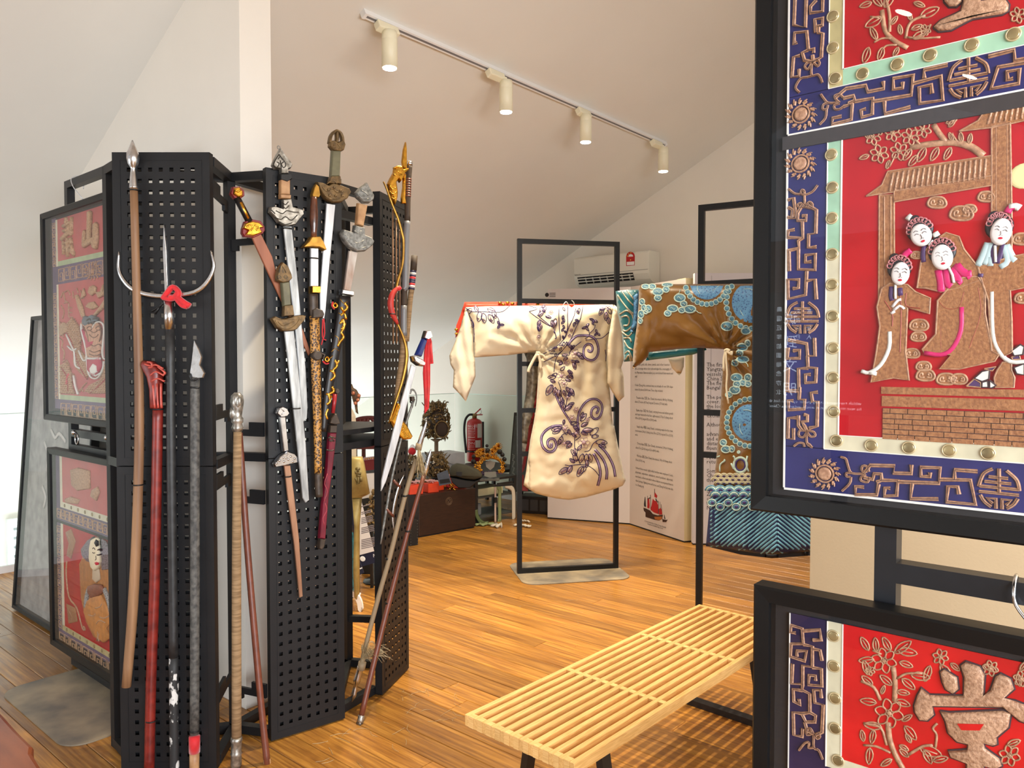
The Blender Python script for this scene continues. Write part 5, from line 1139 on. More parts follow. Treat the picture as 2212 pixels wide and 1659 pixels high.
for (x, y, rx, ry, an, hx, hy) in ((1245, 690, 58, 80, 4, -8, -42), (1405, 390, 64, 78, -18, -8, -38), (1570, 562, 64, 86, -8, 0, -42), (2028, 364, 60, 86, 6, -14, -42)):
    c = CB([(x, y)])[0]; mu = 1.49 / FPX / 3.606; a = math.radians(-an)
    mb = MB(); hc = CB([(x + hx, y + hy)])[0]; mb.disc(T, *hc, (rx + 20) * mu, .0064, .010, 20, (ry - 2) * mu, a); mb.disc(T, *CB([(x + hx - 40, y + hy - 80)])[0], 34 * mu, .0064, .009, 12); mb.build('black_hair', M_HAIRK, S2, True)
    mb = MB()
    for k in range(9): t = math.pi * (k / 8 * .9 + .05) + a; mb.ring(T, hc[0] + 26 * math.cos(t) * rx / 70, hc[1] - 25 * math.sin(t) * ry / 85, .0042, .0014, .008, .011, 8)
    mb.build('headdress', mat('dusky_pink_headdress', sr(176, 110, 112), .5), S2, True)
    f_ = MB().disc(T, *c, rx * mu, .009, .0145, 24, ry * mu, a).build('embroidered_face', M_FACE, S2, True)
    co, si = math.cos(math.radians(an)), math.sin(math.radians(an))
    g = lambda u, v: CB([(x + u * co - v * si, y + u * si + v * co)])[0]
    mb = MB()
    for q in ([(-48, -12), (-30, -20), (-14, -10)], [(14, -10), (34, -20), (50, -8)], [(-50, -36), (-30, -44), (-12, -34)], [(12, -34), (34, -44), (52, -32)], [(-2, -6), (2, 22), (-12, 30)], [(10, 30), (14, 26)]): mb.stroke(T, [g(*p) for p in q], .0007, .0135, .0155, n=4, sm=3)
    mb.build('face_lines', M_CORDK, S2)
    mb = MB(); mb.disc(T, *g(2, 50), .0036, .0125, .0152, 10, .0022, a); mb.build('lips', M_LIP, S2)
mb = MB()
for q in ([(1180, 950), (1220, 900), (1250, 890)], [(1190, 975), (1240, 940), (1275, 965)], [(1170, 1000), (1200, 980)]): mb.stroke(T, CB(q), .0026, .0065, .0088, n=5, sm=2)
mb.build('embroidered_hand', M_FACE, S2, True)
stk('pink_flower', M_PINK, ([(1270, 555), (1290, 530), (1325, 505)], [(2075, 215), (2100, 175), (2150, 165)], [(1180, 570), (1200, 550)]), .0055)
stk('white_ornament', M_WSILK, ([(1300, 240), (1330, 265)], [(1510, 370), (1530, 400)], [(2090, 170), (2140, 165), (2175, 180)]), .0055, sm=2)
# platform, bricks and jewelled rock
rect(T, vf(0, 0) * 0 + uf(*CC([(1100, 130)])[0]), vf(*CC([(1110, 182)])[0]), UW - .1, vf(*CC([(1110, 128)])[0]), .002, .0042, 'platform_band', M_ROBE_G, S2)
rect(T, uf(*CC([(1105, 200)])[0]), vf(*CC([(1115, 278)])[0]), UW - .1, vf(*CC([(1110, 198)])[0]), .002, .0042, 'platform_band', M_ROBE_G, S2)
bu0, bv0, bv1 = uf(*CC([(1110, 290)])[0]), vf(*CC([(1115, 535)])[0]), vf(*CC([(1110, 292)])[0])
bm_ = MB(); rb_ = random.Random(4); rows = 6; hgt = (bv1 - bv0) / rows
for r in range(rows):
    u_ = bu0 - (r % 2) * .012
    while u_ < UW - .12:
        L_ = rb_.uniform(.022, .034); a, b = max(u_, bu0) + .0006, min(u_ + L_, UW - .1) - .0006
        if b - a > .004: bm_.boxa(T.at(a, bv0 + r * hgt + .0006, .002), T.u * (b - a), T.v * (hgt - .0012), T.n * rb_.uniform(.0022, .003))
        u_ += L_
o = bm_.build('embroidered_bricks', M_ROBE_G, S2); o['kind'] = 'stuff'
rect(T, bu0, bv0, UW - .1, bv1, .001, .0028, 'brick_ground', M_CORDK, S2)
outline_fill(T, [CB([(1760, 1565), (1820, 1510), (1870, 1540), (1870, 1575)])], S2, 'jewelled_rock', M_PLUM, .003, .006)
outline_fill(T, [CB([(1820, 1505), (1880, 1450), (1940, 1440), (1935, 1510), (1880, 1530)]), CB([(1880, 1535), (1925, 1525), (1930, 1575), (1880, 1575)]), CB([(1940, 1520), (1990, 1560), (1960, 1580), (1940, 1580)]), CB([(2110, 1290), (2180, 1240), (2212, 1260), (2200, 1320), (2130, 1330)]), CB([(2130, 1420), (2212, 1390), (2212, 1480), (2150, 1470)])], S2, 'jewelled_rock', M_WSILK, .003, .006, edge=M_CORDK)
outline_fill(T, [CB([(1900, 1430), (1990, 1415), (1960, 1445), (1930, 1440)]), CB([(2110, 1340), (2170, 1320), (2180, 1355), (2120, 1360)])], S2, 'jewelled_rock', M_PLUM, .003, .006)
outline_fill(T, [CB([(1975, 1500), (2000, 1440), (2040, 1380), (2110, 1380), (2110, 1440), (2135, 1500), (2130, 1575), (1985, 1575)])], S2, 'post_foot', M_ROBE_G, .0036, .006)

# ---------------------------------------------------------------- lower right banner
T = T_LR; uf = lambda x, y=1500: T.uv(x, y)[0]; vf = lambda x, y: T.uv(x, y)[1]
uN, uB, uR = uf(1706), uf(1787), uf(1820); vt = vf(1703, 1322); vbr, vbb = vf(1823, 1640), vf(1790, 1655); UW = 1.04 - uN
tx3 = rect(T, uR - .002, vbr - .002, UW - (uR - uN), vt, 0, .002, 'textile', M_REDO, bnr_LR); S2 = tx3
rect(T, uN, .06, uB, vt, 0, .0022, 'navy_border', M_NAVYD, tx3); rect(T, uB, vbb, uR, vt, .001, .003, 'cream_band', M_CREAMB, tx3); rect(T, uR, vbb, UW, vbr, .001, .003, 'cream_band', M_CREAMB, tx3)
rect(T, uB, .06, UW, vbb, 0, .0022, 'navy_border', M_NAVYD, tx3)
for a in ((uN - .001, .06, uN + .001, vt), (uB - .001, vbb, uB + .001, vt), (uR - .001, vbr, uR + .001, vt)): rect(T, *a, .0028, .0042, 'piping', M_PIPE, tx3)
discs(T, CD([(723, 628), (728, 865), (737, 1115), (738, 1350), (760, 1600)]), tx3)
couch(T, [CD(p) for p in ([(430, 605), (390, 600), (395, 545), (480, 570), (490, 690), (395, 690), (390, 790), (500, 825), (515, 745), (440, 745), (440, 785)], [(485, 590), (620, 580), (630, 660), (565, 660)], [(490, 695), (560, 710), (560, 870), (485, 860), (485, 1005), (400, 1000), (405, 845)], [(565, 730), (620, 740), (635, 820)], [(560, 875), (630, 885), (635, 1020), (530, 1010), (535, 935), (585, 940), (585, 975)],
    [(485, 1005), (480, 1050), (540, 1080), (540, 1225), (480, 1235)], [(480, 1055), (410, 1045), (415, 1140), (465, 1165), (455, 1120)], [(630, 1110), (625, 1050), (570, 1050), (580, 1150), (645, 1165), (635, 1380), (590, 1400)], [(480, 1235), (410, 1225), (415, 1400), (480, 1415), (485, 1350)], [(540, 1225), (585, 1250), (580, 1300), (510, 1300), (480, 1240)], [(500, 1300), (520, 1370), (570, 1390)])], tx3)
couch(T, [CD(p) for p in ([(560, 1390), (520, 1400), (515, 1360), (545, 1350), (570, 1395)], [(600, 1380), (620, 1410), (600, 1430), (575, 1400)], [(570, 1400), (572, 1500), (610, 1520), (640, 1590)], [(570, 1500), (530, 1500), (535, 1460), (500, 1465), (455, 1520)])], tx3, w=.0022, sm=3)
CH = [CD(p) for p in ([(1355, 1170), (1380, 1090), (1412, 1030), (1480, 1085), (1740, 1090), (1745, 950), (1718, 855), (1760, 825), (1868, 862), (1908, 930), (1895, 1090), (1950, 1050), (1990, 940), (2030, 918), (2110, 958), (2137, 1040), (2060, 1108), (2140, 1130), (2300, 1190), (2300, 1330), (2180, 1290), (2050, 1182), (1500, 1172), (1512, 1240), (1460, 1287), (1400, 1283), (1360, 1220)],
    [(1558, 905), (1590, 883), (1692, 948), (1703, 1040), (1660, 1077), (1600, 1042), (1575, 985)],
    [(1560, 1212), (1640, 1222), (2050, 1205), (2112, 1230), (2092, 1340), (2000, 1418), (2005, 1470), (1970, 1482), (1900, 1462), (1910, 1500), (2022, 1580), (2042, 1640), (1990, 1662), (1900, 1640), (1905, 1720), (1760, 1720), (1765, 1620), (1640, 1572), (1622, 1522), (1770, 1512), (1775, 1470), (1690, 1452), (1620, 1382), (1598, 1290)])]
padded(T, CH, tx3, [CD([(1698, 1300), (1905, 1304), (1872, 1352), (1730, 1350)])], M_REDO)
PLT([([(1285, 1700), (1200, 1540), (1160, 1420), (1150, 1300)], .005), ([(1200, 1140), (1205, 1000), (1190, 870)], .0045), ([(1090, 1130), (1040, 1030), (940, 980)], .003), ([(1140, 1480), (1090, 1340), (960, 1310)], .0026), ([(1220, 960), (1300, 920), (1420, 920)], .0022), ([(1170, 1540), (1060, 1490), (960, 1480)], .0022), ([(1300, 1560), (1420, 1490), (1500, 1480)], .0026), ([(1520, 1500), (1530, 1400), (1500, 1350), (1535, 1310)], .002), ([(1030, 740), (1100, 770)], .002)],
    [(1000, 740, 120, -120), (1060, 750, 110, -95), (1170, 740, 120, -120), (1200, 760, 160, -35), (1230, 740, 150, 10), (1040, 810, 120, 175), (1240, 830, 110, 20), (1000, 930, 120, -110), (1030, 1010, 110, -140), (1180, 1010, 120, -140), (1330, 930, 150, 10), (1260, 960, 130, 40), (1220, 1060, 100, 10), (1060, 1150, 130, -170), (1210, 1130, 120, 20), (1100, 1080, 70, -70), (1280, 1330, 140, 50), (1260, 1290, 90, -30), (1100, 1340, 140, 190),
     (1040, 1360, 110, 100), (1010, 1500, 130, 95), (1240, 1480, 80, 30), (1310, 1570, 90, -140), (1400, 1500, 180, 20), (1430, 1520, 120, 60), (1180, 1590, 100, 150), (1330, 1460, 80, -120), (960, 1450, 90, -100), (1500, 1600, 120, -10), (1480, 860, 130, 110), (1560, 850, 150, 55), (1640, 840, 90, 40), (1900, 850, 110, 30), (2080, 1480, 110, -20), (2180, 1020, 100, -100), (2180, 900, 100, -50)],
    [(1120, 820, 95), (1160, 1230, 110), (1560, 790, 60), (2100, 1560, 80), (1950, 880, 60), (2190, 960, 60), (1010, 900, 36)], CD, T, tx3, 3.614)

# ---------------------------------------------------------------- upper left banner (dragon)
M_REDF = mat('faded_red_satin', sr(172, 44, 42), .55, var=.1, scale=9, bump=.15, bscale=25, sheen=.3)
M_VIO = mat('faded_violet_satin', sr(92, 76, 104), .55, var=.15, scale=12)
M_PALEG = mat('pale_green_satin', sr(160, 176, 138), .5, var=.1, scale=20)
M_PALEGOLD = mat('pale_gold_padding', sr(196, 160, 122), .45, .15, col2=sr(160, 122, 92), scale=150, bump=.35)
T = T_UL; uf = lambda x, y: T.uv(x, y)[0]; vf = lambda x, y: T.uv(x, y)[1]
p = L1([(200, 700), (250, 700), (272, 700)]); uN, uB, uR = [uf(*q) for q in p]
va = vf(*L1([(270, 322)])[0]); vb = vf(*L1([(265, 862)])[0]); vc = vf(*L1([(250, 928)])[0]); vd = vf(*L1([(240, 1160)])[0]); ve = vf(*L2([(262, 892)])[0]); vg = vf(*L2([(258, 945)])[0])
UE = 1.05 - uN
tx = rect(T, uR, vb, UE, va, 0, .002, 'upper_textile', M_REDF, bnr_UL); tx2 = rect(T, uR, ve, UE, vd, 0, .002, 'dragon_textile', M_REDF, bnr_UL)
rect(T, uN, vc, uB, va + .01, 0, .002, 'violet_border', M_VIO, tx); rect(T, uN, vd, UE, vc, 0, .002, 'violet_border', M_VIO, tx); rect(T, uN, vg, uB, vd, 0, .002, 'violet_border', M_VIO, tx2); rect(T, uN, .06, UE, vg, 0, .002, 'violet_border', M_VIO, tx2)
rect(T, uB, vc, uR, va, .001, .003, 'cream_band', M_CREAMB, tx); rect(T, uR, vc, UE, vb, .001, .003, 'green_band', M_PALEG, tx); rect(T, uB, vg, uR, vd, .001, .003, 'cream_band', M_CREAMB, tx2); rect(T, uR, vg, UE, ve, .001, .003, 'green_band', M_PALEG, tx2)
def fret(pl, u0, u1, v0, v1, par, w=.0026, vertical=False, m=None):
    """row of square key-fret spirals filling a border"""
    mb = MB(); s = (v1 - v0) if not vertical else (u1 - u0); n = max(1, int(((u1 - u0) if not vertical else (v1 - v0)) / s))
    for k in range(n):
        f = (lambda a, b, k=k: pl.at(u0 + (k + a) * s, v0 + b * s, .002)) if not vertical else (lambda a, b, k=k: pl.at(u0 + b * s, v0 + (k + a) * s, .002))
        fl_ = (lambda b: b) if k % 2 else (lambda b: 1 - b)
        for q in ([(.08, .1), (.08, .9), (.72, .9), (.72, .38), (.34, .38), (.34, .62), (.5, .62)], [(.92, .95), (.92, .12), (.22, .12), (.22, .2)]): mb.sweep([f(a, fl_(b)) for a, b in q], w, .0022, n=5, side=pl.n)
    return mb.build('key_fret', m or M_PALEGOLD, par)
fret(T, uR, UE - .05, vd + .006, vc - .006, tx); fret(T, uN + .004, uB - .004, vc, va, tx, vertical=True); fret(T, uN + .004, uB - .004, vg, vd, tx2, vertical=True); fret(T, uR, UE - .05, vg - .085, vg - .01, tx2)
sun(T, *L1([(712, 985)])[0], tx, 6, 16)
def polyset(name, m, crp, polys, par, d0=.002, d1=.010, pf=.006, pl=None): 
    mb = MB()
    for q in polys: mb.poly(pl or T, crp(q), d0, d1, pf)
    return mb.build(name, m, par, True)
polyset('padded_character', M_PALEGOLD, L1, ([(606, 500), (622, 452), (638, 480), (640, 600), (662, 570), (668, 220), (690, 205), (715, 225), (705, 560), (738, 545), (742, 380), (768, 352), (795, 385), (800, 560), (782, 700), (750, 706), (725, 680), (722, 620), (640, 672), (612, 690), (600, 660)],), tx, .002, .016, .009)
mb = MB()
for q, w in (([(385, 300), (388, 345), (375, 355)], .010), ([(455, 290), (452, 480)], .012), ([(345, 410), (440, 360)], .010), ([(350, 470), (420, 450)], .010), ([(325, 575), (400, 500), (465, 480)], .013), ([(350, 600), (355, 770)], .011), ([(400, 560), (405, 800)], .013), ([(440, 560), (455, 640)], .013), ([(450, 640), (470, 760)], .013), ([(425, 700), (490, 770)], .012), ([(350, 640), (440, 600)], .008), ([(350, 700), (440, 660)], .008), ([(415, 400), (420, 470)], .012), ([(395, 420), (450, 520)], .009),
             ([(985, 120), (985, 240)], .016), ([(925, 230), (960, 215), (1010, 200)], .018), ([(895, 450), (905, 360), (1010, 300)], .014), ([(950, 420), (1010, 380)], .02), ([(960, 500), (1010, 480)], .016), ([(935, 560), (1010, 540)], .018), ([(930, 660), (1010, 640)], .018), ([(985, 420), (990, 640)], .018)):
    mb.stroke(T, L1(q), w, .002, .015, n=8, sm=3 if len(q) > 2 else 0)
mb.build('padded_character', M_PALEGOLD, tx, True)
# the dragon: open jaws, horns, whiskers and coiled body
polyset('dragon_body', M_PALEGOLD, L2, ([(255, 120), (300, 80), (340, 100), (400, 30), (470, 120), (500, 260), (480, 380), (560, 480), (600, 640), (560, 720), (460, 620), (420, 480), (400, 330), (330, 200), (270, 240)], [(760, 60), (830, 120), (900, 80), (900, 900), (760, 880), (600, 880), (540, 860), (600, 780), (720, 720), (760, 600), (770, 480), (820, 420), (800, 300)], [(270, 560), (340, 520), (390, 640), (400, 800), (430, 890), (270, 880)]), tx2, .002, .009, .006)
polyset('dragon_face', mat('dragon_flesh', sr(186, 140, 112), .5, var=.2, scale=60, bump=.4), L2, ([(500, 90), (560, 150), (560, 330), (580, 470), (640, 500), (710, 480), (740, 330), (730, 160), (690, 80), (640, 120), (600, 60)],), tx2, .004, .016, .010)
polyset('dragon_horn', M_PALEGOLD, L1, ([(505, 1290), (530, 1280), (548, 1320), (600, 1450), (620, 1560), (590, 1580), (540, 1450)], [(920, 1225), (948, 1235), (950, 1300), (880, 1440), (760, 1560), (740, 1540), (830, 1420), (905, 1300)], [(670, 1260), (690, 1180), (730, 1160), (770, 1190), (760, 1260), (710, 1300)], [(640, 1440), (680, 1380), (740, 1370), (790, 1440), (720, 1480)], [(580, 1340), (610, 1200), (630, 1290)], [(770, 1250), (830, 1240), (865, 1150), (860, 1260), (910, 1160), (890, 1280), (800, 1330)]), tx2, .003, .013, .006)
polyset('dragon_mane', mat('blue_grey_mane', sr(84, 98, 108), .5, var=.2, scale=80, bump=.3), L2, ([(525, 60), (550, 10), (590, 20), (620, 0), (690, 30), (700, 70), (640, 80), (600, 110), (560, 130), (530, 110)],), tx2, .006, .018, .006)
polyset('dragon_mouth', mat('rose_silk', sr(176, 44, 76), .5), L2, ([(520, 160), (560, 200), (600, 300), (660, 290), (640, 350), (575, 380), (560, 300)], [(580, 490), (650, 500), (720, 470), (735, 580), (690, 660), (640, 690), (580, 620)]), tx2, .006, .017, .006)
stk('dragon_whisker', M_WSILK, ([(500, 100), (500, 180), (550, 380), (555, 490), (520, 510), (470, 400)], [(620, 160), (660, 90), (720, 85), (755, 160), (735, 400), (750, 490), (790, 480), (850, 400), (850, 465)], [(560, 500), (575, 640), (620, 710), (690, 700), (740, 600), (750, 520)], [(330, 220), (380, 330), (420, 420), (430, 560), (480, 600)], [(345, 350), (400, 400), (440, 380)], [(410, 680), (430, 800), (460, 890)]), .0034, .012, .018, L2, pl=T, par=tx2)
stk('dragon_scale_rows', M_GREYG, tuple([(600 + k * 22, 860 - k * 30), (640 + k * 22, 850 - k * 30), (650 + k * 22, 820 - k * 30)] for k in range(9)) + tuple([(780 + (k % 3) * 35, 480 + k * 30), (800 + (k % 3) * 35, 500 + k * 30), (820 + (k % 3) * 35, 470 + k * 30)] for k in range(10)) + tuple([(420 + (k % 2) * 30, 200 + k * 34), (440 + (k % 2) * 30, 215 + k * 34), (455 + (k % 2) * 30, 195 + k * 34)] for k in range(10)), .003, .008, .013, L2, pl=T, par=tx2)
stk('red_flames', mat('rose_flame', sr(200, 70, 84), .5), ([(790, 120), (800, 240), (840, 340), (880, 330)], [(820, 80), (830, 160)], [(810, 680), (850, 620), (860, 720)], [(860, 640), (890, 700)], [(330, 780), (340, 700), (360, 660)]), .006, .008, .013, L2, pl=T, par=tx2)
stk('flame_outline', M_GREYG, ([(310, 1320), (340, 1250), (360, 1350), (390, 1380)], [(360, 1250), (400, 1230), (430, 1290)], [(460, 1240), (470, 1330)], [(310, 1420), (350, 1500), (330, 1590)], [(350, 1390), (400, 1380)], [(410, 1390), (410, 1560), (460, 1570)], [(410, 1450), (450, 1450)], [(410, 1510), (450, 1510)], [(510, 1200), (530, 1260)], [(560, 1230), (600, 1330)], [(980, 1230), (1000, 1400)], [(960, 1500), (1000, 1600)]), .003, .003, .007, L1, pl=T, par=tx2)
def scales_in(pl, crp, poly, par, sx=26, sy=20, r=10, d0=.008, d1=.0125, w=.0022):
    mb = MB(); xs = [p[0] for p in poly]; ys = [p[1] for p in poly]; y = min(ys) + sy * .6; k = 0
    while y < max(ys):
        x = min(xs) + (sx / 2 if k % 2 else 0)
        while x < max(xs):
            if inside_(x, y, poly): mb.stroke(pl, crp([(x + r * math.cos(t), y + r * .8 * math.sin(t)) for t in (.1, .8, 1.57, 2.3, 3.0)]), w, d0, d1, n=4)
            x += sx
        y += sy; k += 1
    o = mb.build('scale_stitches', M_WSILK if False else M_GREYG, par); o['kind'] = 'stuff'; return o
def inside_(x, y, P):
    c = False
    for i in range(len(P)):
        ax, ay = P[i]; bx, by = P[i - 1]
        if (ay > y) != (by > y) and x < (bx - ax) * (y - ay) / (by - ay) + ax: c = not c
    return c
scales_in(T, L2, [(760, 60), (830, 120), (900, 80), (900, 900), (760, 880), (600, 880), (540, 860), (600, 780), (720, 720), (760, 600), (770, 480), (820, 420), (800, 300)], tx2)
scales_in(T, L2, [(340, 100), (400, 30), (470, 120), (500, 260), (480, 380), (560, 480), (600, 640), (560, 720), (460, 620), (420, 480), (400, 330), (330, 200)], tx2)
scales_in(T, L2, [(270, 560), (340, 520), (390, 640), (400, 800), (430, 890), (270, 880)], tx2, 30, 24, 12)
stk('face_folds', mat('umber_stitch', sr(120, 82, 62), .6), ([(520, 130), (560, 200), (580, 300)], [(600, 180), (640, 200), (680, 180)], [(590, 220), (620, 250), (660, 250), (690, 220)], [(700, 120), (720, 200), (700, 300)], [(600, 330), (640, 350), (690, 330), (720, 350)], [(590, 400), (640, 420), (700, 400)], [(590, 440), (650, 460), (710, 440)], [(560, 150), (590, 130), (620, 150), (600, 175), (570, 170)], [(660, 150), (690, 125), (715, 145), (700, 170), (670, 170)]), .0026, .015, .019, L2, pl=T, par=tx2)
stk('teeth', M_WSILK, tuple([(565 + k * 14, 480), (570 + k * 14, 500)] for k in range(11)) + tuple([(590 + k * 13, 690 - abs(k - 5) * 7), (594 + k * 13, 676 - abs(k - 5) * 7)] for k in range(11)), .003, .014, .0185, L2, sm=0, pl=T, par=tx2)
stk('dragon_eyes', M_HAIRK, ([(572, 95), (585, 92)], [(628, 92), (645, 88)], [(560, 62), (590, 45), (610, 60)], [(630, 50), (660, 40), (685, 55)]), .006, .016, .021, L2, pl=T, par=tx2)
stk('red_seams', mat('deep_red_seam', sr(150, 30, 40), .5), ([(400, 330), (430, 420), (470, 560), (560, 720)], [(760, 480), (800, 560), (780, 700), (700, 790), (600, 870)], [(330, 200), (390, 300), (410, 420)], [(830, 130), (850, 260), (810, 420)], [(870, 480), (840, 640), (860, 800)], [(280, 600), (340, 700), (350, 860)]), .005, .008, .012, L2, pl=T, par=tx2)
stk('flame_strands', M_GREYG, ([(260, 80), (290, 130), (275, 190), (300, 250)], [(255, 260), (290, 300), (280, 360), (310, 420), (300, 500)], [(345, 240), (375, 330), (420, 380), (440, 360)], [(360, 300), (400, 360), (420, 440), (415, 520), (440, 590), (480, 620)], [(410, 660), (430, 740), (425, 800)], [(560, 760), (520, 800), (480, 860)], [(460, 860), (500, 830), (520, 860)], [(290, 530), (330, 510), (360, 560), (350, 620)]), .0028, .004, .009, L2, pl=T, par=tx2)
polyset('fire_pearl', M_WSILK, L2, ([(605, 600), (640, 545), (680, 570), (685, 640), (650, 668), (615, 655)],), tx2, .012, .022, .007)

# ---------------------------------------------------------------- lower left banner (bald figure)
T = T_LL; uf = lambda x, y: T.uv(x, y)[0]; vf = lambda x, y: T.uv(x, y)[1]
uN, uB, uR = [uf(*q) for q in L3([(515, 900), (555, 900), (575, 900)])]; UE = 1.0
va = vf(*L3([(570, 20)])[0]) + .05; vb = vf(*L3([(575, 352)])[0]); vc = vf(*L3([(550, 395)])[0]); vd = vf(*L3([(520, 505)])[0]); vs_ = vf(*L3([(570, 548)])[0]); ve = vf(*L3([(575, 1452)])[0]); vg = vf(*L3([(560, 1490)])[0])
tx = rect(T, uR, vb, UE, va, 0, .002, 'upper_textile', M_REDF, bnr_LL); tx2 = rect(T, uR, ve, UE, vs_, 0, .002, 'main_textile', M_RED, bnr_LL)
rect(T, uN, vd, UE, vc, 0, .002, 'dark_border', M_VIO, tx); rect(T, uN, vc, uB, va, 0, .002, 'dark_border', M_VIO, tx); rect(T, uB, vc, UE, vb, .001, .003, 'cream_band', M_CREAMB, tx); rect(T, uB, vb, uR, va, .001, .003, 'cream_band', M_CREAMB, tx)
rect(T, uN, vg, uB, vs_, 0, .002, 'dark_border', M_VIO, tx2); rect(T, uB, ve, uR, vs_, .001, .003, 'cream_band', M_CREAMB, tx2); rect(T, uB, vg, UE, ve, .001, .003, 'cream_band', M_OLDBAND, tx2); rect(T, uN, .06, UE, vg, 0, .002, 'dark_border', M_VIO, tx2)
fret(T, uN + .01, UE, vd + .006, vc - .006, tx); fret(T, uN + .004, uB - .004, vg, vs_, tx2, vertical=True); fret(T, uN + .01, UE, vg - .085, vg - .01, tx2)
for k in range(9):
    for vv, par in ((vc + (vb - vc) * .5, tx), (vg + (ve - vg) * .5, tx2)):
        u_ = uR + .03 + k * .085; mb = MB(); q = [(u_ + .008 * math.cos(a), vv + .009 * math.sin(a)) for a in [2 * math.pi * i / 10 for i in range(10)]]; mb.poly(T, q, .003, .006, .002, px=False); mb.build('mirror_disc', M_MIRROR, par)
polyset('embroidered_figures', M_GREYG, L3, ([(640, 60), (700, 40), (810, 70), (815, 230), (760, 240), (700, 250), (650, 200)], [(590, 320), (640, 300), (720, 330), (700, 370), (600, 360)], [(830, 240), (880, 210), (900, 260), (870, 340), (820, 300)], [(990, 330), (1070, 300), (1070, 450), (1010, 420)]), tx)
polyset('robe_oval', mat('ochre_silk', sr(168, 108, 52), .45, var=.15, scale=40, bump=.3), L3, ([(720, 900), (780, 780), (850, 720), (940, 740), (1010, 860), (1060, 1060), (1050, 1350), (1000, 1560), (930, 1610), (850, 1560), (780, 1420), (735, 1200)],), tx2, .002, .010, .008)
polyset('robe_lap', mat('bright_ochre_silk', sr(190, 124, 58), .4, var=.15, scale=40, bump=.3), L3, ([(790, 1230), (850, 1180), (920, 1180), (980, 1300), (1010, 1420), (960, 1480), (1000, 1560), (940, 1610), (870, 1560), (800, 1440), (760, 1330)],), tx2, .010, .020, .010)
polyset('hair', mat('grey_checked_hair', sr(120, 110, 120), .6, col2=sr(54, 46, 56), kind='voronoi', scale=120, ramp=(.2, .5)), L3, ([(732, 770), (790, 690), (830, 670), (830, 900), (780, 880), (740, 830)], [(905, 670), (950, 700), (1005, 790), (1015, 900), (1000, 950), (920, 960), (912, 860)]), tx2, .010, .016, .005)
polyset('black_hair', M_HAIRK, L3, ([(822, 668), (850, 655), (850, 740), (825, 760)], [(895, 665), (915, 680), (925, 790), (905, 800)]), tx2, .012, .018, .004)
polyset('ivory_face', mat('ivory_face', sr(222, 208, 178), .45), L3, ([(825, 750), (840, 680), (875, 662), (908, 680), (912, 800), (920, 880), (900, 940), (868, 968), (840, 935), (822, 850)],), tx2, .012, .030, .012)
polyset('forehead_mark', M_HAIRK, L3, ([(848, 715), (862, 685), (882, 700), (884, 740), (866, 752)],), tx2, .028, .0315, .002)
polyset('lips', M_LIP, L3, ([(852, 892), (868, 885), (886, 895), (884, 912), (864, 916)],), tx2, .028, .032, .002)
stk('face_lines', M_CORDK, ([(838, 768), (848, 758), (862, 775)], [(880, 780), (895, 772), (905, 785)], [(838, 800), (850, 808), (860, 802)], [(876, 822), (890, 826), (902, 818)], [(868, 830), (870, 860), (862, 868)]), .0022, .026, .0325, L3, pl=T, par=tx2)
polyset('neck', mat('ivory_neck', sr(196, 176, 150), .5), L3, ([(842, 940), (895, 950), (905, 1040), (870, 1075), (838, 1040)],), tx2, .010, .018, .006)
polyset('brown_hands', mat('russet_silk', sr(120, 60, 40), .5, var=.2, scale=50), L3, ([(800, 1100), (850, 1080), (920, 1090), (945, 1140), (900, 1190), (830, 1210), (800, 1160)],), tx2, .012, .024, .008)
stk('robe_border', mat('black_white_border', sr(150, 150, 150), .5, col2=sr(30, 28, 30), kind='voronoi', scale=140, ramp=(.2, .4)), ([(940, 1130), (975, 1230), (1000, 1340), (1015, 1430)], [(800, 1130), (780, 1200), (770, 1290)]), .016, .012, .022, L3, pl=T, par=tx2)
stk('robe_fold', M_GREYG, ([(860, 1300), (900, 1290), (920, 1260)], [(800, 1360), (840, 1370), (860, 1350)], [(900, 1380), (940, 1390), (980, 1370)], [(870, 1440), (900, 1410), (950, 1430)], [(880, 1510), (885, 1560), (890, 1600)], [(870, 1590), (895, 1530)]), .004, .017, .023, L3, pl=T, par=tx2)
polyset('embroidered_leaves', M_ROBE_G, L3, ([(590, 620), (640, 590), (680, 700), (640, 860), (600, 830), (620, 720)], [(600, 1260), (680, 1300), (700, 1420), (620, 1440)]), tx2, .002, .006, .004)
stk('embroidered_vine', M_GREYG, ([(600, 880), (595, 1000), (620, 1200), (690, 1300), (740, 1480), (765, 1490), (750, 1465)], [(600, 620), (630, 700), (610, 800)], [(610, 1300), (650, 1380), (640, 1430)]), .005, .003, .007, L3, pl=T, par=tx2)
# cloth behind the leaning frame's glass: faint drawn figures
T = T_BL
LB = crop(0, 900, 2.185)
stk('drawn_figure', mat('pale_drawing', sr(196, 192, 188), .7), ([(240, 60), (260, 100), (280, 80), (310, 120)], [(210, 120), (225, 180), (220, 260)], [(200, 330), (215, 380), (205, 430)]), .012, .001, .004, LB, pl=T, par=bnr_BL)

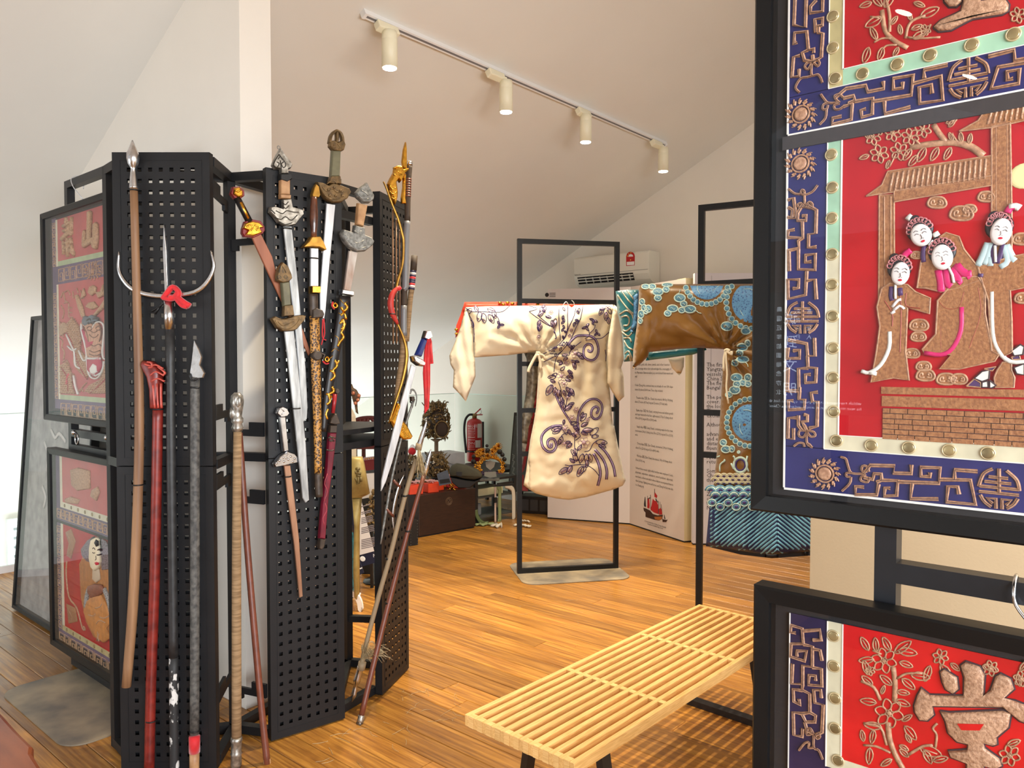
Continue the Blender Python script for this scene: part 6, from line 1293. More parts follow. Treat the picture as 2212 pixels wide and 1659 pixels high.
# ================================================================== ROBES
from mathutils.geometry import delaunay_2d_cdt
from mathutils import noise as mnoise
K2 = crop(950, 480, 3.318); K3 = crop(950, 880, 3.951); KA = crop(1160, 640, 7.54); KB = crop(1130, 840, 6.635); R4 = crop(1300, 430, 3.530); R5 = crop(1300, 740, 2.861); R6 = crop(1490, 770, 3.86)
def dist_poly(x, y, P):
    best = 1e9; n = len(P)
    for i in range(n):
        ax, ay = P[i]; bx, by = P[(i + 1) % n]; dx, dy = bx - ax, by - ay; l2 = dx * dx + dy * dy
        t = 0 if l2 == 0 else max(0, min(1, ((x - ax) * dx + (y - ay) * dy) / l2)); best = min(best, math.hypot(x - ax - dx * t, y - ay - dy * t))
    return best
def inside(x, y, P):
    c = False; n = len(P)
    for i in range(n):
        ax, ay = P[i]; bx, by = P[i - 1]
        if (ay > y) != (by > y) and x < (bx - ax) * (y - ay) / (by - ay) + ax: c = not c
    return c
class Cloth:
    """a hanging piece of cloth: outline on an upright plane, front swelling away from the edge and folded, closed at the back"""
    def __init__(s, pl, pts, d0, bulge, fold, step=7.0, soft=16.0, back=.006):
        s.pl = pl; s.P = [tuple(p) for p in pts]; s.d0 = d0; s.b = bulge; s.f = fold; s.step = step; s.soft = soft; s.back = back
    def d(s, x, y):
        q = dist_poly(x, y, s.P) if inside(x, y, s.P) else 0.0
        e = 1 - math.exp(-q / s.soft); return s.d0 + e * (s.b + s.f(x, y))
    def pt(s, x, y, off=0.0): return s.pl.px(x, y, s.d(x, y) + off)
    def build(s, name, m, par=None):
        P = s.P; B = []
        for i in range(len(P)):
            a, b = P[i], P[(i + 1) % len(P)]; k = max(1, int(math.hypot(b[0] - a[0], b[1] - a[1]) / s.step)); B += [(a[0] + (b[0] - a[0]) * j / k, a[1] + (b[1] - a[1]) * j / k) for j in range(k)]
        xs = [p[0] for p in P]; ys = [p[1] for p in P]; G = []; st = s.step; y = min(ys) + st; r = 0
        while y < max(ys):
            x = min(xs) + (st / 2 if r % 2 else 0)
            while x < max(xs):
                if inside(x, y, P) and dist_poly(x, y, P) > st * .55: G.append((x, y))
                x += st
            y += st * .87; r += 1
        V = [Vector(p) for p in B + G]; nb = len(B)
        v2, _, f2, *_ = delaunay_2d_cdt(V, [(i, (i + 1) % nb) for i in range(nb)], [], 1, 1e-4)
        mb = MB(); n = len(v2); fr = [s.pt(v.x, v.y) for v in v2]; bk = [s.pl.px(v.x, v.y, s.d0 - s.back * (0 if s.d(v.x, v.y) - s.d0 < 1e-5 else 1)) for v in v2]
        mb.add(fr + bk, [tuple(f) for f in f2] + [tuple(n + i for i in reversed(f)) for f in f2])
        o = mb.build(name, m, par, True)
        return o
    def cord(s, mb, pts, w, h=.0016, n=5, sm=3, off=0.0, closed=False):
        q = smooth(pts, sm, closed) if sm and len(pts) > 2 else pts
        P = [s.pt(x, y, off) for x, y in q]; mb.sweep(P, w, h, n=n, side=s.pl.n, closed=closed)
def radial(cx, cy, n, amp, fall): return lambda x, y: amp * math.sin(math.atan2(y - cy, x - cx) * n) * math.exp(-math.hypot(x - cx, y - cy) / fall)
def wob(x, y, k=60.0, s=0.0): return mnoise.noise(Vector((x / k, y / k, s)))

M_CREAMSATIN = mat('cream_satin_robe', sr(234, 222, 194), .32, var=.02, scale=6, sheen=.25, bump=.04, bscale=60)
M_CREAMCOTTON = mat('cream_cotton_cuff', sr(226, 214, 190), .75, var=.03, scale=12, bump=.1, bscale=60)
M_PURPLE = mat('dark_purple_embroidery', sr(46, 24, 82), .5)
M_LILAC = mat('lilac_sequins', sr(170, 148, 190), .35, var=.2, scale=120, bump=.3)
M_MAUVE = mat('mauve_floss', sr(186, 160, 176), .5, var=.15, scale=90, bump=.2)
SC = PL((4.149, 3.474, 0), Vector((4.719, 3.031, 0)) - Vector((4.149, 3.474, 0)))
body = K2([(185, 610), (330, 602), (500, 600), (640, 597), (860, 597), (925, 596), (945, 612), (965, 596), (1020, 594), (1150, 590), (1240, 590), (1250, 625), (1228, 720), (1205, 850), (1200, 950), (1214, 1150), (1240, 1450)]) + \
    K3([(1490, 160), (1522, 330), (1572, 570), (1588, 622), (1562, 668), (1480, 702), (1380, 730), (1250, 766), (1100, 790), (1000, 778), (900, 757), (820, 735), (762, 700)]) + K2([(640, 1740), (632, 1700), (650, 1560), (672, 1450), (692, 1330), (702, 1180), (706, 1050), (716, 955), (700, 932), (670, 930), (500, 952), (245, 970), (240, 860), (228, 740), (205, 660)])
tx_, ty_ = K2([(706, 945)])[0]
def fold_c(x, y):
    v = 0.010 * math.sin((x + 10 * wob(x, y, 90)) / 7.5) * max(0, min(1, (x - 1225) / 40)) * (0.4 + .6 * max(0, min(1, (1010 - y) / 120)))
    v += radial(tx_, ty_, 15, .022, 60)(x, y)
    v += .022 * wob(x, y, 45, 3) + .010 * wob(x, y, 18, 7)
    v += .006 * math.sin((x - .25 * y) / 16) * max(0, min(1, (y - 820) / 80))
    return v
cr = thing('cream_robe', 'cream satin robe embroidered with purple scrolls and flowers, on the centre stand', 'robe', SC.px(1240, 1078, .05))
CB_ = Cloth(SC, body, .045, .055, fold_c, 5.5, 14)
CB_.build('robe_body', M_CREAMSATIN, cr)
# side panel behind the front overlap
sp = K2([(715, 958), (704, 1050), (700, 1180), (690, 1330), (670, 1450), (648, 1560)]) + K3([(735, 560), (714, 662), (740, 682), (768, 702), (800, 560), (830, 300), (840, 100)])
Cloth(SC, sp, .035, .02, lambda x, y: .004 * math.sin(x / 4), 7, 8).build('side_panel', M_CREAMSATIN, cr)
lc = K2([(185, 610), (150, 745), (120, 830), (88, 905), (68, 958), (76, 1020), (100, 1062), (94, 1182), (150, 1240), (187, 1287), (215, 1210), (257, 1105), (252, 985), (245, 960), (240, 850), (228, 730), (205, 650)])
CL = Cloth(SC, lc, .05, .03, lambda x, y: .012 * math.sin((x - .18 * y) / 4.2) + .008 * wob(x, y, 30), 5, 8); CL.build('left_cuff', M_CREAMCOTTON, cr)
rc = K2([(1248, 590), (1262, 600), (1292, 640), (1310, 780), (1326, 960), (1300, 1045), (1318, 1100), (1322, 1250), (1282, 1287), (1240, 1222), (1200, 1150), (1204, 1050), (1200, 950), (1208, 830), (1230, 700)])
CR = Cloth(SC, rc, .085, .03, lambda x, y: .012 * math.sin((x + .1 * y) / 5.5) + .006 * wob(x, y, 30, 5), 5, 8); CR.build('right_cuff', M_CREAMCOTTON, cr)
# embroidery
pu = MB(); li = MB(); mv = MB()
def band2(pts, w, sm=4):       # lilac ribbon between two dark outlines
    q = smooth(pts, sm); CB_.cord(li, q, w, .0012, 5, 0, .001)
    n = len(q); L_ = []; R_ = []
    for i in range(n):
        a, b = q[max(0, i - 1)], q[min(n - 1, i + 1)]; dx, dy = b[0] - a[0], b[1] - a[1]; l = math.hypot(dx, dy) or 1; k = w / 3.3e-3
        L_.append((q[i][0] - dy / l * k, q[i][1] + dx / l * k)); R_.append((q[i][0] + dy / l * k, q[i][1] - dx / l * k))
    for s_ in (L_, R_): CB_.cord(pu, s_, .0028, .0022, 5, 0, .001)
def ln(pts, w=.0028, sm=3): CB_.cord(pu, pts, w, .0022, 5, sm, .001)
def lf(x, y, l, a, w=.42, fill=False):
    o, r = leaf(x, y, l, math.radians(a), w); CB_.cord(pu, o, .0028, .0024, 5, 0, .001, True); CB_.cord(pu, r, .0016, .002, 5, 0, .001)
    if fill: CB_.cord(mv, r, l * .0006, .001, 5, 0, .0004)
band2(KA([(500, 790), (560, 720), (640, 650), (760, 635), (880, 650), (960, 720), (1000, 850), (985, 960), (930, 1030), (860, 1040), (780, 1000), (755, 920), (770, 830), (820, 780), (880, 790), (905, 850), (880, 900), (840, 895), (830, 860)]), .0058)
band2(KB([(800, 590), (780, 480), (800, 350), (860, 230), (950, 155), (1050, 150), (1120, 210), (1130, 310), (1090, 410), (1020, 430), (975, 370), (990, 290), (1040, 255), (1080, 280), (1060, 340), (1040, 345)]), .0058)
band2(KB([(560, 530), (460, 530), (360, 570), (280, 650), (260, 740), (290, 840), (360, 900), (430, 890), (475, 820), (450, 730), (390, 715), (350, 760), (370, 830), (410, 825), (405, 780)]), .0066)
band2(KB([(1010, 930), (1060, 1020), (1095, 1120), (1105, 1240), (1070, 1390)]), .0075); band2(KB([(1030, 870), (1110, 960), (1170, 1060), (1200, 1180), (1195, 1300)]), .0070); band2(KB([(1090, 810), (1180, 900), (1250, 1010), (1300, 1130), (1320, 1260)]), .0066)
band2(KB([(460, 60), (510, 190), (580, 320), (640, 410), (690, 490)]), .0048)
for p in ([(420, 880), (330, 980), (290, 1100), (275, 1230)], [(720, 740), (640, 800), (580, 850), (540, 900), (515, 970)], [(850, 640), (860, 600), (930, 530), (950, 460)], [(850, 600), (845, 550)], [(790, 715), (900, 700), (960, 690), (1060, 680), (1180, 580)], [(780, 690), (840, 650)], [(520, 1190), (570, 1280), (570, 1350)], [(350, 1390), (390, 1520), (400, 1659)], [(0, 300), (120, 400), (240, 500)], [(270, 570), (310, 640), (310, 690), (290, 680)], [(1110, 870), (1125, 960), (1120, 1060)]): ln(KA(p))
for p in ([(520, 20), (560, 200), (590, 320)], [(680, 0), (640, 100), (600, 320)], [(560, 570), (620, 660), (640, 600)], [(760, 600), (740, 700), (740, 850), (770, 960), (820, 1080)], [(820, 1085), (740, 1090), (660, 1100), (600, 1090)], [(820, 1085), (930, 1100), (1030, 1170), (1090, 1250)], [(880, 900), (950, 880), (1000, 790), (1060, 740)], [(790, 640), (820, 680), (750, 740)], [(640, 620), (560, 660), (540, 700)], [(940, 410), (965, 405)], [(660, 470), (760, 480), (700, 520)]): ln(KB(p))
# collar bands
colL = KA([(365, 165), (355, 300), (362, 480), (380, 720)]); colR = KA([(505, 130), (497, 300), (500, 480), (480, 600), (440, 690)])
ln(colL, .0028); ln(colR, .0028); ln(KA([(640, 160), (600, 330), (520, 500), (470, 640), (420, 720), (300, 830), (90, 950)]), .0028); ln(KA([(750, 150), (710, 350), (640, 500), (560, 680), (490, 790), (350, 940), (110, 1070)]), .0028)
for x, y, l, a in ((420, 180, 60, 60), (430, 310, 70, 100), (420, 350, 70, 70), (440, 400, 60, 130), (420, 470, 55, 60), (430, 520, 55, 120), (440, 560, 50, 40), (420, 640, 50, 80), (690, 190, 70, 100), (650, 230, 60, 60), (660, 380, 70, 110), (610, 420, 70, 100), (620, 380, 60, 20), (440, 740, 70, 100), (420, 780, 60, 170), (480, 740, 60, 80), (330, 830, 70, 160), (290, 890, 80, 150), (310, 920, 60, 100), (400, 830, 60, 120)): lf(*KA([(x, y)])[0], l / 7.54 * 1.1, a, .5)
# leaves along the stems and the sleeve spray
for x, y, l, a in ((510, 790, 90, 40), (550, 870, 90, -50), (500, 950, 90, 170), (500, 1000, 80, 150), (640, 940, 110, 10), (680, 960, 100, 40), (410, 1060, 80, 180), (420, 1080, 70, 150), (560, 1040, 90, 40), (600, 1080, 110, 80), (620, 1050, 70, 20), (380, 1210, 90, -40), (330, 1260, 90, 160), (310, 1310, 130, 175), (500, 1210, 90, 30), (520, 1260, 100, 50), (480, 1320, 80, -20), (460, 1360, 90, 10), (300, 1400, 90, 200), (250, 1440, 190, 120), (300, 1480, 130, 100), (330, 1520, 120, 80), (370, 1530, 130, 95), (430, 1530, 100, 70), (480, 1480, 120, 60), (540, 1500, 130, 65), (560, 1560, 80, 120), (20, 320, 110, -40), (50, 260, 100, -70), (100, 250, 90, -60), (140, 320, 90, 20), (40, 390, 110, 100), (60, 440, 120, 100), (20, 470, 100, 80), (265, 510, 150, -75), (255, 500, 110, -95), (1080, 190, 130, 120), (1130, 260, 130, 95), (1160, 340, 110, 85), (1110, 200, 90, 170), (1160, 200, 100, 60), (800, 500, 70, 60), (800, 500, 70, 160), (800, 500, 70, -50), (925, 390, 70, 30), (925, 390, 70, 110), (925, 390, 70, 200), (980, 600, 60, 40), (980, 600, 60, 140), (980, 600, 60, 250), (70, 180, 70, -30), (100, 210, 60, 60)): lf(*KA([(x, y)])[0], l / 7.54 * 1.05, a, .5, True)
for x, y, l, a in ((600, 310, 130, -40), (590, 290, 120, -110), (540, 240, 90, -60), (640, 250, 100, -30), (560, 120, 90, 100), (640, 100, 100, -40), (820, 460, 130, -50), (830, 420, 90, -70), (590, 440, 70, 100), (560, 560, 150, 170), (540, 570, 130, 150), (560, 680, 120, 110), (540, 720, 100, 120), (680, 500, 120, 0), (720, 530, 100, 40), (830, 540, 110, -30), (850, 600, 150, -5), (830, 620, 100, 20), (960, 660, 150, -40), (980, 690, 100, -10), (700, 780, 100, 140), (680, 760, 80, 170), (780, 880, 90, -50), (740, 850, 100, 80), (760, 960, 110, -130), (770, 1040, 130, -110), (740, 1060, 90, -140), (860, 930, 130, 110), (910, 930, 130, 90), (950, 930, 120, 80), (920, 1020, 100, 95), (1040, 760, 160, 5), (1080, 800, 110, 20), (640, 1130, 150, 145), (700, 1100, 130, 120), (860, 1110, 160, 120), (900, 1110, 120, 130), (700, 640, 80, 40), (760, 560, 80, 60), (640, 580, 90, 60)): lf(*KB([(x, y)])[0], l / 6.635 * 1.05, a, .48, True)
for crp, pts in ((K2, [(230, 620, 60, 140), (250, 600, 50, 60), (290, 640, 70, 100), (310, 650, 70, 80), (350, 660, 70, 60), (340, 620, 60, 20), (380, 630, 60, 70), (200, 740, 70, 100), (210, 700, 60, 60), (430, 735, 30, 0), (430, 735, 30, 120), (430, 735, 30, 240)]),):
    for x, y, l, a in pts: lf(*crp([(x, y)])[0], l / 3.318 * 1.05, a, .5, True)
for p in ([(180, 610), (230, 640), (300, 640), (380, 645), (450, 640), (500, 600)], [(390, 655), (420, 690), (430, 735)], [(190, 640), (230, 700), (245, 780), (245, 860)], [(150, 770), (200, 820), (225, 840)], [(640, 640), (700, 620), (640, 600)], [(640, 640), (720, 700), (820, 765)], [(820, 765), (835, 830)], [(1100, 700), (1105, 740)]): ln(K2(p))
o = pu.build('purple_embroidery', M_PURPLE, cr, True); o['kind'] = 'stuff'
o = li.build('lilac_scroll', M_LILAC, cr, True); o['kind'] = 'stuff'; o = mv.build('mauve_filling', M_MAUVE, cr, True); o['kind'] = 'stuff'
fl = MB()
for x, y, r in KA([(620, 930)]) and [(*KA([q[:2]])[0], q[2]) for q in ((620, 930, 11), (470, 1080, 9), (395, 1300, 11), (440, 1420, 8), (230, 260, 5), (560, 550, 4), (530, 640, 4), (30, 660, 5), (1150, 180, 6))] + [(*KB([q[:2]])[0], q[2]) for q in ((600, 570, 10), (760, 640, 9), (870, 770, 14), (700, 420, 8), (590, 780, 8), (760, 300, 7), (920, 440, 5), (640, 120, 7))]:
    for k in range(6):
        a = k * math.pi / 3; P = [CB_.pt(x + r * .9 * math.cos(a + t) * s_, y + r * .9 * math.sin(a + t) * s_, .001) for t, s_ in ((-.3, .2), (-.5, .8), (0, 1.1), (.5, .8), (.3, .2))]
        fl.sweep(P, .0018, .0018, n=4, side=SC.n)
    u, v = SC.uv(x, y, CB_.d(x, y)); 
    fl.ball(CB_.pt(x, y, .0), r * .0012, r * .0012, r * .0012, 8, 6)
o = fl.build('mauve_flowers', M_MAUVE, cr, True); o['kind'] = 'stuff'
mb = MB(); tb = K2([(700, 945)])[0]
for q, w in ((K2([(705, 945), (740, 955), (762, 985)]), .009), (K2([(700, 940), (670, 990), (640, 1050), (636, 1075)]), .011), (K2([(705, 945), (720, 1000), (725, 1060)]), .010), (K2([(690, 935), (715, 940), (700, 960)]), .012)):
    P = [SC.px(x, y, .085) for x, y in smooth(q, 3)]; mb.sweep(P, w, .005, n=7, side=SC.n)
mb.build('tie_ribbon', M_CREAMSATIN, cr, True)
tag(MB().sweep(smooth([tuple(SC.px(*p, .03)) for p in K2([(880, 600), (905, 570), (925, 600), (925, 620), (960, 618), (962, 580), (945, 560)])], 4), .003, n=6).build('hanger_wire', M_WIRE, None, True), 'thin wire hanger at the neck of the cream robe', 'hanger')

# red robe hung at the back of the centre stand
M_ORANGE = mat('orange_red_silk', sr(222, 62, 26), .45, var=.08, scale=10, sheen=.2)
M_DKRED = mat('dark_red_trim', sr(120, 8, 14), .5); M_LAME = mat('silver_brocade', sr(158, 148, 128), .4, .3, col2=sr(104, 94, 80), scale=34, bump=.4)
rr = thing('red_robe', 'orange-red robe with silver panel and dark red trim, hung behind the cream robe', 'robe', SC.px(1140, 1062, -.05))
Cloth(SC, K2([(176, 572), (420, 570), (640, 572), (900, 575), (1150, 575), (1180, 700), (700, 720), (240, 700), (190, 640), (160, 700), (140, 800), (112, 830), (118, 740), (150, 660)]), -.05, .012, lambda x, y: .006 * wob(x, y, 30), 8, 10).build('sleeves', M_ORANGE, rr)
KR = crop(1080, 740, 4.482)
mb = MB()
for k, (x, y) in enumerate(((430, 578), (455, 590), (485, 577), (520, 584), (560, 580), (620, 578), (700, 590), (120, 800), (118, 770))): mb.disc(SC, *K2([(x, y)])[0], .014, -.045, -.030, 10, .010)
mb.build('sequin_flowers', M_GOLD, rr, True)
Cloth(SC, KR([(232, 95), (300, 90), (380, 80), (400, 300), (370, 420), (330, 700), (280, 900), (262, 980), (200, 970), (198, 780), (230, 620), (252, 480), (262, 250), (258, 160)]), -.05, .02, lambda x, y: .008 * math.sin(x / 3.2) + .006 * wob(x, y, 12), 6, 8).build('silver_panel', M_LAME, rr)
Cloth(SC, KR([(385, 280), (400, 300), (375, 480), (330, 720), (285, 980), (240, 1220), (205, 1280), (210, 1210), (262, 980), (280, 800), (330, 560), (360, 400)]), -.045, .01, lambda x, y: 0.0, 6, 6).build('dark_red_trim', M_DKRED, rr)
Cloth(SC, KR([(205, 960), (262, 975), (235, 1200), (205, 1270)]), -.05, .01, lambda x, y: 0, 8, 6).build('grey_lining', M_LAME, rr)
Cloth(SC, KR([(205, 1270), (232, 1285), (230, 1390), (276, 1405), (270, 1440), (202, 1432)]), -.05, .01, lambda x, y: 0, 8, 6).build('red_hem', mat('dull_red_hem', sr(130, 44, 48), .6, var=.2, scale=60), rr)

# brown robe on the right stand
SB = PL((3.914, 1.962, 0), Vector((4.058, 1.215, 0)) - Vector((3.914, 1.962, 0)))
M_BROWNSATIN = mat('bronze_brown_satin', sr(118, 80, 20), .34, var=.06, scale=7, sheen=.2, bump=.06, bscale=40)
M_TEAL = mat('teal_silk', sr(10, 104, 116), .4, var=.1, scale=8, sheen=.2); M_SILVERTHREAD = mat('silver_thread', sr(184, 178, 158), .35, .5, var=.2, scale=80)
M_SKY = mat('sky_blue_embroidery', sr(84, 134, 160), .5, var=.2, scale=90, bump=.2); M_PALEBLUE = mat('pale_blue_outline', sr(186, 212, 206), .5)
M_SEA = mat('sea_blue_hem', sr(14, 32, 78), .45, var=.15, scale=20); M_CYAN = mat('light_blue_stripe', sr(116, 178, 204), .4, var=.1, scale=30)
M_DRAGON = mat('blue_dragon_embroidery', sr(92, 148, 196), .5, col2=sr(38, 62, 132), kind='voronoi', scale=85, bump=.4, ramp=(.1, .45))
br = thing('brown_robe', 'bronze-brown satin robe with blue clouds, dragon medallions and striped hem, on the right stand', 'robe', SB.px(1640, 1190, .05))
sx, sy = R4([(945, 1150)])[0]
bodyB = R4([(300, 650), (640, 648), (1132, 646)]) + [(1760, 613), (1990, 612), (1995, 770), (1800, 765)] + [(1806, 900), (1812, 1050), (1812, 1150), (1751, 1160), (1667, 1166), (1632, 1164), (1580, 1156), (1532, 1150)] + R6([(170, 1300), (200, 1050), (216, 900), (240, 650), (252, 500), (272, 150)]) + R4([(945, 1160), (925, 1145), (740, 1135), (600, 1142), (360, 1168), (352, 1200), (300, 1252), (235, 1296), (240, 1150), (268, 960), (280, 800), (283, 690)])
def fold_b(x, y):
    return radial(sx, sy, 11, .036, 85)(x, y) + .010 * wob(x, y, 50, 2) + .006 * wob(x, y, 18, 4) + (.012 * math.sin((x - 1395) / 7) * max(0, 1 - abs(x - 1395) / 30)) + .010 * math.sin(x / 11) * max(0, min(1, (y - 900) / 150))
BB = Cloth(SB, bodyB, .05, .05, fold_b, 6.5, 14)
BB.build('robe_body', M_BROWNSATIN, br)
def on_cloth_poly(C_, pts, off, h, puff=.002, mb=None):
    mb = mb or MB(); cx = sum(p[0] for p in pts) / len(pts); cy = sum(p[1] for p in pts) / len(pts); n = len(pts)
    rim = [C_.pt(x, y, off) for x, y in pts]; mid = [C_.pt(cx + (x - cx) * .8, cy + (y - cy) * .8, off + h) for x, y in pts]; c = C_.pt(cx, cy, off + h * 1.1)
    mb.add(rim + mid + [c], [(i, (i + 1) % n, n + (i + 1) % n, n + i) for i in range(n)] + [(n + i, n + (i + 1) % n, 2 * n) for i in range(n)]); return mb
def ell(x, y, rx, ry, n=14, a=0.0): return [(x + rx * math.cos(t) * math.cos(a) - ry * math.sin(t) * math.sin(a), y + rx * math.cos(t) * math.sin(a) + ry * math.sin(t) * math.cos(a)) for t in [2 * math.pi * k / n for k in range(n)]]
clouds = [(*R4([q[:2]])[0], q[2] / 3.53, q[3] / 3.53) for q in ((335, 668, 30, 18), (385, 668, 26, 20), (428, 708, 40, 28), (428, 755, 26, 22), (490, 690, 24, 22), (500, 655, 40, 14), (595, 755, 42, 30), (625, 800, 24, 22), (540, 835, 40, 26), (610, 848, 24, 20), (672, 840, 44, 28), (503, 872, 25, 22), (955, 970, 44, 32), (1098, 1005, 36, 26), (1070, 1130, 40, 28), (1112, 1100, 20, 24), (1050, 1175, 26, 22), (1075, 1222, 45, 25), (1015, 1250, 25, 24), (1028, 1362, 43, 30), (1115, 1362, 26, 28), (1030, 1412, 26, 24), (1075, 1402, 22, 22), (1115, 1410, 24, 22), (1015, 1457, 40, 30), (970, 1492, 26, 22),
    (308, 785, 20, 24), (322, 830, 20, 24), (300, 880, 22, 30), (355, 838, 24, 28), (295, 930, 16, 20), (338, 860, 16, 16))] + [(*R6([q[:2]])[0], q[2] / 3.86, q[3] / 3.86) for q in ((280, 718, 26, 26), (302, 775, 38, 28), (352, 772, 22, 26), (408, 798, 10, 10))]
cf = MB(); co = MB()
for x, y, rx, ry in clouds:
    on_cloth_poly(BB, ell(x, y, rx, ry), .001, .0025, mb=cf); BB.cord(co, ell(x, y, rx, ry, 16), .0042, .0035, 5, 0, .0015, True)
    BB.cord(co, [(x - rx * .45, y + ry * .1), (x - rx * .25, y - ry * .35), (x + rx * .05, y), (x + rx * .3, y + ry * .35), (x + rx * .45, y - ry * .1)], .0018, .003, 5, 3, .002)
for q in (R4([(700, 850), (725, 855), (735, 865), (760, 872)]), R4([(570, 725), (590, 715), (600, 690)]), R4([(985, 945), (1010, 940)]), R4([(1090, 1240), (1110, 1260), (1115, 1280)])): BB.cord(co, q, .0022, .003, 5, 3, .0015)
o = cf.build('embroidered_clouds', M_SKY, br, True); o['kind'] = 'stuff'
# dragon medallions ringed with pearls
med = [(*R4([(800, 640)])[0], 46, 46, 15, 165), (*R4([(1140, 790)])[0], 54, 56, 80, 280), (1620, 913, 50, 51, 60, 290)]
mf = MB(); pf = MB()
for cx, cy, rx, ry, a0, a1 in med:
    for k in range(44):
        a = 2 * math.pi * k / 28
        if k >= 28: break
        x, y = cx + rx * math.cos(a), cy + ry * math.sin(a)
        if not inside(x, y, BB.P): continue
        on_cloth_poly(BB, ell(x, y, 5.4, 5.4, 10), .001, .003, mb=pf); BB.cord(co, ell(x, y, 5.6, 5.6, 10), .0026, .003, 5, 0, .0015, True)
    q = [p for p in ell(cx, cy, rx * .78, ry * .78, 26)]
    q = [(x, max(y, 617)) for x, y in q]
    on_cloth_poly(BB, q, .001, .004, mb=mf)
    for j in range(9):
        a = j * 2.1; BB.cord(co, [(cx + rx * .6 * math.cos(a + t) * (1 - t * .3), max(617, cy + ry * .6 * math.sin(a + t) * (1 - t * .3))) for t in (0, .3, .6, .9)], .0016, .003, 4, 2, .004)
o = mf.build('dragon_medallions', M_DRAGON, br, True); o['kind'] = 'stuff'; o = pf.build('pearl_rings', M_SKY, br, True); o['kind'] = 'stuff'
# wave zone and striped hem
hem = [(x - 1.5, y) for x, y in R6([(190, 1090), (165, 1300), (140, 1582)])] + [(1580, 1187), (1632, 1195), (1667, 1198), (1751, 1191), (1819, 1184), (1815, 1050)]
class Over:                     # a second cloth layer lying on the first
    pass
HB = Cloth(SB, hem, .105, .028, lambda x, y: .010 * math.sin(x / 11) + .004 * wob(x, y, 18, 4), 6, 5, back=.02); HB.build('striped_hem', M_SEA, br)
st_ = MB(); xc = 1679
for k in range(-18, 30):
    for side in (-1, 1):
        for off, mbx in ((0, st_),):
            pts = []
            for j in range(14):
                x = xc + side * j * 12; y = 1075 + k * 9.2 + abs(x - xc) * .80
                if inside(x, y, hem): pts.append((x, y))
            if len(pts) > 1: HB.cord(st_, pts, .0054, .0025, 5, 0, .0008)
o = st_.build('light_blue_stripes', M_CYAN, br, True); o['kind'] = 'stuff'
wv = MB(); wb = MB(); wk = MB(); rg = random.Random(8)
for row in range(3):
    for k in range(22):
        x, y = 1538 + k * 13 + (row % 2) * 6.5, 1030 + row * 8
        if not inside(x, y, BB.P) or x > 1810: continue
        for r_, mbx in ((8, wv), (5, wv)): BB.cord(mbx, [(x + r_ * math.cos(t), y - r_ * .85 * math.sin(t)) for t in (.1, .6, 1.1, 1.57, 2.0, 2.5, 3.04)], .0044 if r_ == 8 else .003, .004, 5, 2, .002)
        on_cloth_poly(BB, [(x + 3 * math.cos(t), y - 3 * math.sin(t)) for t in (0, .8, 1.57, 2.3, 3.1)], .002, .004, mb=wk)
for row in range(2):
    for k in range(14):
        x, y = 1536 + k * 20 + row * 10, 1062 + row * 12
        if x > 1810: continue
        for r_ in (13, 10, 7, 4):
            P = [HB.pt(x + r_ * math.cos(t), y - r_ * math.sin(t), .0035 + row * .0012) for t in (.2, .7, 1.2, 1.57, 1.95, 2.4, 2.95)]
            (wb if r_ in (13, 7) else wk if r_ == 4 else co).sweep(P, .0046 if r_ > 5 else .006, .0028, n=5, side=SB.n)
for k in range(16):
    x, y = 1538 + k * 17.5, 1086 + (k % 2) * 9
    if x > 1810: continue
    on_cloth_poly(HB, ell(x, y, 9, 7.5), .006, .005, mb=wb); P = [HB.pt(a, b, .010) for a, b in ell(x, y, 9, 7.5, 12)]; co.sweep(P, .0032, .003, n=5, side=SB.n, closed=True); on_cloth_poly(HB, ell(x, y, 4.5, 3.5, 10), .011, .003, mb=wk)
BB.cord(co, ell(*R6([(422, 905)])[0], 14, 16, 18), .007, .004, 6, 0, .002, True); BB.cord(wk, ell(*R6([(422, 905)])[0], 10, 12, 18), .004, .004, 5, 0, .002, True)
on_cloth_poly(BB, ell(*R6([(422, 905)])[0], 8, 9.5), .002, .006, mb=cf)
for q in (R6([(345, 890), (370, 940), (375, 850), (360, 830)]), R6([(480, 830), (470, 900), (490, 960)]), R6([(250, 960), (255, 900), (290, 870), (285, 860)]), R6([(225, 840), (250, 830)])): BB.cord(co, q, .005, .004, 5, 3, .002)
o = wv.build('cream_waves', M_CREAMB, br, True); o['kind'] = 'stuff'; o = wb.build('blue_waves', M_SKY, br, True); o['kind'] = 'stuff'; o = wk.build('violet_waves', mat('violet_silk', sr(58, 44, 110), .5), br, True); o['kind'] = 'stuff'
o = co.build('pale_outlines', M_PALEBLUE, br, True); o['kind'] = 'stuff'
mb = MB()
for q, w in ((R4([(945, 1155), (950, 1250), (955, 1340), (950, 1440), (965, 1560)]), .005), (R4([(945, 1150), (930, 1220), (928, 1310)]), .006), (R4([(945, 1150), (975, 1175), (990, 1165), (985, 1190)]), .008), (R4([(935, 1160), (955, 1150), (975, 1160)]), .009)):
    mb.sweep([SB.px(x, y, .118) for x, y in smooth(q, 3)], w, .004, n=6, side=SB.n)
mb.build('tie_ribbon', M_CREAMSATIN, br, True)
Cloth(SB, [(1531, 1176), (1580, 1186), (1632, 1194), (1667, 1197), (1751, 1190), (1752, 1200), (1667, 1206), (1600, 1198), (1534, 1182)], .03, .01, lambda x, y: 0, 7, 4).build('dark_lining_hem', mat('dark_lining', sr(24, 26, 34), .6), br)
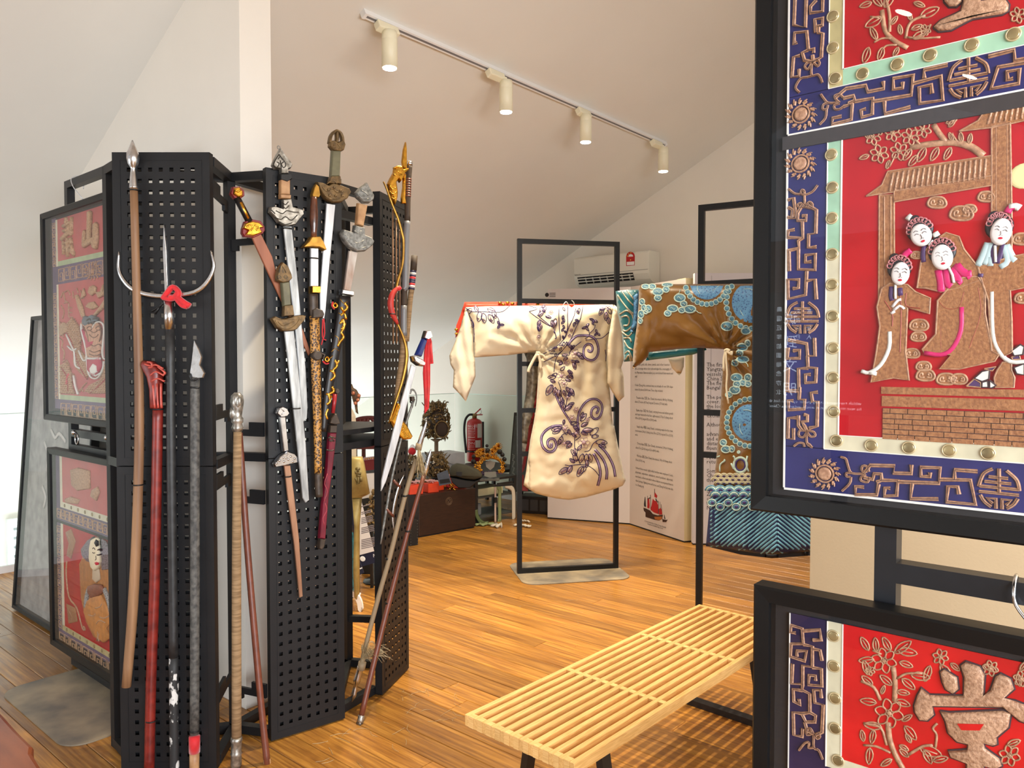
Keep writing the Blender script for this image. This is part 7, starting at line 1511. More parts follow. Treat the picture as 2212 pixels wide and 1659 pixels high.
# teal robe behind it
te = thing('teal_robe', 'teal silk robe with silver wave embroidery, its sleeve showing left of the brown robe', 'robe', SB.px(1420, 780, -.05))
tp = R4([(105, 702), (180, 692), (280, 690), (300, 800), (290, 950), (275, 1100), (240, 1235), (168, 1242), (160, 1100), (150, 1000), (118, 860), (112, 780)])
TC = Cloth(SB, tp, -.04, .03, lambda x, y: .008 * math.sin((x + .3 * y) / 6) + .006 * wob(x, y, 20), 6, 8); TC.build('sleeve', M_TEAL, te)
mb = MB()
for q in ([(120, 730), (160, 790), (210, 850), (250, 880)], [(150, 700), (200, 770), (260, 830)], [(190, 695), (240, 760), (275, 790)], [(135, 880), (190, 850), (235, 890), (235, 960), (190, 1005), (160, 1000)], [(150, 900), (190, 890), (210, 920), (200, 960), (165, 965)], [(150, 1010), (200, 1045), (230, 1020)], [(165, 1060), (210, 1060), (225, 1090)], [(170, 1080), (200, 1130), (240, 1150)], [(175, 1180), (205, 1160), (235, 1230)], [(180, 1225), (205, 1190), (222, 1238)], [(250, 700), (275, 740)]): TC.cord(mb, R4(q), .0055, .003, 5, 3, .001)
mb.build('silver_waves', M_SILVERTHREAD, te, True)
Cloth(SB, R4([(240, 740), (283, 700), (272, 960), (240, 1010), (215, 1010), (240, 900)]), -.01, .02, lambda x, y: .006 * math.sin(y / 4), 6, 6).build('turned_cuff', M_DRAGON, te)
Cloth(SB, R4([(355, 1165), (600, 1138), (790, 1130), (800, 1150), (700, 1185), (500, 1212), (335, 1232)]), -.03, .03, lambda x, y: .006 * wob(x, y, 20), 7, 8).build('underside', mat('bright_teal_lining', sr(0, 128, 144), .4, sheen=.2), te)
Cloth(SB, R4([(505, 1215), (590, 1212), (628, 1205), (625, 1280), (605, 1330), (590, 1345), (535, 1290)]), -.05, .02, lambda x, y: .006 * math.sin((x + y) / 5), 6, 6).build('pale_cuff', M_CREAMCOTTON, te)

# ================================================================== GABLE WALL: AIR CONDITIONER, BOOK BOARDS, EXTINGUISHER
ACX = GX - .205; kA = crop(1220, 520, 10.533)
yl, yr = hit(1240, 580, (ACX, 0, 0), Vector((1, 0, 0))).y, hit(1402, 560, (ACX, 0, 0), Vector((1, 0, 0))).y
zt_ = hit(1390, 541, (ACX, 0, 0), Vector((1, 0, 0))).z; zb_ = hit(1395, 612, (ACX + .06, 0, 0), Vector((1, 0, 0))).z; AH = zt_ - zb_
ac = thing('air_conditioner', 'white wall-mounted air conditioner with red energy sticker, high on the gable wall', 'air conditioner', (GX - .1, (yl + yr) / 2, zb_))
M_ACW = mat('ac_plastic', sr(228, 226, 216), .35); M_DARK = mat('dark_cavity', sr(22, 22, 24), .8)
prof = [(0, 0), (0, AH), (.185, AH), (.2, AH - .006), (.205, AH - .02), (.205, AH * .42), (.20, AH * .30), (.17, AH * .12), (.12, AH * .03), (.06, 0)]
def acx(lst, y0, y1, name, m, par, k=0.0):
    mb = MB(); n = len(lst); mb.add([(GX - .004 - d, y0, zb_ + z) for d, z in lst] + [(GX - .004 - d, y1, zb_ + z) for d, z in lst], [tuple(range(n)), tuple(range(2 * n - 1, n - 1, -1))] + [(i, (i + 1) % n, n + (i + 1) % n, n + i) for i in range(n)]); return mb.build(name, m, par)
bevel(acx(prof, yr, yl, 'body', M_ACW, ac), .006)
acx([(.2065, AH * .415), (.2065, AH * .40), (.20, AH * .40), (.20, AH * .415)], yr + .01, yl - .01, 'front_seam', mat('seam_grey', sr(150, 150, 146), .6), ac)
wv_ = yl - yr
acx([(.206, AH * .34), (.1755, AH * .115), (.165, AH * .12), (.195, AH * .34)], yr + wv_ * .20, yl - wv_ * .05, 'outlet_slot', M_DARK, ac)
for k in range(7):
    y = yr + wv_ * (.24 + .098 * k); acx([(.209, AH * .30), (.181, AH * .12), (.176, AH * .13), (.203, AH * .31)], y, y + .012, 'outlet_fin', mat('fin_grey', sr(176, 176, 172), .5), ac)
for z0, d0 in ((.29, .2045), (.20, .1935)): acx([(d0 + .008, AH * z0), (d0 + .004, AH * (z0 - .03)), (d0 - .004, AH * (z0 - .02)), (d0, AH * z0)], yr + wv_ * .20, yl - wv_ * .05, 'louvre', M_ACW, ac)
acx([(.2, AH * .10), (.172, AH * .105), (.165, AH * .09), (.195, AH * .08)], yr + wv_ * .18, yl - wv_ * .04, 'lower_flap', M_ACW, ac)
PA = PL((ACX - .003, yl, 0), (0, -1, 0))
st = MB().poly(PA, kA([(1398, 575), (1398, 350), (1420, 290), (1460, 258), (1500, 250), (1545, 262), (1580, 295), (1595, 350), (1590, 560)]), .001, .0022).build('energy_sticker', mat('sticker_red', sr(186, 20, 26), .45), ac)
MB().poly(PA, kA([(1412, 560), (1412, 482), (1582, 470), (1580, 550)]), .0022, .003).build('label_field', M_WHITE, st)
MB().poly(PA, kA([(1448, 365), (1452, 335), (1475, 312), (1502, 305), (1530, 312), (1552, 335), (1556, 358)]), .0022, .003).build('label_dial', M_WHITE, st)
mb = MB()
for x, y in ((1503, 278), (1455, 302), (1428, 350), (1496, 436)): mb.disc(PA, *kA([(x, y)])[0], .006, .0022, .003, 8)
mb.build('label_stars', mat('sticker_yellow', sr(240, 190, 60), .5), st)
text_mb('Panasonic', PA, *PA.uv(*kA([(222, 788)])[0]), .017, .002, width=.075).build('maker_lettering', M_DARK, ac)

# giant open-book boards
M_BOARD = mat('white_board', sr(226, 220, 222), .6, var=.01, scale=4); M_PAGE = mat('printed_page', sr(216, 204, 198), .65, var=.015, scale=3); M_EDGE = mat('cream_page_edges', sr(226, 214, 170), .6, var=.06, scale=120, stretch=(30, 30, 1))
M_INK = mat('black_ink', sr(46, 42, 44), .7)
BZ = 2.205
def board(name, a, b, back, m, par, z0=.012, z1=BZ):
    """upright board whose front foot line runs a-b (seen left to right), thickness back"""
    a, b = Vector(a), Vector(b); n = Vector((0, 0, 1)).cross(b - a).normalized()      # away from the viewer
    return MB().boxa(a + Vector((0, 0, z0)), b - a, n * back, Vector((0, 0, z1 - z0))).build(name, m, par)
A1, B1, C1_, D1 = Vector((5.802, 4.503, 0)), Vector((6.083, 3.756, 0)), Vector((5.771, 3.032, 0)), Vector((5.849, 2.985, 0))
bk = thing('book_board', 'giant white open-book board with a sailing ship picture, right of the cream robe', 'display board', (5.95, 3.75, 0))
board('blank_page', A1, B1, .05, M_BOARD, bk); board('printed_page', B1, C1_, .05, M_PAGE, bk)
MB().add([Vector((p.x, p.y, .012)) for p in (C1_, D1, D1 + Vector((.14, .3, 0)), C1_ + Vector((.05, .1, 0)))] + [Vector((p.x, p.y, BZ + .004)) for p in (C1_, D1, D1 + Vector((.14, .3, 0)), C1_ + Vector((.05, .1, 0)))],
         [(0, 1, 2, 3), (7, 6, 5, 4), (0, 4, 5, 1), (1, 5, 6, 2), (2, 6, 7, 3), (3, 7, 4, 0)]).build('page_edges', M_EDGE, bk)
for a, b in ((A1, B1), (B1, C1_), (C1_, D1)): board('black_plinth', a, b, .03, M_DARK, bk, 0.0, .012)
PG = PL(B1, C1_ - B1); kP = crop(1350, 760, 8.293); kQ = crop(1350, 940, 6.633); kb = crop1(1350, 760, 8.293)
lines = [(180, 235, 800, 'porcelain, gold, silk, silver, jewels, and other luxuries'), (180, 308, 830, 'gifts in homage when ruler acknowledged the sovereignty of'), (180, 380, 860, 'the Ming empire. Numerous sailors (soc) served aboard them vessels used'), (180, 450, 220, 'well.'),
    (180, 605, 860, 'Under Zheng He command was an armada of over 300 ships'), (180, 682, 680, 'manned by about 28,000 men. These ships included:'), (190, 830, 860, '· Treasure ships 宝船, Bao Chuan) nine-masted, 44.4 by 18 zhang,'), (180, 902, 765, 'about 127 metres (417 feet) long and 52 metres (171 feet) wide.'),
    (190, 1052, 860, '· Equine ships 马船, Ma Chuan), carrying horses and tribute goods'), (185, 1125, 860, 'and repair material for the fleet, eight-masted, 37 by 15 zhang, about'), (185, 1195, 570, '103 m (339 ft) long and 42 m (138 ft) wide.'), (200, 1345, 860, '· Supply ships 粮船, Liang Chuan), containing staple for the crew,'), (185, 1420, 860, 'seven-masted, 28 by 12 zhang, about 78 m (257 ft) long and 35 m (115 ft)'), (185, 1492, 235, 'wide.')]
lines2 = [(165, 122, 692, '· Troop ships 坐船, Zuo Chuan), six-masted, 24 by 9.4 zhang,'), (155, 182, 492, 'about 67 m (220 ft) long and 26 m (84 ft) wide.'), (162, 298, 675, '· Warships 战船, Zhan Chuan), five-masted, 18 by 6.8 zhang, about'), (155, 358, 285, '50 m (165 ft) long.'),
    (152, 472, 692, 'Onboard those vessels, highly skilled workers were employed: Cooks,'), (150, 532, 692, 'physicians, carpenters, calculators, sword polishers, diplomats,'), (152, 594, 692, 'merchants, soldiers and sailors whose fathers accompanied them in'), (155, 655, 692, 'their journeys. Fighting men and horses, and Zheng He fleet was akin'), (155, 716, 275, 'to a floating city.')]
mb = MB()
def addtxt(mb, pl, x0, y0, x1, t, size, d=.001):
    u0, v0 = pl.uv(x0, y0); u1, _ = pl.uv(x1, y0); q = text_mb(t, pl, u0, v0, size, d, width=u1 - u0); mb.add(q.v, q.f)
for cr_, L_ in ((kP, lines), (kQ, lines2)):
    for x0, y0, x1, t in L_:
        (a, b), (c, _) = cr_([(x0, y0 + 8)])[0], cr_([(x1, y0)])[0]; addtxt(mb, PG, a, b, c, t, .030)
for x0, y0, x1, t in ((285, 1238, 590, 'A modern interpretation of Chinese Treasure Ships with'), (320, 1278, 545, 'comparison Columbus ship in front')):
    (a, b), (c, _) = kQ([(x0, y0)])[0], kQ([(x1, y0)])[0]; addtxt(mb, PG, a, b, c, t, .022)
o = mb.build('printed_text', M_INK, bk, clean=False); o['kind'] = 'stuff'
def flat(name, m, crp, polys, pl, par, d0=.001, d1=.0016):
    mb = MB()
    for q in polys: mb.poly(pl, crp(q), d0, d1)
    return mb.build(name, m, par)
flat('ship_hull', mat('print_hull_brown', sr(58, 30, 18), .6), kQ, ([(265, 1040), (300, 1050), (360, 1080), (400, 1130), (470, 1150), (545, 1140), (530, 1200), (490, 1222), (420, 1210), (295, 1170), (295, 1110), (270, 1080)], [(535, 1190), (545, 1205), (590, 1215), (610, 1210), (590, 1245), (540, 1245)]), PG, bk)
flat('ship_hull_light', mat('print_hull_ochre', sr(176, 104, 46), .6), kQ, ([(420, 1170), (530, 1165), (528, 1200), (490, 1218), (430, 1205)],), PG, bk, .0016, .002)
flat('ship_sails', mat('print_sail_red', sr(178, 22, 24), .6), kQ, ([(400, 910), (425, 940), (450, 945), (475, 1000), (478, 1130), (420, 1110), (370, 1070), (385, 990)], [(325, 930), (345, 900), (355, 1000), (350, 1050), (320, 1040)], [(420, 880), (430, 820), (465, 870), (455, 900)], [(485, 1060), (510, 1040), (530, 1080), (535, 1135), (488, 1140)], [(370, 960), (378, 1060), (365, 1060)]), PG, bk)
flat('ship_rigging', M_INK, kQ, ([(422, 768), (428, 768), (430, 860), (422, 860)], [(286, 885), (292, 885), (302, 1030), (275, 1020), (272, 990)], [(322, 870), (326, 870), (328, 1040), (322, 1040)], [(362, 855), (368, 855), (376, 1080), (370, 1080)], [(320, 910), (360, 890), (362, 905), (330, 925)], [(478, 940), (482, 940), (484, 1130), (479, 1130)], [(500, 955), (504, 955), (506, 1050), (502, 1050)], [(518, 990), (522, 990), (530, 1080), (524, 1080)], [(440, 900), (475, 960), (470, 970), (438, 930)], [(560, 1140), (565, 1140), (580, 1200), (565, 1200)]), PG, bk)
PB = PL(A1, B1 - A1)
mb = MB(); mb.disc(PB, 1181.5, 637, .020, .001, .002, 16); mb.build('round_logo', M_INK, bk); mb = MB(); [mb.stroke(PB, [(1187, y), (1200, y - .2)], .004, .001, .002, n=4) for y in (633.5, 637, 640.5)]; o = mb.build('logo_lines', mat('grey_ink', sr(130, 126, 126), .7), bk); o['kind'] = 'stuff'
# second book
E1 = Vector((5.745, 2.938, 0)); E2 = E1 + RIGHT * .85
bk2 = thing('book_board', 'giant white text board behind the brown robe and its stand', 'display board', ((E1.x + E2.x) / 2, (E1.y + E2.y) / 2, 0))
board('printed_page', E1, E2, .06, mat('cool_white_board', sr(222, 220, 228), .6), bk2, z1=2.24); board('black_plinth', E1, E2, .04, M_DARK, bk2, 0.0, .012)
P2_ = PL(E1, RIGHT); k6 = crop(1490, 770, 3.86); mb = MB()
for y0, t in ((80, 'The first voyage departed'), (118, 'Yangtze river delta with 62'), (158, 'vessels, completing the South'), (196, 'China Sea route in two years,'), (234, 'The fleet then sailed to the'), (272, 'Bengal and the Arab ports'), (350, 'The people of the coast dis-'), (388, 'cover. The ships stayed with'), (426, 'the local people as envoys,'), (464, 'Zheng He brought gifts and'), (504, 'exchanged porcelain and silk'), (580, 'Although most ports had'), (658, 'advanced foreign traders'), (697, 'and even distant kings came'), (736, 'distance. The men became'), (775, 'fluent in many languages'), (850, 'After spending a season the'), (888, 'return voyage brought home'), (965, 'Some, in Palembang, joined'), (1003, 'Chen Zuyi and pirates at'), (1043, 'the strait of Malacca'), (1158, 'Zheng He carried back the'), (1196, 'captured pirates and'), (1234, 'foreign envoys to'), (1272, 'Nanjing')):
    a, b = k6([(140, y0)])[0]; u_, v_ = P2_.uv(a, b); q = text_mb(t, P2_, u_, v_ - .004, .047, .001, squash=.92); mb.add(q.v, q.f)
o = mb.build('printed_text', M_INK, bk2, clean=False); o['kind'] = 'stuff'
MB().boxa(P2_.at(.135, .02, .0), P2_.u * .004, P2_.v * 2.2, P2_.n * .001).build('page_gutter', mat('gutter_grey', sr(180, 178, 186), .7), bk2)

# fire extinguisher on its bracket
kE = crop(880, 870, 7.212); EXX = 6.20
e0 = hit(1024.5, 992, (EXX, 0, 0), Vector((1, 0, 0))); e1 = hit(1025.5, 903, (EXX, 0, 0), Vector((1, 0, 0))); cx, cy = e0.x, (e0.y + e1.y) / 2
exz0, exz1 = e0.z - .02, e1.z; ER = .088
ext = thing('fire_extinguisher', 'red fire extinguisher with black hose on the wall behind the headdresses', 'fire extinguisher', (cx, cy, exz0))
M_EXR = mat('extinguisher_red', sr(168, 22, 24), .28, coat=.4)
hh = exz1 - exz0
MB().lathe((cx, cy, exz0), (cx, cy, exz1), [(0, ER * .9), (.02, ER), (.86, ER), (.92, ER * .93), (.96, ER * .72), (.985, ER * .4), (1, ER * .3)], 24).build('cylinder', M_EXR, ext, True)
MB().lathe((cx, cy, exz1 - .005), (cx, cy, exz1 + .05), [(0, .026), (.5, .026), (.6, .034), (1, .024)], 14).build('valve', mat('brass_valve', sr(150, 130, 84), .4, .6), ext, True)
FC = PL((cx, cy, 0), RIGHT)
MB().bar(Vector((cx, cy, exz1 + .04)), FC.px(*kE([(1145, 88)])[0]), .024, .014).build('lever', M_EXR, ext); MB().bar(Vector((cx, cy, exz1 + .035)), FC.px(*kE([(1172, 185)])[0]), .024, .012).build('handle', M_EXR, ext)
MB().sweep([FC.px(x, y, .0) for x, y in smooth(kE([(1130, 110), (1150, 120), (1150, 165), (1125, 170)]), 3)], .004, n=6).build('safety_pin', M_STEEL, ext, True)
MB().sweep([FC.px(x, y, .02) for x, y in smooth(kE([(1020, 185), (960, 190), (905, 260), (885, 400), (893, 560), (905, 680), (915, 780)]), 4)], .013, n=8).build('hose', M_TIE, ext, True)
def wrap(a0, a1, z0, z1, name, m, par, r=ER + .0015, n=8):
    mb = MB(); f = Vector((-FWD0.x, -FWD0.y, 0)); V = []; F = []
    for k in range(n + 1):
        a = a0 + (a1 - a0) * k / n; d = f * math.cos(a) + RIGHT * math.sin(a); V += [Vector((cx, cy, z0)) + d * r, Vector((cx, cy, z1)) + d * r]
    for k in range(n): F.append((2 * k, 2 * k + 2, 2 * k + 3, 2 * k + 1))
    mb.add(V, F); return mb.build(name, m, par)
zf = lambda y: exz1 - (y - 240) / 640 * hh
wrap(.42, 1.15, zf(525), zf(318), 'instruction_label', mat('label_white', sr(206, 200, 196), .5), ext); wrap(.15, .9, zf(668), zf(560), 'serial_label', mat('label_white', sr(206, 200, 196), .5), ext)
M_LBL = mat('pale_lettering', sr(220, 190, 186), .5)
for y0, y1, a0, a1 in ((388, 396, -.9, .12), (420, 424, -.9, .1), (438, 442, -.9, .0), (460, 464, -.9, .1), (482, 486, -.9, .0), (510, 520, -.9, .1), (552, 558, -.9, .1), (640, 644, -.9, .05), (660, 664, -.9, .05), (690, 694, -.9, .1)): wrap(a0, a1, zf(y1), zf(y0), 'text_line', M_LBL, ext, n=5)
def wraptext(t, a0, z, size, name, par, shear=0.0, spread=1.0):
    pl = PL((0, 0, 0), (1, 0, 0)); q = text_mb(t, pl, 0, 0, size, 0, shear=shear, squash=spread); f = Vector((-FWD0.x, -FWD0.y, 0)); r = ER + .002; mb = MB()
    mb.add([Vector((cx, cy, z + v.z)) + (f * math.cos(a0 + v.x / r) + RIGHT * math.sin(a0 + v.x / r)) * r for v in q.v], q.f); return mb.build(name, M_LBL, par, clean=False)
wraptext('UNIQUE', -1.15, zf(370), .036, 'maker_lettering', ext, .2, 1.05); wraptext('DNG', -.78, zf(622), .04, 'class_lettering', ext, 0, 1.3)
MB().sweep([Vector((cx, cy, exz0 + hh * .24)) + (FWD0 * math.cos(a) + RIGHT * math.sin(a)) * (ER + .003) for a in [k * math.pi / 10 for k in range(20)]], .004, .010, n=5, closed=True).build('bracket_strap', M_TIE, ext)
MB().box(cx + ER, cy - .03, exz0, 6.325, cy + .03, exz0 + hh * .9).build('wall_bracket', M_TIE, ext)

# ================================================================== HEADDRESS TABLES
M_LACQ = mat('dark_stained_wood', sr(44, 24, 14), .45, var=.25, scale=14, stretch=(1, 1, 6)); M_BLKT = mat('black_table_steel', sr(26, 26, 26), .45)
F0_, F1_ = Vector((4.442, 4.846, 0)), Vector((5.05, 4.752, 0)); cu = (F1_ - F0_).normalized(); cn = Vector((-cu.y, cu.x, 0))
CHH = .365; chest = thing('wooden_chest', 'dark brown wooden chest with round seal, on the floor below the headdresses', 'chest', (F0_ + F1_) / 2 + cn * .18)
bevel(MB().boxa(F0_ + Vector((0, 0, .012)), F1_ - F0_, cn * .38, Vector((0, 0, CHH - .012))).build('body', M_LACQ, chest), .004)
MB().boxa(F0_ + cu * .01 + cn * .01, (F1_ - F0_) - cu * .02, cn * .36, Vector((0, 0, .013))).build('plinth', M_DARK, chest)
CF = PL(F0_, cu); k1 = crop(880, 1020, 7.373)
mb = MB(); x, y = k1([(662, 462)])[0]; mb.ring(CF, x, y, .034, .002, .0, .003, 20); mb.ring(CF, x, y, .022, .0018, 0, .003, 14)
for q in ([(640, 420), (680, 440), (650, 480), (690, 500)], [(630, 480), (660, 520), (690, 470)], [(662, 400), (662, 430)]): mb.stroke(CF, k1(q), .0022, 0, .003, n=5, sm=3)
mb.build('round_seal', mat('seal_tan', sr(106, 84, 64), .6), chest); text_mb('CHEST', CF, *CF.uv(*k1([(1010, 815)])[0]), .012, .001).build('small_lettering', mat('faint_red_ink', sr(92, 34, 26), .6), chest) if False else None
T2 = Vector((4.95, 5.35, 0))                                       # long low table behind
tb = thing('display_table', 'long low black table carrying the headdresses behind the wooden chest', 'table', T2)
TZ = .42; ta = F0_ + cn * .42 - cu * .12; tl_ = 1.75; td_ = .66
bevel(MB().boxa(ta + Vector((0, 0, TZ - .03)), cu * tl_, cn * td_, Vector((0, 0, .03))).build('tabletop', M_BLKT, tb), .003)
for a, b in ((.03, .03), (tl_ - .06, .03), (.03, td_ - .06), (tl_ - .06, td_ - .06)): MB().boxa(ta + cu * a + cn * b, cu * .03, cn * .03, Vector((0, 0, TZ - .03))).build('leg', M_BLKT, tb)
tpt = lambda px, py, z=TZ: hit(px, py, (0, 0, z), Vector((0, 0, 1)))
sb = Vector((4.30, 4.80, 0)); sm_ = thing('studded_box', 'small black studded box standing left of the wooden chest', 'box', sb); q0 = on_floor(886, 1180); q1 = on_floor(903, 1177)
MB().boxa(q0 + Vector((0, 0, .001)), q1 - q0, cn * .15, Vector((0, 0, .21))).build('body', M_BLKT, sm_); mb = MB(); SF = PL(q0, q1 - q0); W_ = (q1 - q0).length
for k in range(9): 
    for u in (.006, W_ - .006): mb.ball(SF.at(u, .01 + .024 * k, .001), .0028, n=6, m=4)
o = mb.build('studs', M_PEWTER, sm_); o['kind'] = 'stuff'
# orange boxes
M_ORB = mat('orange_paper', sr(222, 64, 20), .5, var=.06, scale=30)
for k, (x0, x1, yb, hz, lab) in enumerate(((888, 917, 1070, .082, 'leftmost, crossed by the brown spear'), (928, 951, 1066, .078, 'second from the left'), (952, 962, 1061, .066, 'small one next to the jewelled brooch'), (983, 1015, 1057, .088, 'right one with pink strings on top'))):
    a, b = tpt(x0, yb, CHH), tpt(x1, yb - 2, CHH); a, b = a + cn * .02, b + cn * .02
    if k == 3: a, b = a + cn * .03, b + cn * .03
    o = thing('orange_box', 'bright orange paper-covered box on the chest, ' + lab, 'box', (a + b) / 2, 'orange boxes on the chest')
    bevel(MB().boxa(Vector((a.x, a.y, CHH + .001)), Vector((b.x - a.x, b.y - a.y, 0)), cn * .10, Vector((0, 0, hz))).build('box_body', M_ORB, o), .004)
    MB().boxa(Vector((a.x, a.y, CHH + hz * .55)) - cn * .002, Vector((b.x - a.x, b.y - a.y, 0)), cn * .003, Vector((0, 0, hz * .46))).build('lid_edge', M_ORB, o)
    if k in (0, 3, 1):
        mb = MB(); rg = random.Random(k)
        for j in range(5):
            c = a + (b - a) * rg.random() + cn * (.02 + .06 * rg.random()); c.z = CHH + hz + .006
            mb.sweep(smooth([tuple(c + Vector((rg.uniform(-.05, .05), rg.uniform(-.03, .03), rg.uniform(0, .03)))) for i in range(5)], 3), .0045, n=5)
        oo = mb.build('string', mat('pink_string', sr(206, 160, 160), .6), o); oo['kind'] = 'stuff'
rg = random.Random(12)
def filigree(name, par, c, rx, ry, rz, n, size, m, lo=0.0, spikes=0, seed=1, holes=None):
    """gilt openwork: small leaves, curls and bosses scattered over a dome"""
    rg = random.Random(seed); mb = MB(); c = Vector(c)
    for k in range(n):
        th = math.acos(rg.uniform(lo, 1)); ph = rg.uniform(0, 2 * math.pi); d = Vector((math.sin(th) * math.cos(ph), math.sin(th) * math.sin(ph), math.cos(th)))
        p = c + Vector((d.x * rx, d.y * ry, d.z * rz))
        if holes and holes(p): continue
        t = rg.random(); s_ = size * rg.uniform(.6, 1.3); a = d.orthogonal().normalized(); b = d.cross(a)
        if t < .35: mb.sweep([p, p + d * s_ * .6 + a * s_ * .5, p + d * s_ * 1.0 + a * s_ * 1.1 + b * s_ * .3], [s_ * .25, s_ * .32, s_ * .05], [s_ * .1, s_ * .12, s_ * .03], n=5)
        elif t < .7: mb.ball(p + d * s_ * .2, s_ * .42, s_ * .42, s_ * .42, 6, 4)
        else: mb.sweep([p + (a * math.cos(q) + b * math.sin(q)) * s_ * .6 + d * s_ * .3 for q in [i * .8 for i in range(7)]], s_ * .14, n=4)
    for k in range(spikes):
        ph = rg.uniform(0, 2 * math.pi); d = Vector((math.cos(ph) * .6, math.sin(ph) * .6, rg.uniform(.5, 1))).normalized(); p = c + Vector((d.x * rx, d.y * ry, d.z * rz)); e = d.orthogonal()
        mb.sweep(smooth([tuple(p), tuple(p + d * size * 1.5 + e * size), tuple(p + d * size * 2.6 - e * size * .5)], 3), [size * .2] * 3 + [size * .16] * 3 + [size * .05], n=5)
    o = mb.build(name, m, par); o['kind'] = 'stuff'; return o
def pearls(par, c, rx, ry, rz, n, r, seed, lo=0.0):
    rg = random.Random(seed); mb = MB(); c = Vector(c)
    for k in range(n):
        th = math.acos(rg.uniform(lo, 1)); ph = rg.uniform(math.pi, 2 * math.pi) - .6; mb.ball(c + Vector((math.sin(th) * math.cos(ph) * rx, math.sin(th) * math.sin(ph) * ry, math.cos(th) * rz)) * 1.12, r, n=6, m=4)
    o = mb.build('pearls', mat('pearl', sr(226, 214, 190), .25), par, True); o['kind'] = 'stuff'
M_OLDGOLD = mat('dull_gilt_filigree', sr(150, 124, 78), .42, .5, col2=sr(84, 66, 40), scale=60)
# white cloth box and the tall headdress on it
b0 = tpt(962, 1030) + cn * .16; b0.z = 0; bw = .26
wb_ = thing('cloth_covered_box', 'box draped in white cloth between the tall headdress and extinguisher', 'box', b0)
BX = MB(); BX.boxa(b0 + Vector((0, 0, TZ + .001)), cu * .34, cn * .24, Vector((0, 0, .19))); BX.build('cloth', mat('white_table_cloth', sr(196, 198, 202), .8, var=.06, scale=8), wb_)
fo = MB(); fo.add([b0 + Vector((0, 0, TZ + .193)) - cn * .006 - cu * .006, b0 + cu * .346 + Vector((0, 0, TZ + .193)) - cn * .006, b0 + cu * .346 + cn * .25 + Vector((0, 0, TZ + .193)), b0 + cn * .25 - cu * .006 + Vector((0, 0, TZ + .193)),
                   b0 - cu * .006 - cn * .008 + Vector((0, 0, TZ + .09)), b0 + cu * .12 - cn * .012 + Vector((0, 0, TZ + .12)), b0 + cu * .25 - cn * .010 + Vector((0, 0, TZ + .07)), b0 + cu * .352 - cn * .012 + Vector((0, 0, TZ + .02))], [(0, 1, 2, 3), (0, 4, 5), (0, 5, 6, 1), (6, 7, 1)]); fo.build('draped_fold', mat('white_table_cloth', sr(196, 198, 202), .8), wb_)
hc = b0 + cn * .13 + cu * .10 + Vector((0, 0, TZ + .30 + .195))
hd_ = thing('headdress', 'tall gilt filigree headdress with dark oval opening, above the white cloth box', 'headdress', Vector((hc.x, hc.y, TZ + .195)))
MB().lathe(Vector((hc.x, hc.y, TZ + .196)), Vector((hc.x, hc.y, TZ + .33)), [(0, .07), (.05, .07), (.1, .02), (.8, .02), (1, .06)], 14).build('stand', mat('tan_stand', sr(120, 96, 70), .6), hd_, True)
MB().ball(hc, .10, .10, .16, 14, 10).build('cap', M_DKBROWN, hd_, True)
filigree('filigree', hd_, hc, .12, .12, .19, 340, .034, M_OLDGOLD, -.75, 14, 3); pearls(hd_, hc, .115, .115, .18, 26, .008, 4, -.6)
vd_ = (EYE - hc); vd_.z = 0; vd_.normalize(); oc = hc + vd_ * .135 + RIGHT * .055 - Vector((0, 0, .055))
MB().ball(oc, .062, .02, .075, 16, 10, (RIGHT, vd_, Vector((0, 0, 1)))).build('dark_opening', mat('brown_lining', sr(58, 42, 32), .8), hd_, True)
MB().sweep([oc + vd_ * .01 + RIGHT * (.066 * math.cos(t)) + Vector((0, 0, .08 * math.sin(t))) for t in [k * math.pi / 10 for k in range(20)]], .008, n=6, closed=True).build('opening_rim', M_OLDGOLD, hd_, True)
# low headdresses
for nm, lab, (px, py), rx, rz, n, sd, gm in (('headdress', 'low brown and gold headdress in front of the white cloth box', (946, 1034), .115, .15, 260, 6, M_OLDGOLD), ('headdress', 'gilt headdress half hidden behind the crossed spear tips', (894, 1034), .075, .14, 150, 9, M_OLDGOLD)):
    c = tpt(px, py); c = c + cn * .03; t = thing(nm, lab, 'headdress', Vector((c.x, c.y, TZ)))
    c = Vector((c.x, c.y, TZ + .02)); MB().ball(c + Vector((0, 0, rz * .45)), rx * .7, rx * .7, rz * .55, 12, 8).build('cap', M_DKBROWN, t, True); filigree('filigree', t, c + Vector((0, 0, rz * .3)), rx, rx, rz, n, .030, gm, -.2, 8, sd); pearls(t, c + Vector((0, 0, rz * .3)), rx, rx, rz, 16, .007, sd + 1)
c = tpt(893, 1000, TZ) + cn * .02; p = at_z(890, 975, 7.2); o = thing('pompom_ornament', 'white ornament with a red pompom at the left end of the headdress table', 'ornament', Vector((p.x, p.y, TZ)))
MB().ball(p, .038, n=14, m=10).build('red_pompom', M_REDCLOTH, o, True); MB().lathe(Vector((p.x, p.y, TZ + .001)), p + FWD0 * .03 + Vector((0, 0, .06)), [(0, .04), (.1, .012), (.75, .012), (.85, .05), (1, .01)], 12).build('white_stem', M_WHITE, o, True)
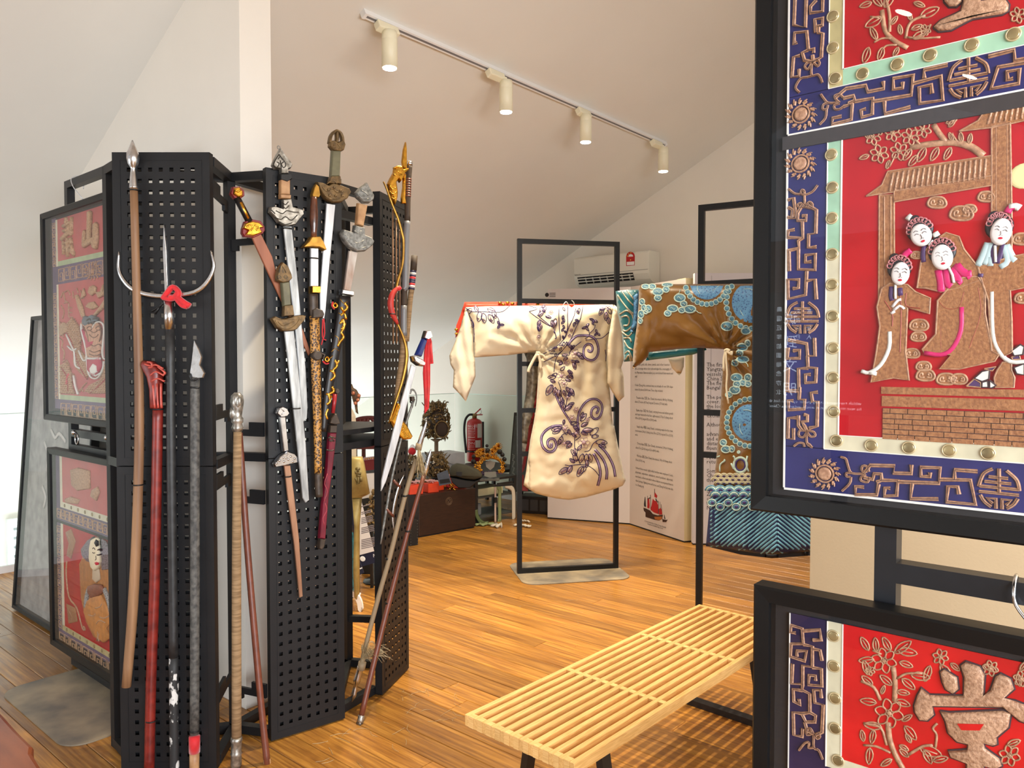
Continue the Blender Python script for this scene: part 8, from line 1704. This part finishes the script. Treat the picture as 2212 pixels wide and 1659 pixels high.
# crown on the right
c0 = tpt(1058, 1036) + cn * .0; c0.z = TZ; CP = PL(c0, RIGHT)
cw = thing('crown', 'golden arched crown with black pompoms on the right side of the table', 'headdress', c0)
MB().boxa(CP.at(-.09, .001, -.03), CP.u * .18, CP.v * .012, CP.n * .12).build('clear_base', mat('smoky_acrylic', sr(90, 92, 90), .2), cw)
q = smooth(kE([(1130, 1090), (1110, 1000), (1130, 930), (1200, 870), (1300, 850), (1400, 875), (1470, 940), (1490, 1010), (1460, 1080)]), 4)
MB().sweep([CP.px(x, y, .0) for x, y in q], .014, .010, n=8, side=CP.n).build('arch', M_GOLD, cw, True)
mb = MB(); rg = random.Random(3)
for x, y in q[::1]:
    for j in range(3): mb.ball(CP.px(x + rg.uniform(-5, 5), y + rg.uniform(-6, 2), .012), .010, .008, .010, 6, 4)
for x, y in kE([(1130, 770), (1370, 720), (1250, 830), (1420, 680), (1100, 800), (1180, 760), (1330, 760)]):
    for j in range(12): a = j * .52; mb.sweep([CP.px(x, y, .015), CP.px(x + 6.5 * math.cos(a), y + 6.5 * math.sin(a), .03), CP.px(x + 10 * math.cos(a + .2), y + 9 * math.sin(a + .2), .02)], [.004, .009, .002], [.002, .003, .001], n=5)
for x, y in kE([(1480, 1020), (1490, 1050), (1060, 980), (1075, 1010), (1440, 1080)]):
    for j in range(5): mb.ball(CP.px(x + rg.uniform(-3, 3), y + rg.uniform(-4, 4), .01), .010, n=6, m=4)
o = mb.build('gilt_flowers', M_GOLD, cw, True); o['kind'] = 'stuff'
for x, y, r in ((1247, 745, .024), (1035, 840, .020), (1030, 915, .024), (1435, 760, .026), (1480, 810, .022), (1510, 880, .022), (1530, 980, .018), (1240, 670, .016)):
    MB().ball(CP.px(*kE([(x, y)])[0], .02), r, n=12, m=8).build('black_pompom', M_TIE, cw, True)
mb = MB(); mb.poly(CP, kE([(1215, 925), (1290, 900), (1370, 930), (1350, 1000), (1290, 1050), (1230, 1000)]), -.01, -.004); mb.poly(CP, kE([(1200, 1080), (1380, 1070), (1390, 1150), (1290, 1170), (1200, 1140)]), -.01, -.002); mb.build('grey_lining_plate', mat('grey_lining_plate', sr(150, 148, 140), .5), cw)
# conical hat, card, trinkets, tongs, brooch
hp = tpt(1005, 1046); hp.z = TZ; HP = PL(hp, RIGHT)
ht = thing('conical_hat', 'dark olive shallow hat lying tipped beside the golden crown', 'hat', hp)
q = kE([(668, 1140), (650, 1040), (690, 975), (770, 940), (880, 955), (1000, 990), (1100, 1040), (1170, 1110), (1160, 1160), (1050, 1195), (900, 1180), (780, 1150)])
MB().poly(HP, q, -.02, .05, .02).build('brim', mat('olive_hat_cloth', sr(62, 60, 46), .8, var=.1, scale=20), ht, True)
MB().poly(HP, kE([(668, 1140), (780, 1150), (900, 1180), (1050, 1195), (1160, 1160), (1060, 1260), (980, 1320), (800, 1320), (700, 1240)]), -.02, .04, .012).build('crown_side', M_TIE, ht); MB().poly(HP, kE([(765, 1075), (850, 1078), (848, 1150), (762, 1135)]), .05, .053).build('black_patch', M_TIE, ht)
cp = tpt(957, 1052); cp.z = TZ; KP = PL(cp, RIGHT); o = thing('blue_card_box', 'small slate-blue box tilted beside the orange boxes', 'box', cp)
MB().poly(KP, kE([(462, 1110), (625, 1045), (690, 1250), (500, 1290)]), .0, .02).build('box_face', mat('slate_blue_card', sr(70, 78, 92), .6, var=.1, scale=30), o); MB().poly(KP, kE([(500, 1200), (650, 1180), (670, 1240), (510, 1262)]), .02, .0225).build('dark_label', M_DARK, o)
c = tpt(965, 1058, CHH); c = Vector((c.x, c.y, CHH + .066)); o = thing('jewelled_brooch', 'jewelled gold brooch standing between the orange boxes on the chest', 'ornament', Vector((c.x, c.y, CHH)))
BP = PL(c, RIGHT); mb = MB(); mb.sweep([BP.px(x, y) for x, y in smooth(kE([(580, 1330), (590, 1260), (640, 1240), (690, 1290), (720, 1340), (760, 1370), (640, 1375)]), 3)], .007, n=6); mb.build('gold_rim', M_GOLD, o, True)
mb = MB(); mb.ball(BP.px(*kE([(632, 1298)])[0], .01), .014, n=10, m=8); mb.build('red_stone', mat('ruby_glass', sr(170, 20, 30), .15), o, True); filigree('gilt_petals', o, BP.px(*kE([(670, 1320)])[0], .0), .035, .02, .03, 40, .014, M_GOLD, -1, 0, 5)
fb_ = tpt(925, 1056, CHH); o = thing('filigree_cluster', 'dark pile of old filigree pieces behind the orange boxes', 'ornament', Vector((fb_.x, fb_.y, CHH)) + cn * .03); filigree('filigree_pieces', o, Vector((fb_.x, fb_.y, CHH + .01)) + cn * .03, .09, .07, .07, 90, .022, M_OLDGOLD, 0, 0, 8)
# right low table with ribbons
r0 = on_floor(1032, 1138); rt = thing('ribbon_table', 'low black open-framed table with coloured ribbons hanging over its edge', 'table', r0 + cu * .3 + cn * .2)
RZ_ = .417; ra = r0 + cn * .06 + cu * .02; rw, rd = .50, .34
MB().boxa(ra + Vector((0, 0, RZ_ - .02)), cu * rw, cn * rd, Vector((0, 0, .02))).build('tabletop', M_BLKT, rt)
for a, b in ((0, 0), (rw - .03, 0), (0, rd - .03), (rw - .03, rd - .03)): MB().boxa(ra + cu * a + cn * b, cu * .03, cn * .03, Vector((0, 0, RZ_ - .02))).build('leg', M_BLKT, rt)
for z in (.06, .24): MB().boxa(ra + cu * .03 + Vector((0, 0, z)), cu * (rw - .06), cn * rd, Vector((0, 0, .014))).build('shelf', mat('grey_shelf', sr(70, 72, 70), .5), rt)
o = MB().boxa(ra + cu * .06 + cn * .03 + Vector((0, 0, .256)), cu * .30, cn * .22, Vector((0, 0, .07))).build('cream_box', mat('cream_box_card', sr(206, 204, 166), .6), None); bevel(o, .006); tag(o, 'flat cream box on the upper shelf of the ribbon table', 'box')
o = MB().boxa(ra + cu * .04 + cn * .05 + Vector((0, 0, .076)), cu * .07, cn * .1, Vector((0, 0, .11))).build('grey_tin', mat('grey_tin', sr(120, 126, 130), .5), None); bevel(o, .008); tag(o, 'small grey tin on the lower shelf of the ribbon table', 'tin')
RPL = PL(ra - cn * .016, cu)
def ribbon(pts, w, m, label, tail=None):
    P = [RPL.px(x, y, 0) for x, y in smooth(pts, 4)]
    if tail: P += [Vector((*on_floor(x, y)[:2], .006)) for x, y in smooth(tail, 3)]
    P = [Vector((p.x, p.y, max(p.z, .005))) for p in P]
    o = MB().sweep(P, w, .002, n=6, side=RPL.n).build('ribbon', m, None, True); tag(o, label, 'ribbon', 'ribbons hanging from the low table'); return o
M_GRNR = mat('sage_green_ribbon', sr(138, 152, 106), .6); M_PNKR = mat('pale_pink_ribbon', sr(208, 184, 172), .6); M_IVR = mat('ivory_ribbon', sr(220, 212, 196), .6)
ribbon(k1([(1430, 255), (1470, 250), (1470, 420), (1472, 700), (1470, 800), (1440, 830)]), .021, M_GRNR, 'sage green ribbon hanging straight from the low table, beside the pink one')
ribbon(k1([(1400, 240), (1400, 400), (1400, 600), (1402, 780), (1405, 850)]), .012, M_PNKR, 'narrow pale pink ribbon with a dark clasp hanging from the low table')
ribbon(k1([(1560, 215), (1650, 250), (1690, 330), (1695, 600), (1697, 790), (1700, 860)]), .024, M_IVR, 'ivory ribbon at the right corner of the low table, its end on the floor')
ribbon(k1([(1095, 600), (1105, 680), (1150, 770), (1220, 825), (1290, 850)]), .020, mat('dark_green_ribbon', sr(92, 106, 66), .6), 'dark green ribbon curling to the floor next to the chest')
def heap(pts, m, label, name='ribbon_end', w=.022):
    P = [Vector((*on_floor(x, y)[:2], .012 + .008 * (i % 2))) for i, (x, y) in enumerate(smooth(pts, 3))]; o = MB().sweep(P, w, .008, n=7).build(name, m, None, True); tag(o, label, 'ribbon'); return o
heap(k1([(1085, 865), (1160, 850), (1200, 865), (1260, 845), (1330, 850), (1365, 840)]), M_GRNR, 'crumpled pale green ribbon end on the floor beside the chest'); heap(k1([(1350, 880), (1400, 850), (1440, 890), (1490, 860), (1500, 890)]), M_IVR, 'crumpled ivory ribbon heap on the floor below the green ribbon'); heap(k1([(1700, 870), (1800, 860), (1900, 880), (1960, 890)]), M_IVR, 'ivory ribbon end trailing on the floor past the stand upright', w=.018); heap(k1([(1805, 800), (1870, 800), (1945, 815)]), M_IVR, 'second ivory ribbon end on the floor, farther back', w=.014)
MB_ = MB(); p = RPL.px(*k1([(1400, 445)])[0], .006); MB_.boxa(p - cu * .016 - Vector((0, 0, .024)), cu * .032, -cn * .008, Vector((0, 0, .05))); tag(MB_.build('clasp', M_TIE, None), 'dark clasp on the pink ribbon', 'clasp')
mb = MB(); rg = random.Random(6); o = thing('purple_trinkets', 'tangle of purple and silver hair ornaments on the low table', 'ornament', ra + cu * .12 + cn * .12 + Vector((0, 0, RZ_)))
for j in range(26):
    c = ra + cu * rg.uniform(.02, .30) + cn * rg.uniform(.03, .28) + Vector((0, 0, RZ_ + .008 + .03 * rg.random())); mb.sweep(smooth([tuple(c + Vector((rg.uniform(-.05, .05), rg.uniform(-.05, .05), rg.uniform(-.004, .015)))) for i in range(4)], 3), .0045, n=5)
oo = mb.build('tangle', mat('purple_enamel', sr(120, 92, 130), .35, .3, col2=sr(60, 34, 60), scale=40), o); oo['kind'] = 'stuff'
o = thing('black_tongs', 'flat black ornamental tongs on the right end of the low table', 'tongs', ra + cu * .4 + Vector((0, 0, RZ_)))
for a, b in (((1380, 215), (1690, 195)), ((1440, 190), (1665, 155))):
    P = [hit(*k1([q])[0], (0, 0, RZ_ + .014), Vector((0, 0, 1))) for q in (a, b)]; MB().bar(P[0], P[1], .024, .016).build('arm', M_TIE, o)
# leaning dark board with engraved marks, and low dark cabinet behind
lb0, lb1 = on_floor(1098, 1062), on_floor(1140, 1068); 
w_ = thing('leaning_board', 'dark slate-green framed board leaning behind the ribbon table', 'board', (lb0 + lb1) / 2)
LBD = PL(Vector((5.92, 4.86, .012)), RIGHT, Vector((.10, .06, 1))); kL = crop(1080, 740, 4.482)
MB().poly(LBD, kL([(72, 1440), (118, 675), (220, 675), (330, 700), (330, 1440)]), -.03, .0).build('frame', mat('black_board_frame', sr(34, 38, 38), .5), w_); MB().poly(LBD, kL([(82, 1430), (130, 705), (300, 705), (320, 1430)]), .0, .004).build('panel', mat('slate_green_panel', sr(72, 84, 86), .55, var=.1, scale=20), w_)
stk('engraved_marks', mat('grey_engraving', sr(120, 130, 130), .6), tuple([(118 + k % 2 * 20, 1080 + k * 30), (140 - k % 2 * 14, 1095 + k * 30), (126, 1108 + k * 30)] for k in range(9)), .006, .003, .007, lambda p: kL(p), pl=LBD, par=w_)
o = thing('dark_cabinet', 'low black cabinet with inset panels behind the cream robe hem', 'cabinet', (5.75, 4.62, 0)); g0, g1 = on_floor(1122, 1108), on_floor(1186, 1112)
MB().boxa(g0 + Vector((0, 0, .001)), g1 - g0, (Vector((0, 0, 1)).cross(g1 - g0)).normalized() * .2, Vector((0, 0, .17))).build('body', mat('black_cabinet', sr(30, 28, 30), .4), o)
GF = PL(g0, g1 - g0); gw = (g1 - g0).length
for k in range(3): MB().boxa(GF.at(gw * (.05 + .32 * k), .03, 0), GF.u * gw * .26, GF.v * .11, GF.n * .004).build('panel', mat('grey_cabinet_panel', sr(62, 62, 66), .45), o)

# ================================================================== THINGS SEEN THROUGH THE RACK
ZS = 4.62; SP = PL(camxz(-.98, ZS), RIGHT); kS = crop(740, 800, 3.013)
M_OLIVEG = mat('gilt_olive_paint', sr(176, 158, 98), .4, .25, col2=sr(138, 120, 70), scale=10)
fp = on_floor(770, 1333)
o = thing('giant_sheath', 'large gilded olive sheath with carved characters, upright behind the rack', 'sheath', Vector((fp.x, fp.y, 0)) + FWD0 * .05)
MB().poly(SP, kS([(52, 560), (130, 560), (142, 600), (178, 800), (172, 805), (128, 825), (66, 828), (60, 700)]), .0, .06, .012).build('sheath_head', M_OLIVEG, o, True); MB().poly(SP, kS([(66, 826), (128, 824), (112, 1010), (112, 1440), (100, 1485), (80, 1470), (72, 1300), (78, 1010)]), .005, .05, .012).build('sheath_body', M_OLIVEG, o, True)
mb = MB()
for q in ([(85, 640), (115, 640)], [(100, 630), (100, 665)], [(82, 665), (122, 672)], [(90, 685), (118, 685)], [(84, 700), (95, 725)], [(105, 695), (105, 735), (90, 735)], [(118, 695), (122, 725)], [(85, 655), (92, 675)]): mb.stroke(SP, kS(q), .008, .058, .068, n=6)
mb.build('carved_characters', mat('dark_olive', sr(98, 84, 44), .5), o, True)
o2 = thing('white_foot_stand', 'small stand with white curved foot under the giant sheath', 'stand', Vector((fp.x, fp.y, 0)))
q = [SP.px(x, y, .02) for x, y in smooth(kS([(30, 1440), (80, 1460), (112, 1510), (122, 1600)]), 4)]; q = [Vector((v.x, v.y, max(v.z, .012))) for v in q]
MB().sweep(q, .022, .016, n=4, side=SP.n, rot=math.pi / 4).build('curved_foot', M_WHITE, o2); MB().poly(SP, kS([(30, 1490), (60, 1480), (100, 1590), (30, 1600)]), -.01, .01).build('wood_block', M_BAMB, o2)
MB().bar(q[0], SP.px(775, 1285, -.05), .03, .03).build('post', M_WHITE, o2)
# sequined robe sliver
SQ = PL(camxz(-1.0, ZS + .12), RIGHT); sq = thing('sequined_robe', 'robe of gold, green and turquoise sequins glimpsed between the rack panels', 'robe', SQ.px(748, 1320))
M_SEQ = mat('gold_white_sequins', sr(196, 176, 120), .3, .2, col2=sr(226, 226, 210), kind='voronoi', scale=60, bump=.4, ramp=(.1, .4)); M_TSEQ = mat('turquoise_scales', sr(46, 110, 124), .35, col2=sr(16, 40, 54), kind='voronoi', scale=55, bump=.4, ramp=(.1, .35)); M_GSEQ = mat('green_sequins', sr(70, 140, 50), .35, col2=sr(190, 150, 60), kind='voronoi', scale=40, ramp=(.2, .5))
for nm, m, q in (('gold_panel', M_SEQ, [(690, 985), (752, 985), (752, 1200), (690, 1200)]), ('green_panel', M_GSEQ, [(690, 1200), (752, 1200), (750, 1320), (690, 1320)]), ('turquoise_panel', M_TSEQ, [(744, 1140), (763, 1150), (768, 1200), (765, 1290), (752, 1300), (744, 1260)])):
    Cloth(SQ, q, .0 if nm != 'turquoise_panel' else .03, .02, lambda x, y: .008 * math.sin(x / 4), 8, 6).build(nm, m, sq)
# information boards
SI = PL(camxz(-.93, 5.0), RIGHT, Vector((-.08, .05, 1)))
M_NAVYB = mat('navy_sign', sr(24, 28, 54), .5); M_PAPER = mat('sign_paper', sr(222, 216, 214), .7)
def sign(nm, lab, outer, paper, foot, par_lines, head):
    f = SI.px(*foot); o = thing(nm, lab, 'sign', Vector((f.x, f.y, max(f.z, 0)))); MB().poly(SI, kS(outer), -.012, .0).build('navy_backing', M_NAVYB, o)
    lx = SI.px(*foot, -.03); MB().bar(Vector((lx.x, lx.y, 0)) + FWD0 * .06, Vector((lx.x, lx.y, max(lx.z, 0) + .25)), .02, .02).build('easel_leg', M_BLKT, o)
    if paper: MB().poly(SI, kS(paper), .0005, .002).build('paper', M_PAPER, o)
    mb = MB()
    for (x0, y0, x1, y1) in par_lines: mb.stroke(SI, kS([(x0, y0), (x1, y1)]), .0035, .0022, .003, n=4)
    if par_lines: oo = mb.build('printed_lines', mat('grey_print', sr(120, 112, 116), .7), o); oo['kind'] = 'stuff'
    return o
pl_ = []
for g, (y0, n) in enumerate(((880, 1), (918, 2), (955, 4), (1020, 4), (1098, 6))):
    for k in range(n): y = y0 + k * 11; pl_.append((122, y + 8, 178 + (y - 860) * .155, y - 8 - (y - 860) * .02))
s1 = sign('information_sign', 'navy-bordered information sign with printed paper, behind the rack', [(100, 830), (172, 800), (238, 1242), (112, 1286)], [(118, 866), (176, 845), (230, 1170), (112, 1212)], (800, 1215), pl_, '')
c_ = kS([(150, 1228)])[0]; MB().disc(SI, *c_, .018, .001, .003, 12).build('round_logo', M_WHITE, s1); u_, v_ = SI.uv(*kS([(160, 1226)])[0]); text_mb('MING ART', SI, u_ + .06, v_ + .01, .032, .002).build('sign_lettering', M_WHITE, s1)
SI2 = SI; SI = PL(camxz(-.93, 4.8), RIGHT, Vector((-.08, .05, 1)))
s2 = sign('information_sign', 'dark navy lower corner of a second sign beside the giant sheath', [(95, 1190), (122, 1180), (157, 1312), (100, 1345)], None, (770, 1245), [], '')
MB().stroke(SI, kS([(112, 1292), (128, 1285)]), .004, .001, .002, n=4).build('pale_print', M_WHITE, s2)
# fan headdress on a cream pedestal, arched chair back, red studded tray, all above the table behind
k7 = crop(735, 820, 11.85); ZH = 5.6; HPn = PL(camxz(-1.15, ZH), RIGHT)
pd = thing('cream_pedestal', 'cream wedge pedestal under the fan-shaped headdress, left of the rack opening', 'pedestal', Vector((*at_z(764, 940, ZH)[:2], 0)))
MB().poly(HPn, [(745, 880), (760, 882), (768, 898), (770, 925), (770, 1000), (766, 1150), (745, 1150)], -.1, .04, .006).build('pedestal_body', M_CREAMCOTTON, pd)
fh = thing('headdress', 'brown fan-shaped headdress with copper bosses above the cream pedestal', 'headdress', at_z(764, 900, ZH))
MB().poly(HPn, k7([(230, 130), (300, 110), (340, 210), (420, 260), (470, 350), (525, 400), (500, 520), (440, 590), (445, 740), (465, 880), (400, 830), (380, 650), (340, 590), (300, 430), (230, 400)]), .045, .075, .012).build('fan', mat('brown_fan', sr(112, 84, 56), .5, col2=sr(64, 46, 32), scale=40, bump=.3), fh, True)
for x, y in ((335, 345), (450, 520), (388, 605), (475, 410)): MB().ball(HPn.px(*k7([(x, y)])[0], .08), .014, n=10, m=6).build('copper_boss', mat('copper_boss', sr(196, 128, 100), .3, .5), fh, True)
ch = thing('arched_chair', 'dark red chair with arched openwork back, far behind the rack shelf', 'chair', Vector((*at_z(800, 1000, 6.3)[:2], 0)))
CHP = PL(camxz(-1.15, 6.3), RIGHT); M_DRW = mat('dark_red_wood', sr(84, 26, 24), .4)
for q, w in (([(400, 1040), (520, 1000), (700, 980), (860, 985), (1010, 1030)], .018), ([(430, 1240), (560, 1110), (640, 1010)], .018), ([(800, 990), (880, 1090), (950, 1220)], .018), ([(510, 1010), (510, 1240)], .016), ([(705, 990), (705, 1230)], .016), ([(1000, 1030), (1060, 1200)], .02)):
    MB().sweep([CHP.px(x, y) for x, y in smooth(k7(q), 3)], w, .014, n=8, side=CHP.n).build('back_bow', M_DRW, ch, True)
MB().boxa(CHP.px(762, 962) - FWD0 * .02 - Vector((0, 0, .03)), RIGHT * .30, FWD0 * .4, Vector((0, 0, .04))).build('seat', M_DRW, ch)
for a, b in ((0, 0), (.26, 0), (0, .36), (.26, .36)):
    p = CHP.px(762, 962) + RIGHT * (a + .02) + FWD0 * b; MB().bar(Vector((p.x, p.y, p.z - .03)), Vector((p.x, p.y, 0)), .03, .03).build('leg', M_DRW, ch)
tr_ = thing('red_tray', 'dark red studded tray on a white box behind the rack', 'tray', at_z(800, 1010, 5.4)); TP = PL(camxz(-1.0, 5.4), RIGHT)
MB().poly(TP, [(786, 988), (840, 982), (840, 1004), (786, 1010)], -.2, .0).build('tray_side', mat('maroon_tray', sr(92, 20, 26), .4), tr_); mb = MB()
for k in range(10): mb.ball(TP.px(789 + k * 4.4, 991.5 - k * .5, .002), .006, n=6, m=4)
oo = mb.build('studs', M_BRASS, tr_); oo['kind'] = 'stuff'
wb2 = thing('white_box', 'plain off-white box under the red studded tray', 'box', Vector((*at_z(800, 1060, 5.4)[:2], 0))); MB().poly(TP, [(780, 1012), (850, 1008), (850, 1052), (780, 1066)], -.3, -.005).build('box_body', mat('off_white_box', sr(196, 192, 190), .7), wb2); p0 = TP.px(780, 1067, -.005); MB().boxa(Vector((p0.x, p0.y, .002)), RIGHT * .26, FWD0 * .28, Vector((0, 0, p0.z - .004))).build('black_base', M_BLKT, wb2)
fc = at_z(815, 1120, 5.22); o = thing('headdress', 'pale gold headdress standing low behind the information sign', 'headdress', Vector((fc.x, fc.y, 0))); MB().lathe(Vector((fc.x, fc.y, .001)), Vector((fc.x, fc.y, fc.z - .05)), [(0, .1), (.03, .1), (.06, .03), (1, .03)], 12).build('stand', M_BLKT, o, True); filigree('filigree', o, fc, .065, .065, .20, 150, .03, M_OLDGOLD, -.8, 0, 21)

# live-edge timber slab at the lower left corner
sl = [(-160, 1500), (-60, 1516), (0, 1535), (40, 1579), (73, 1611), (71, 1626), (93, 1660), (110, 1720), (60, 1900), (-260, 1900)]
P = [hit(x, y, (0, 0, .46), Vector((0, 0, 1))) for x, y in sl]; n = len(P)
tbx = thing('timber_table', 'reddish-brown live-edge timber tabletop corner, at the near left beside the grey plate', 'table', Vector((sum(p.x for p in P) / n, sum(p.y for p in P) / n, 0)))
M_SLAB = mat('polished_red_timber', sr(150, 84, 50), .3, col2=sr(112, 52, 28), scale=5, stretch=(3, .6, 1), coat=.2, detail=6)
mb = MB(); mb.add(P + [p - Vector((0, 0, .05)) for p in P], [tuple(range(n)), tuple(range(2 * n - 1, n - 1, -1))] + [(i, (i + 1) % n, n + (i + 1) % n, n + i) for i in range(n)]); bevel(mb.build('tabletop', M_SLAB, tbx), .012)
c = tbx.location; MB().box(c.x - .05, c.y - .05, 0, c.x + .05, c.y + .05, .41).build('leg', M_SLAB, tbx)

# loose horsehair on the boards
rg = random.Random(31); mb = MB()
for k in range(46):
    x, y = rg.choice([(rg.uniform(860, 1010), rg.uniform(1480, 1560)), (rg.uniform(700, 900), rg.uniform(1560, 1650)), (rg.uniform(930, 1300), rg.uniform(1290, 1400))])
    p = on_floor(x, y); a = rg.uniform(0, 6.28); l = rg.uniform(.03, .09); d = Vector((math.cos(a), math.sin(a), 0)); e = Vector((-d.y, d.x, 0)) * rg.uniform(-.015, .015)
    mb.sweep(smooth([tuple(p + Vector((0, 0, .0016))), tuple(p + d * l * .5 + e + Vector((0, 0, .0025))), tuple(p + d * l + Vector((0, 0, .0016)))], 3), .0007, n=4)
o = mb.build('loose_horsehair', M_HAIR, None); o['kind'] = 'stuff'; tag(o, 'scattered pale horsehair strands on the boards around the third panel', 'hair')
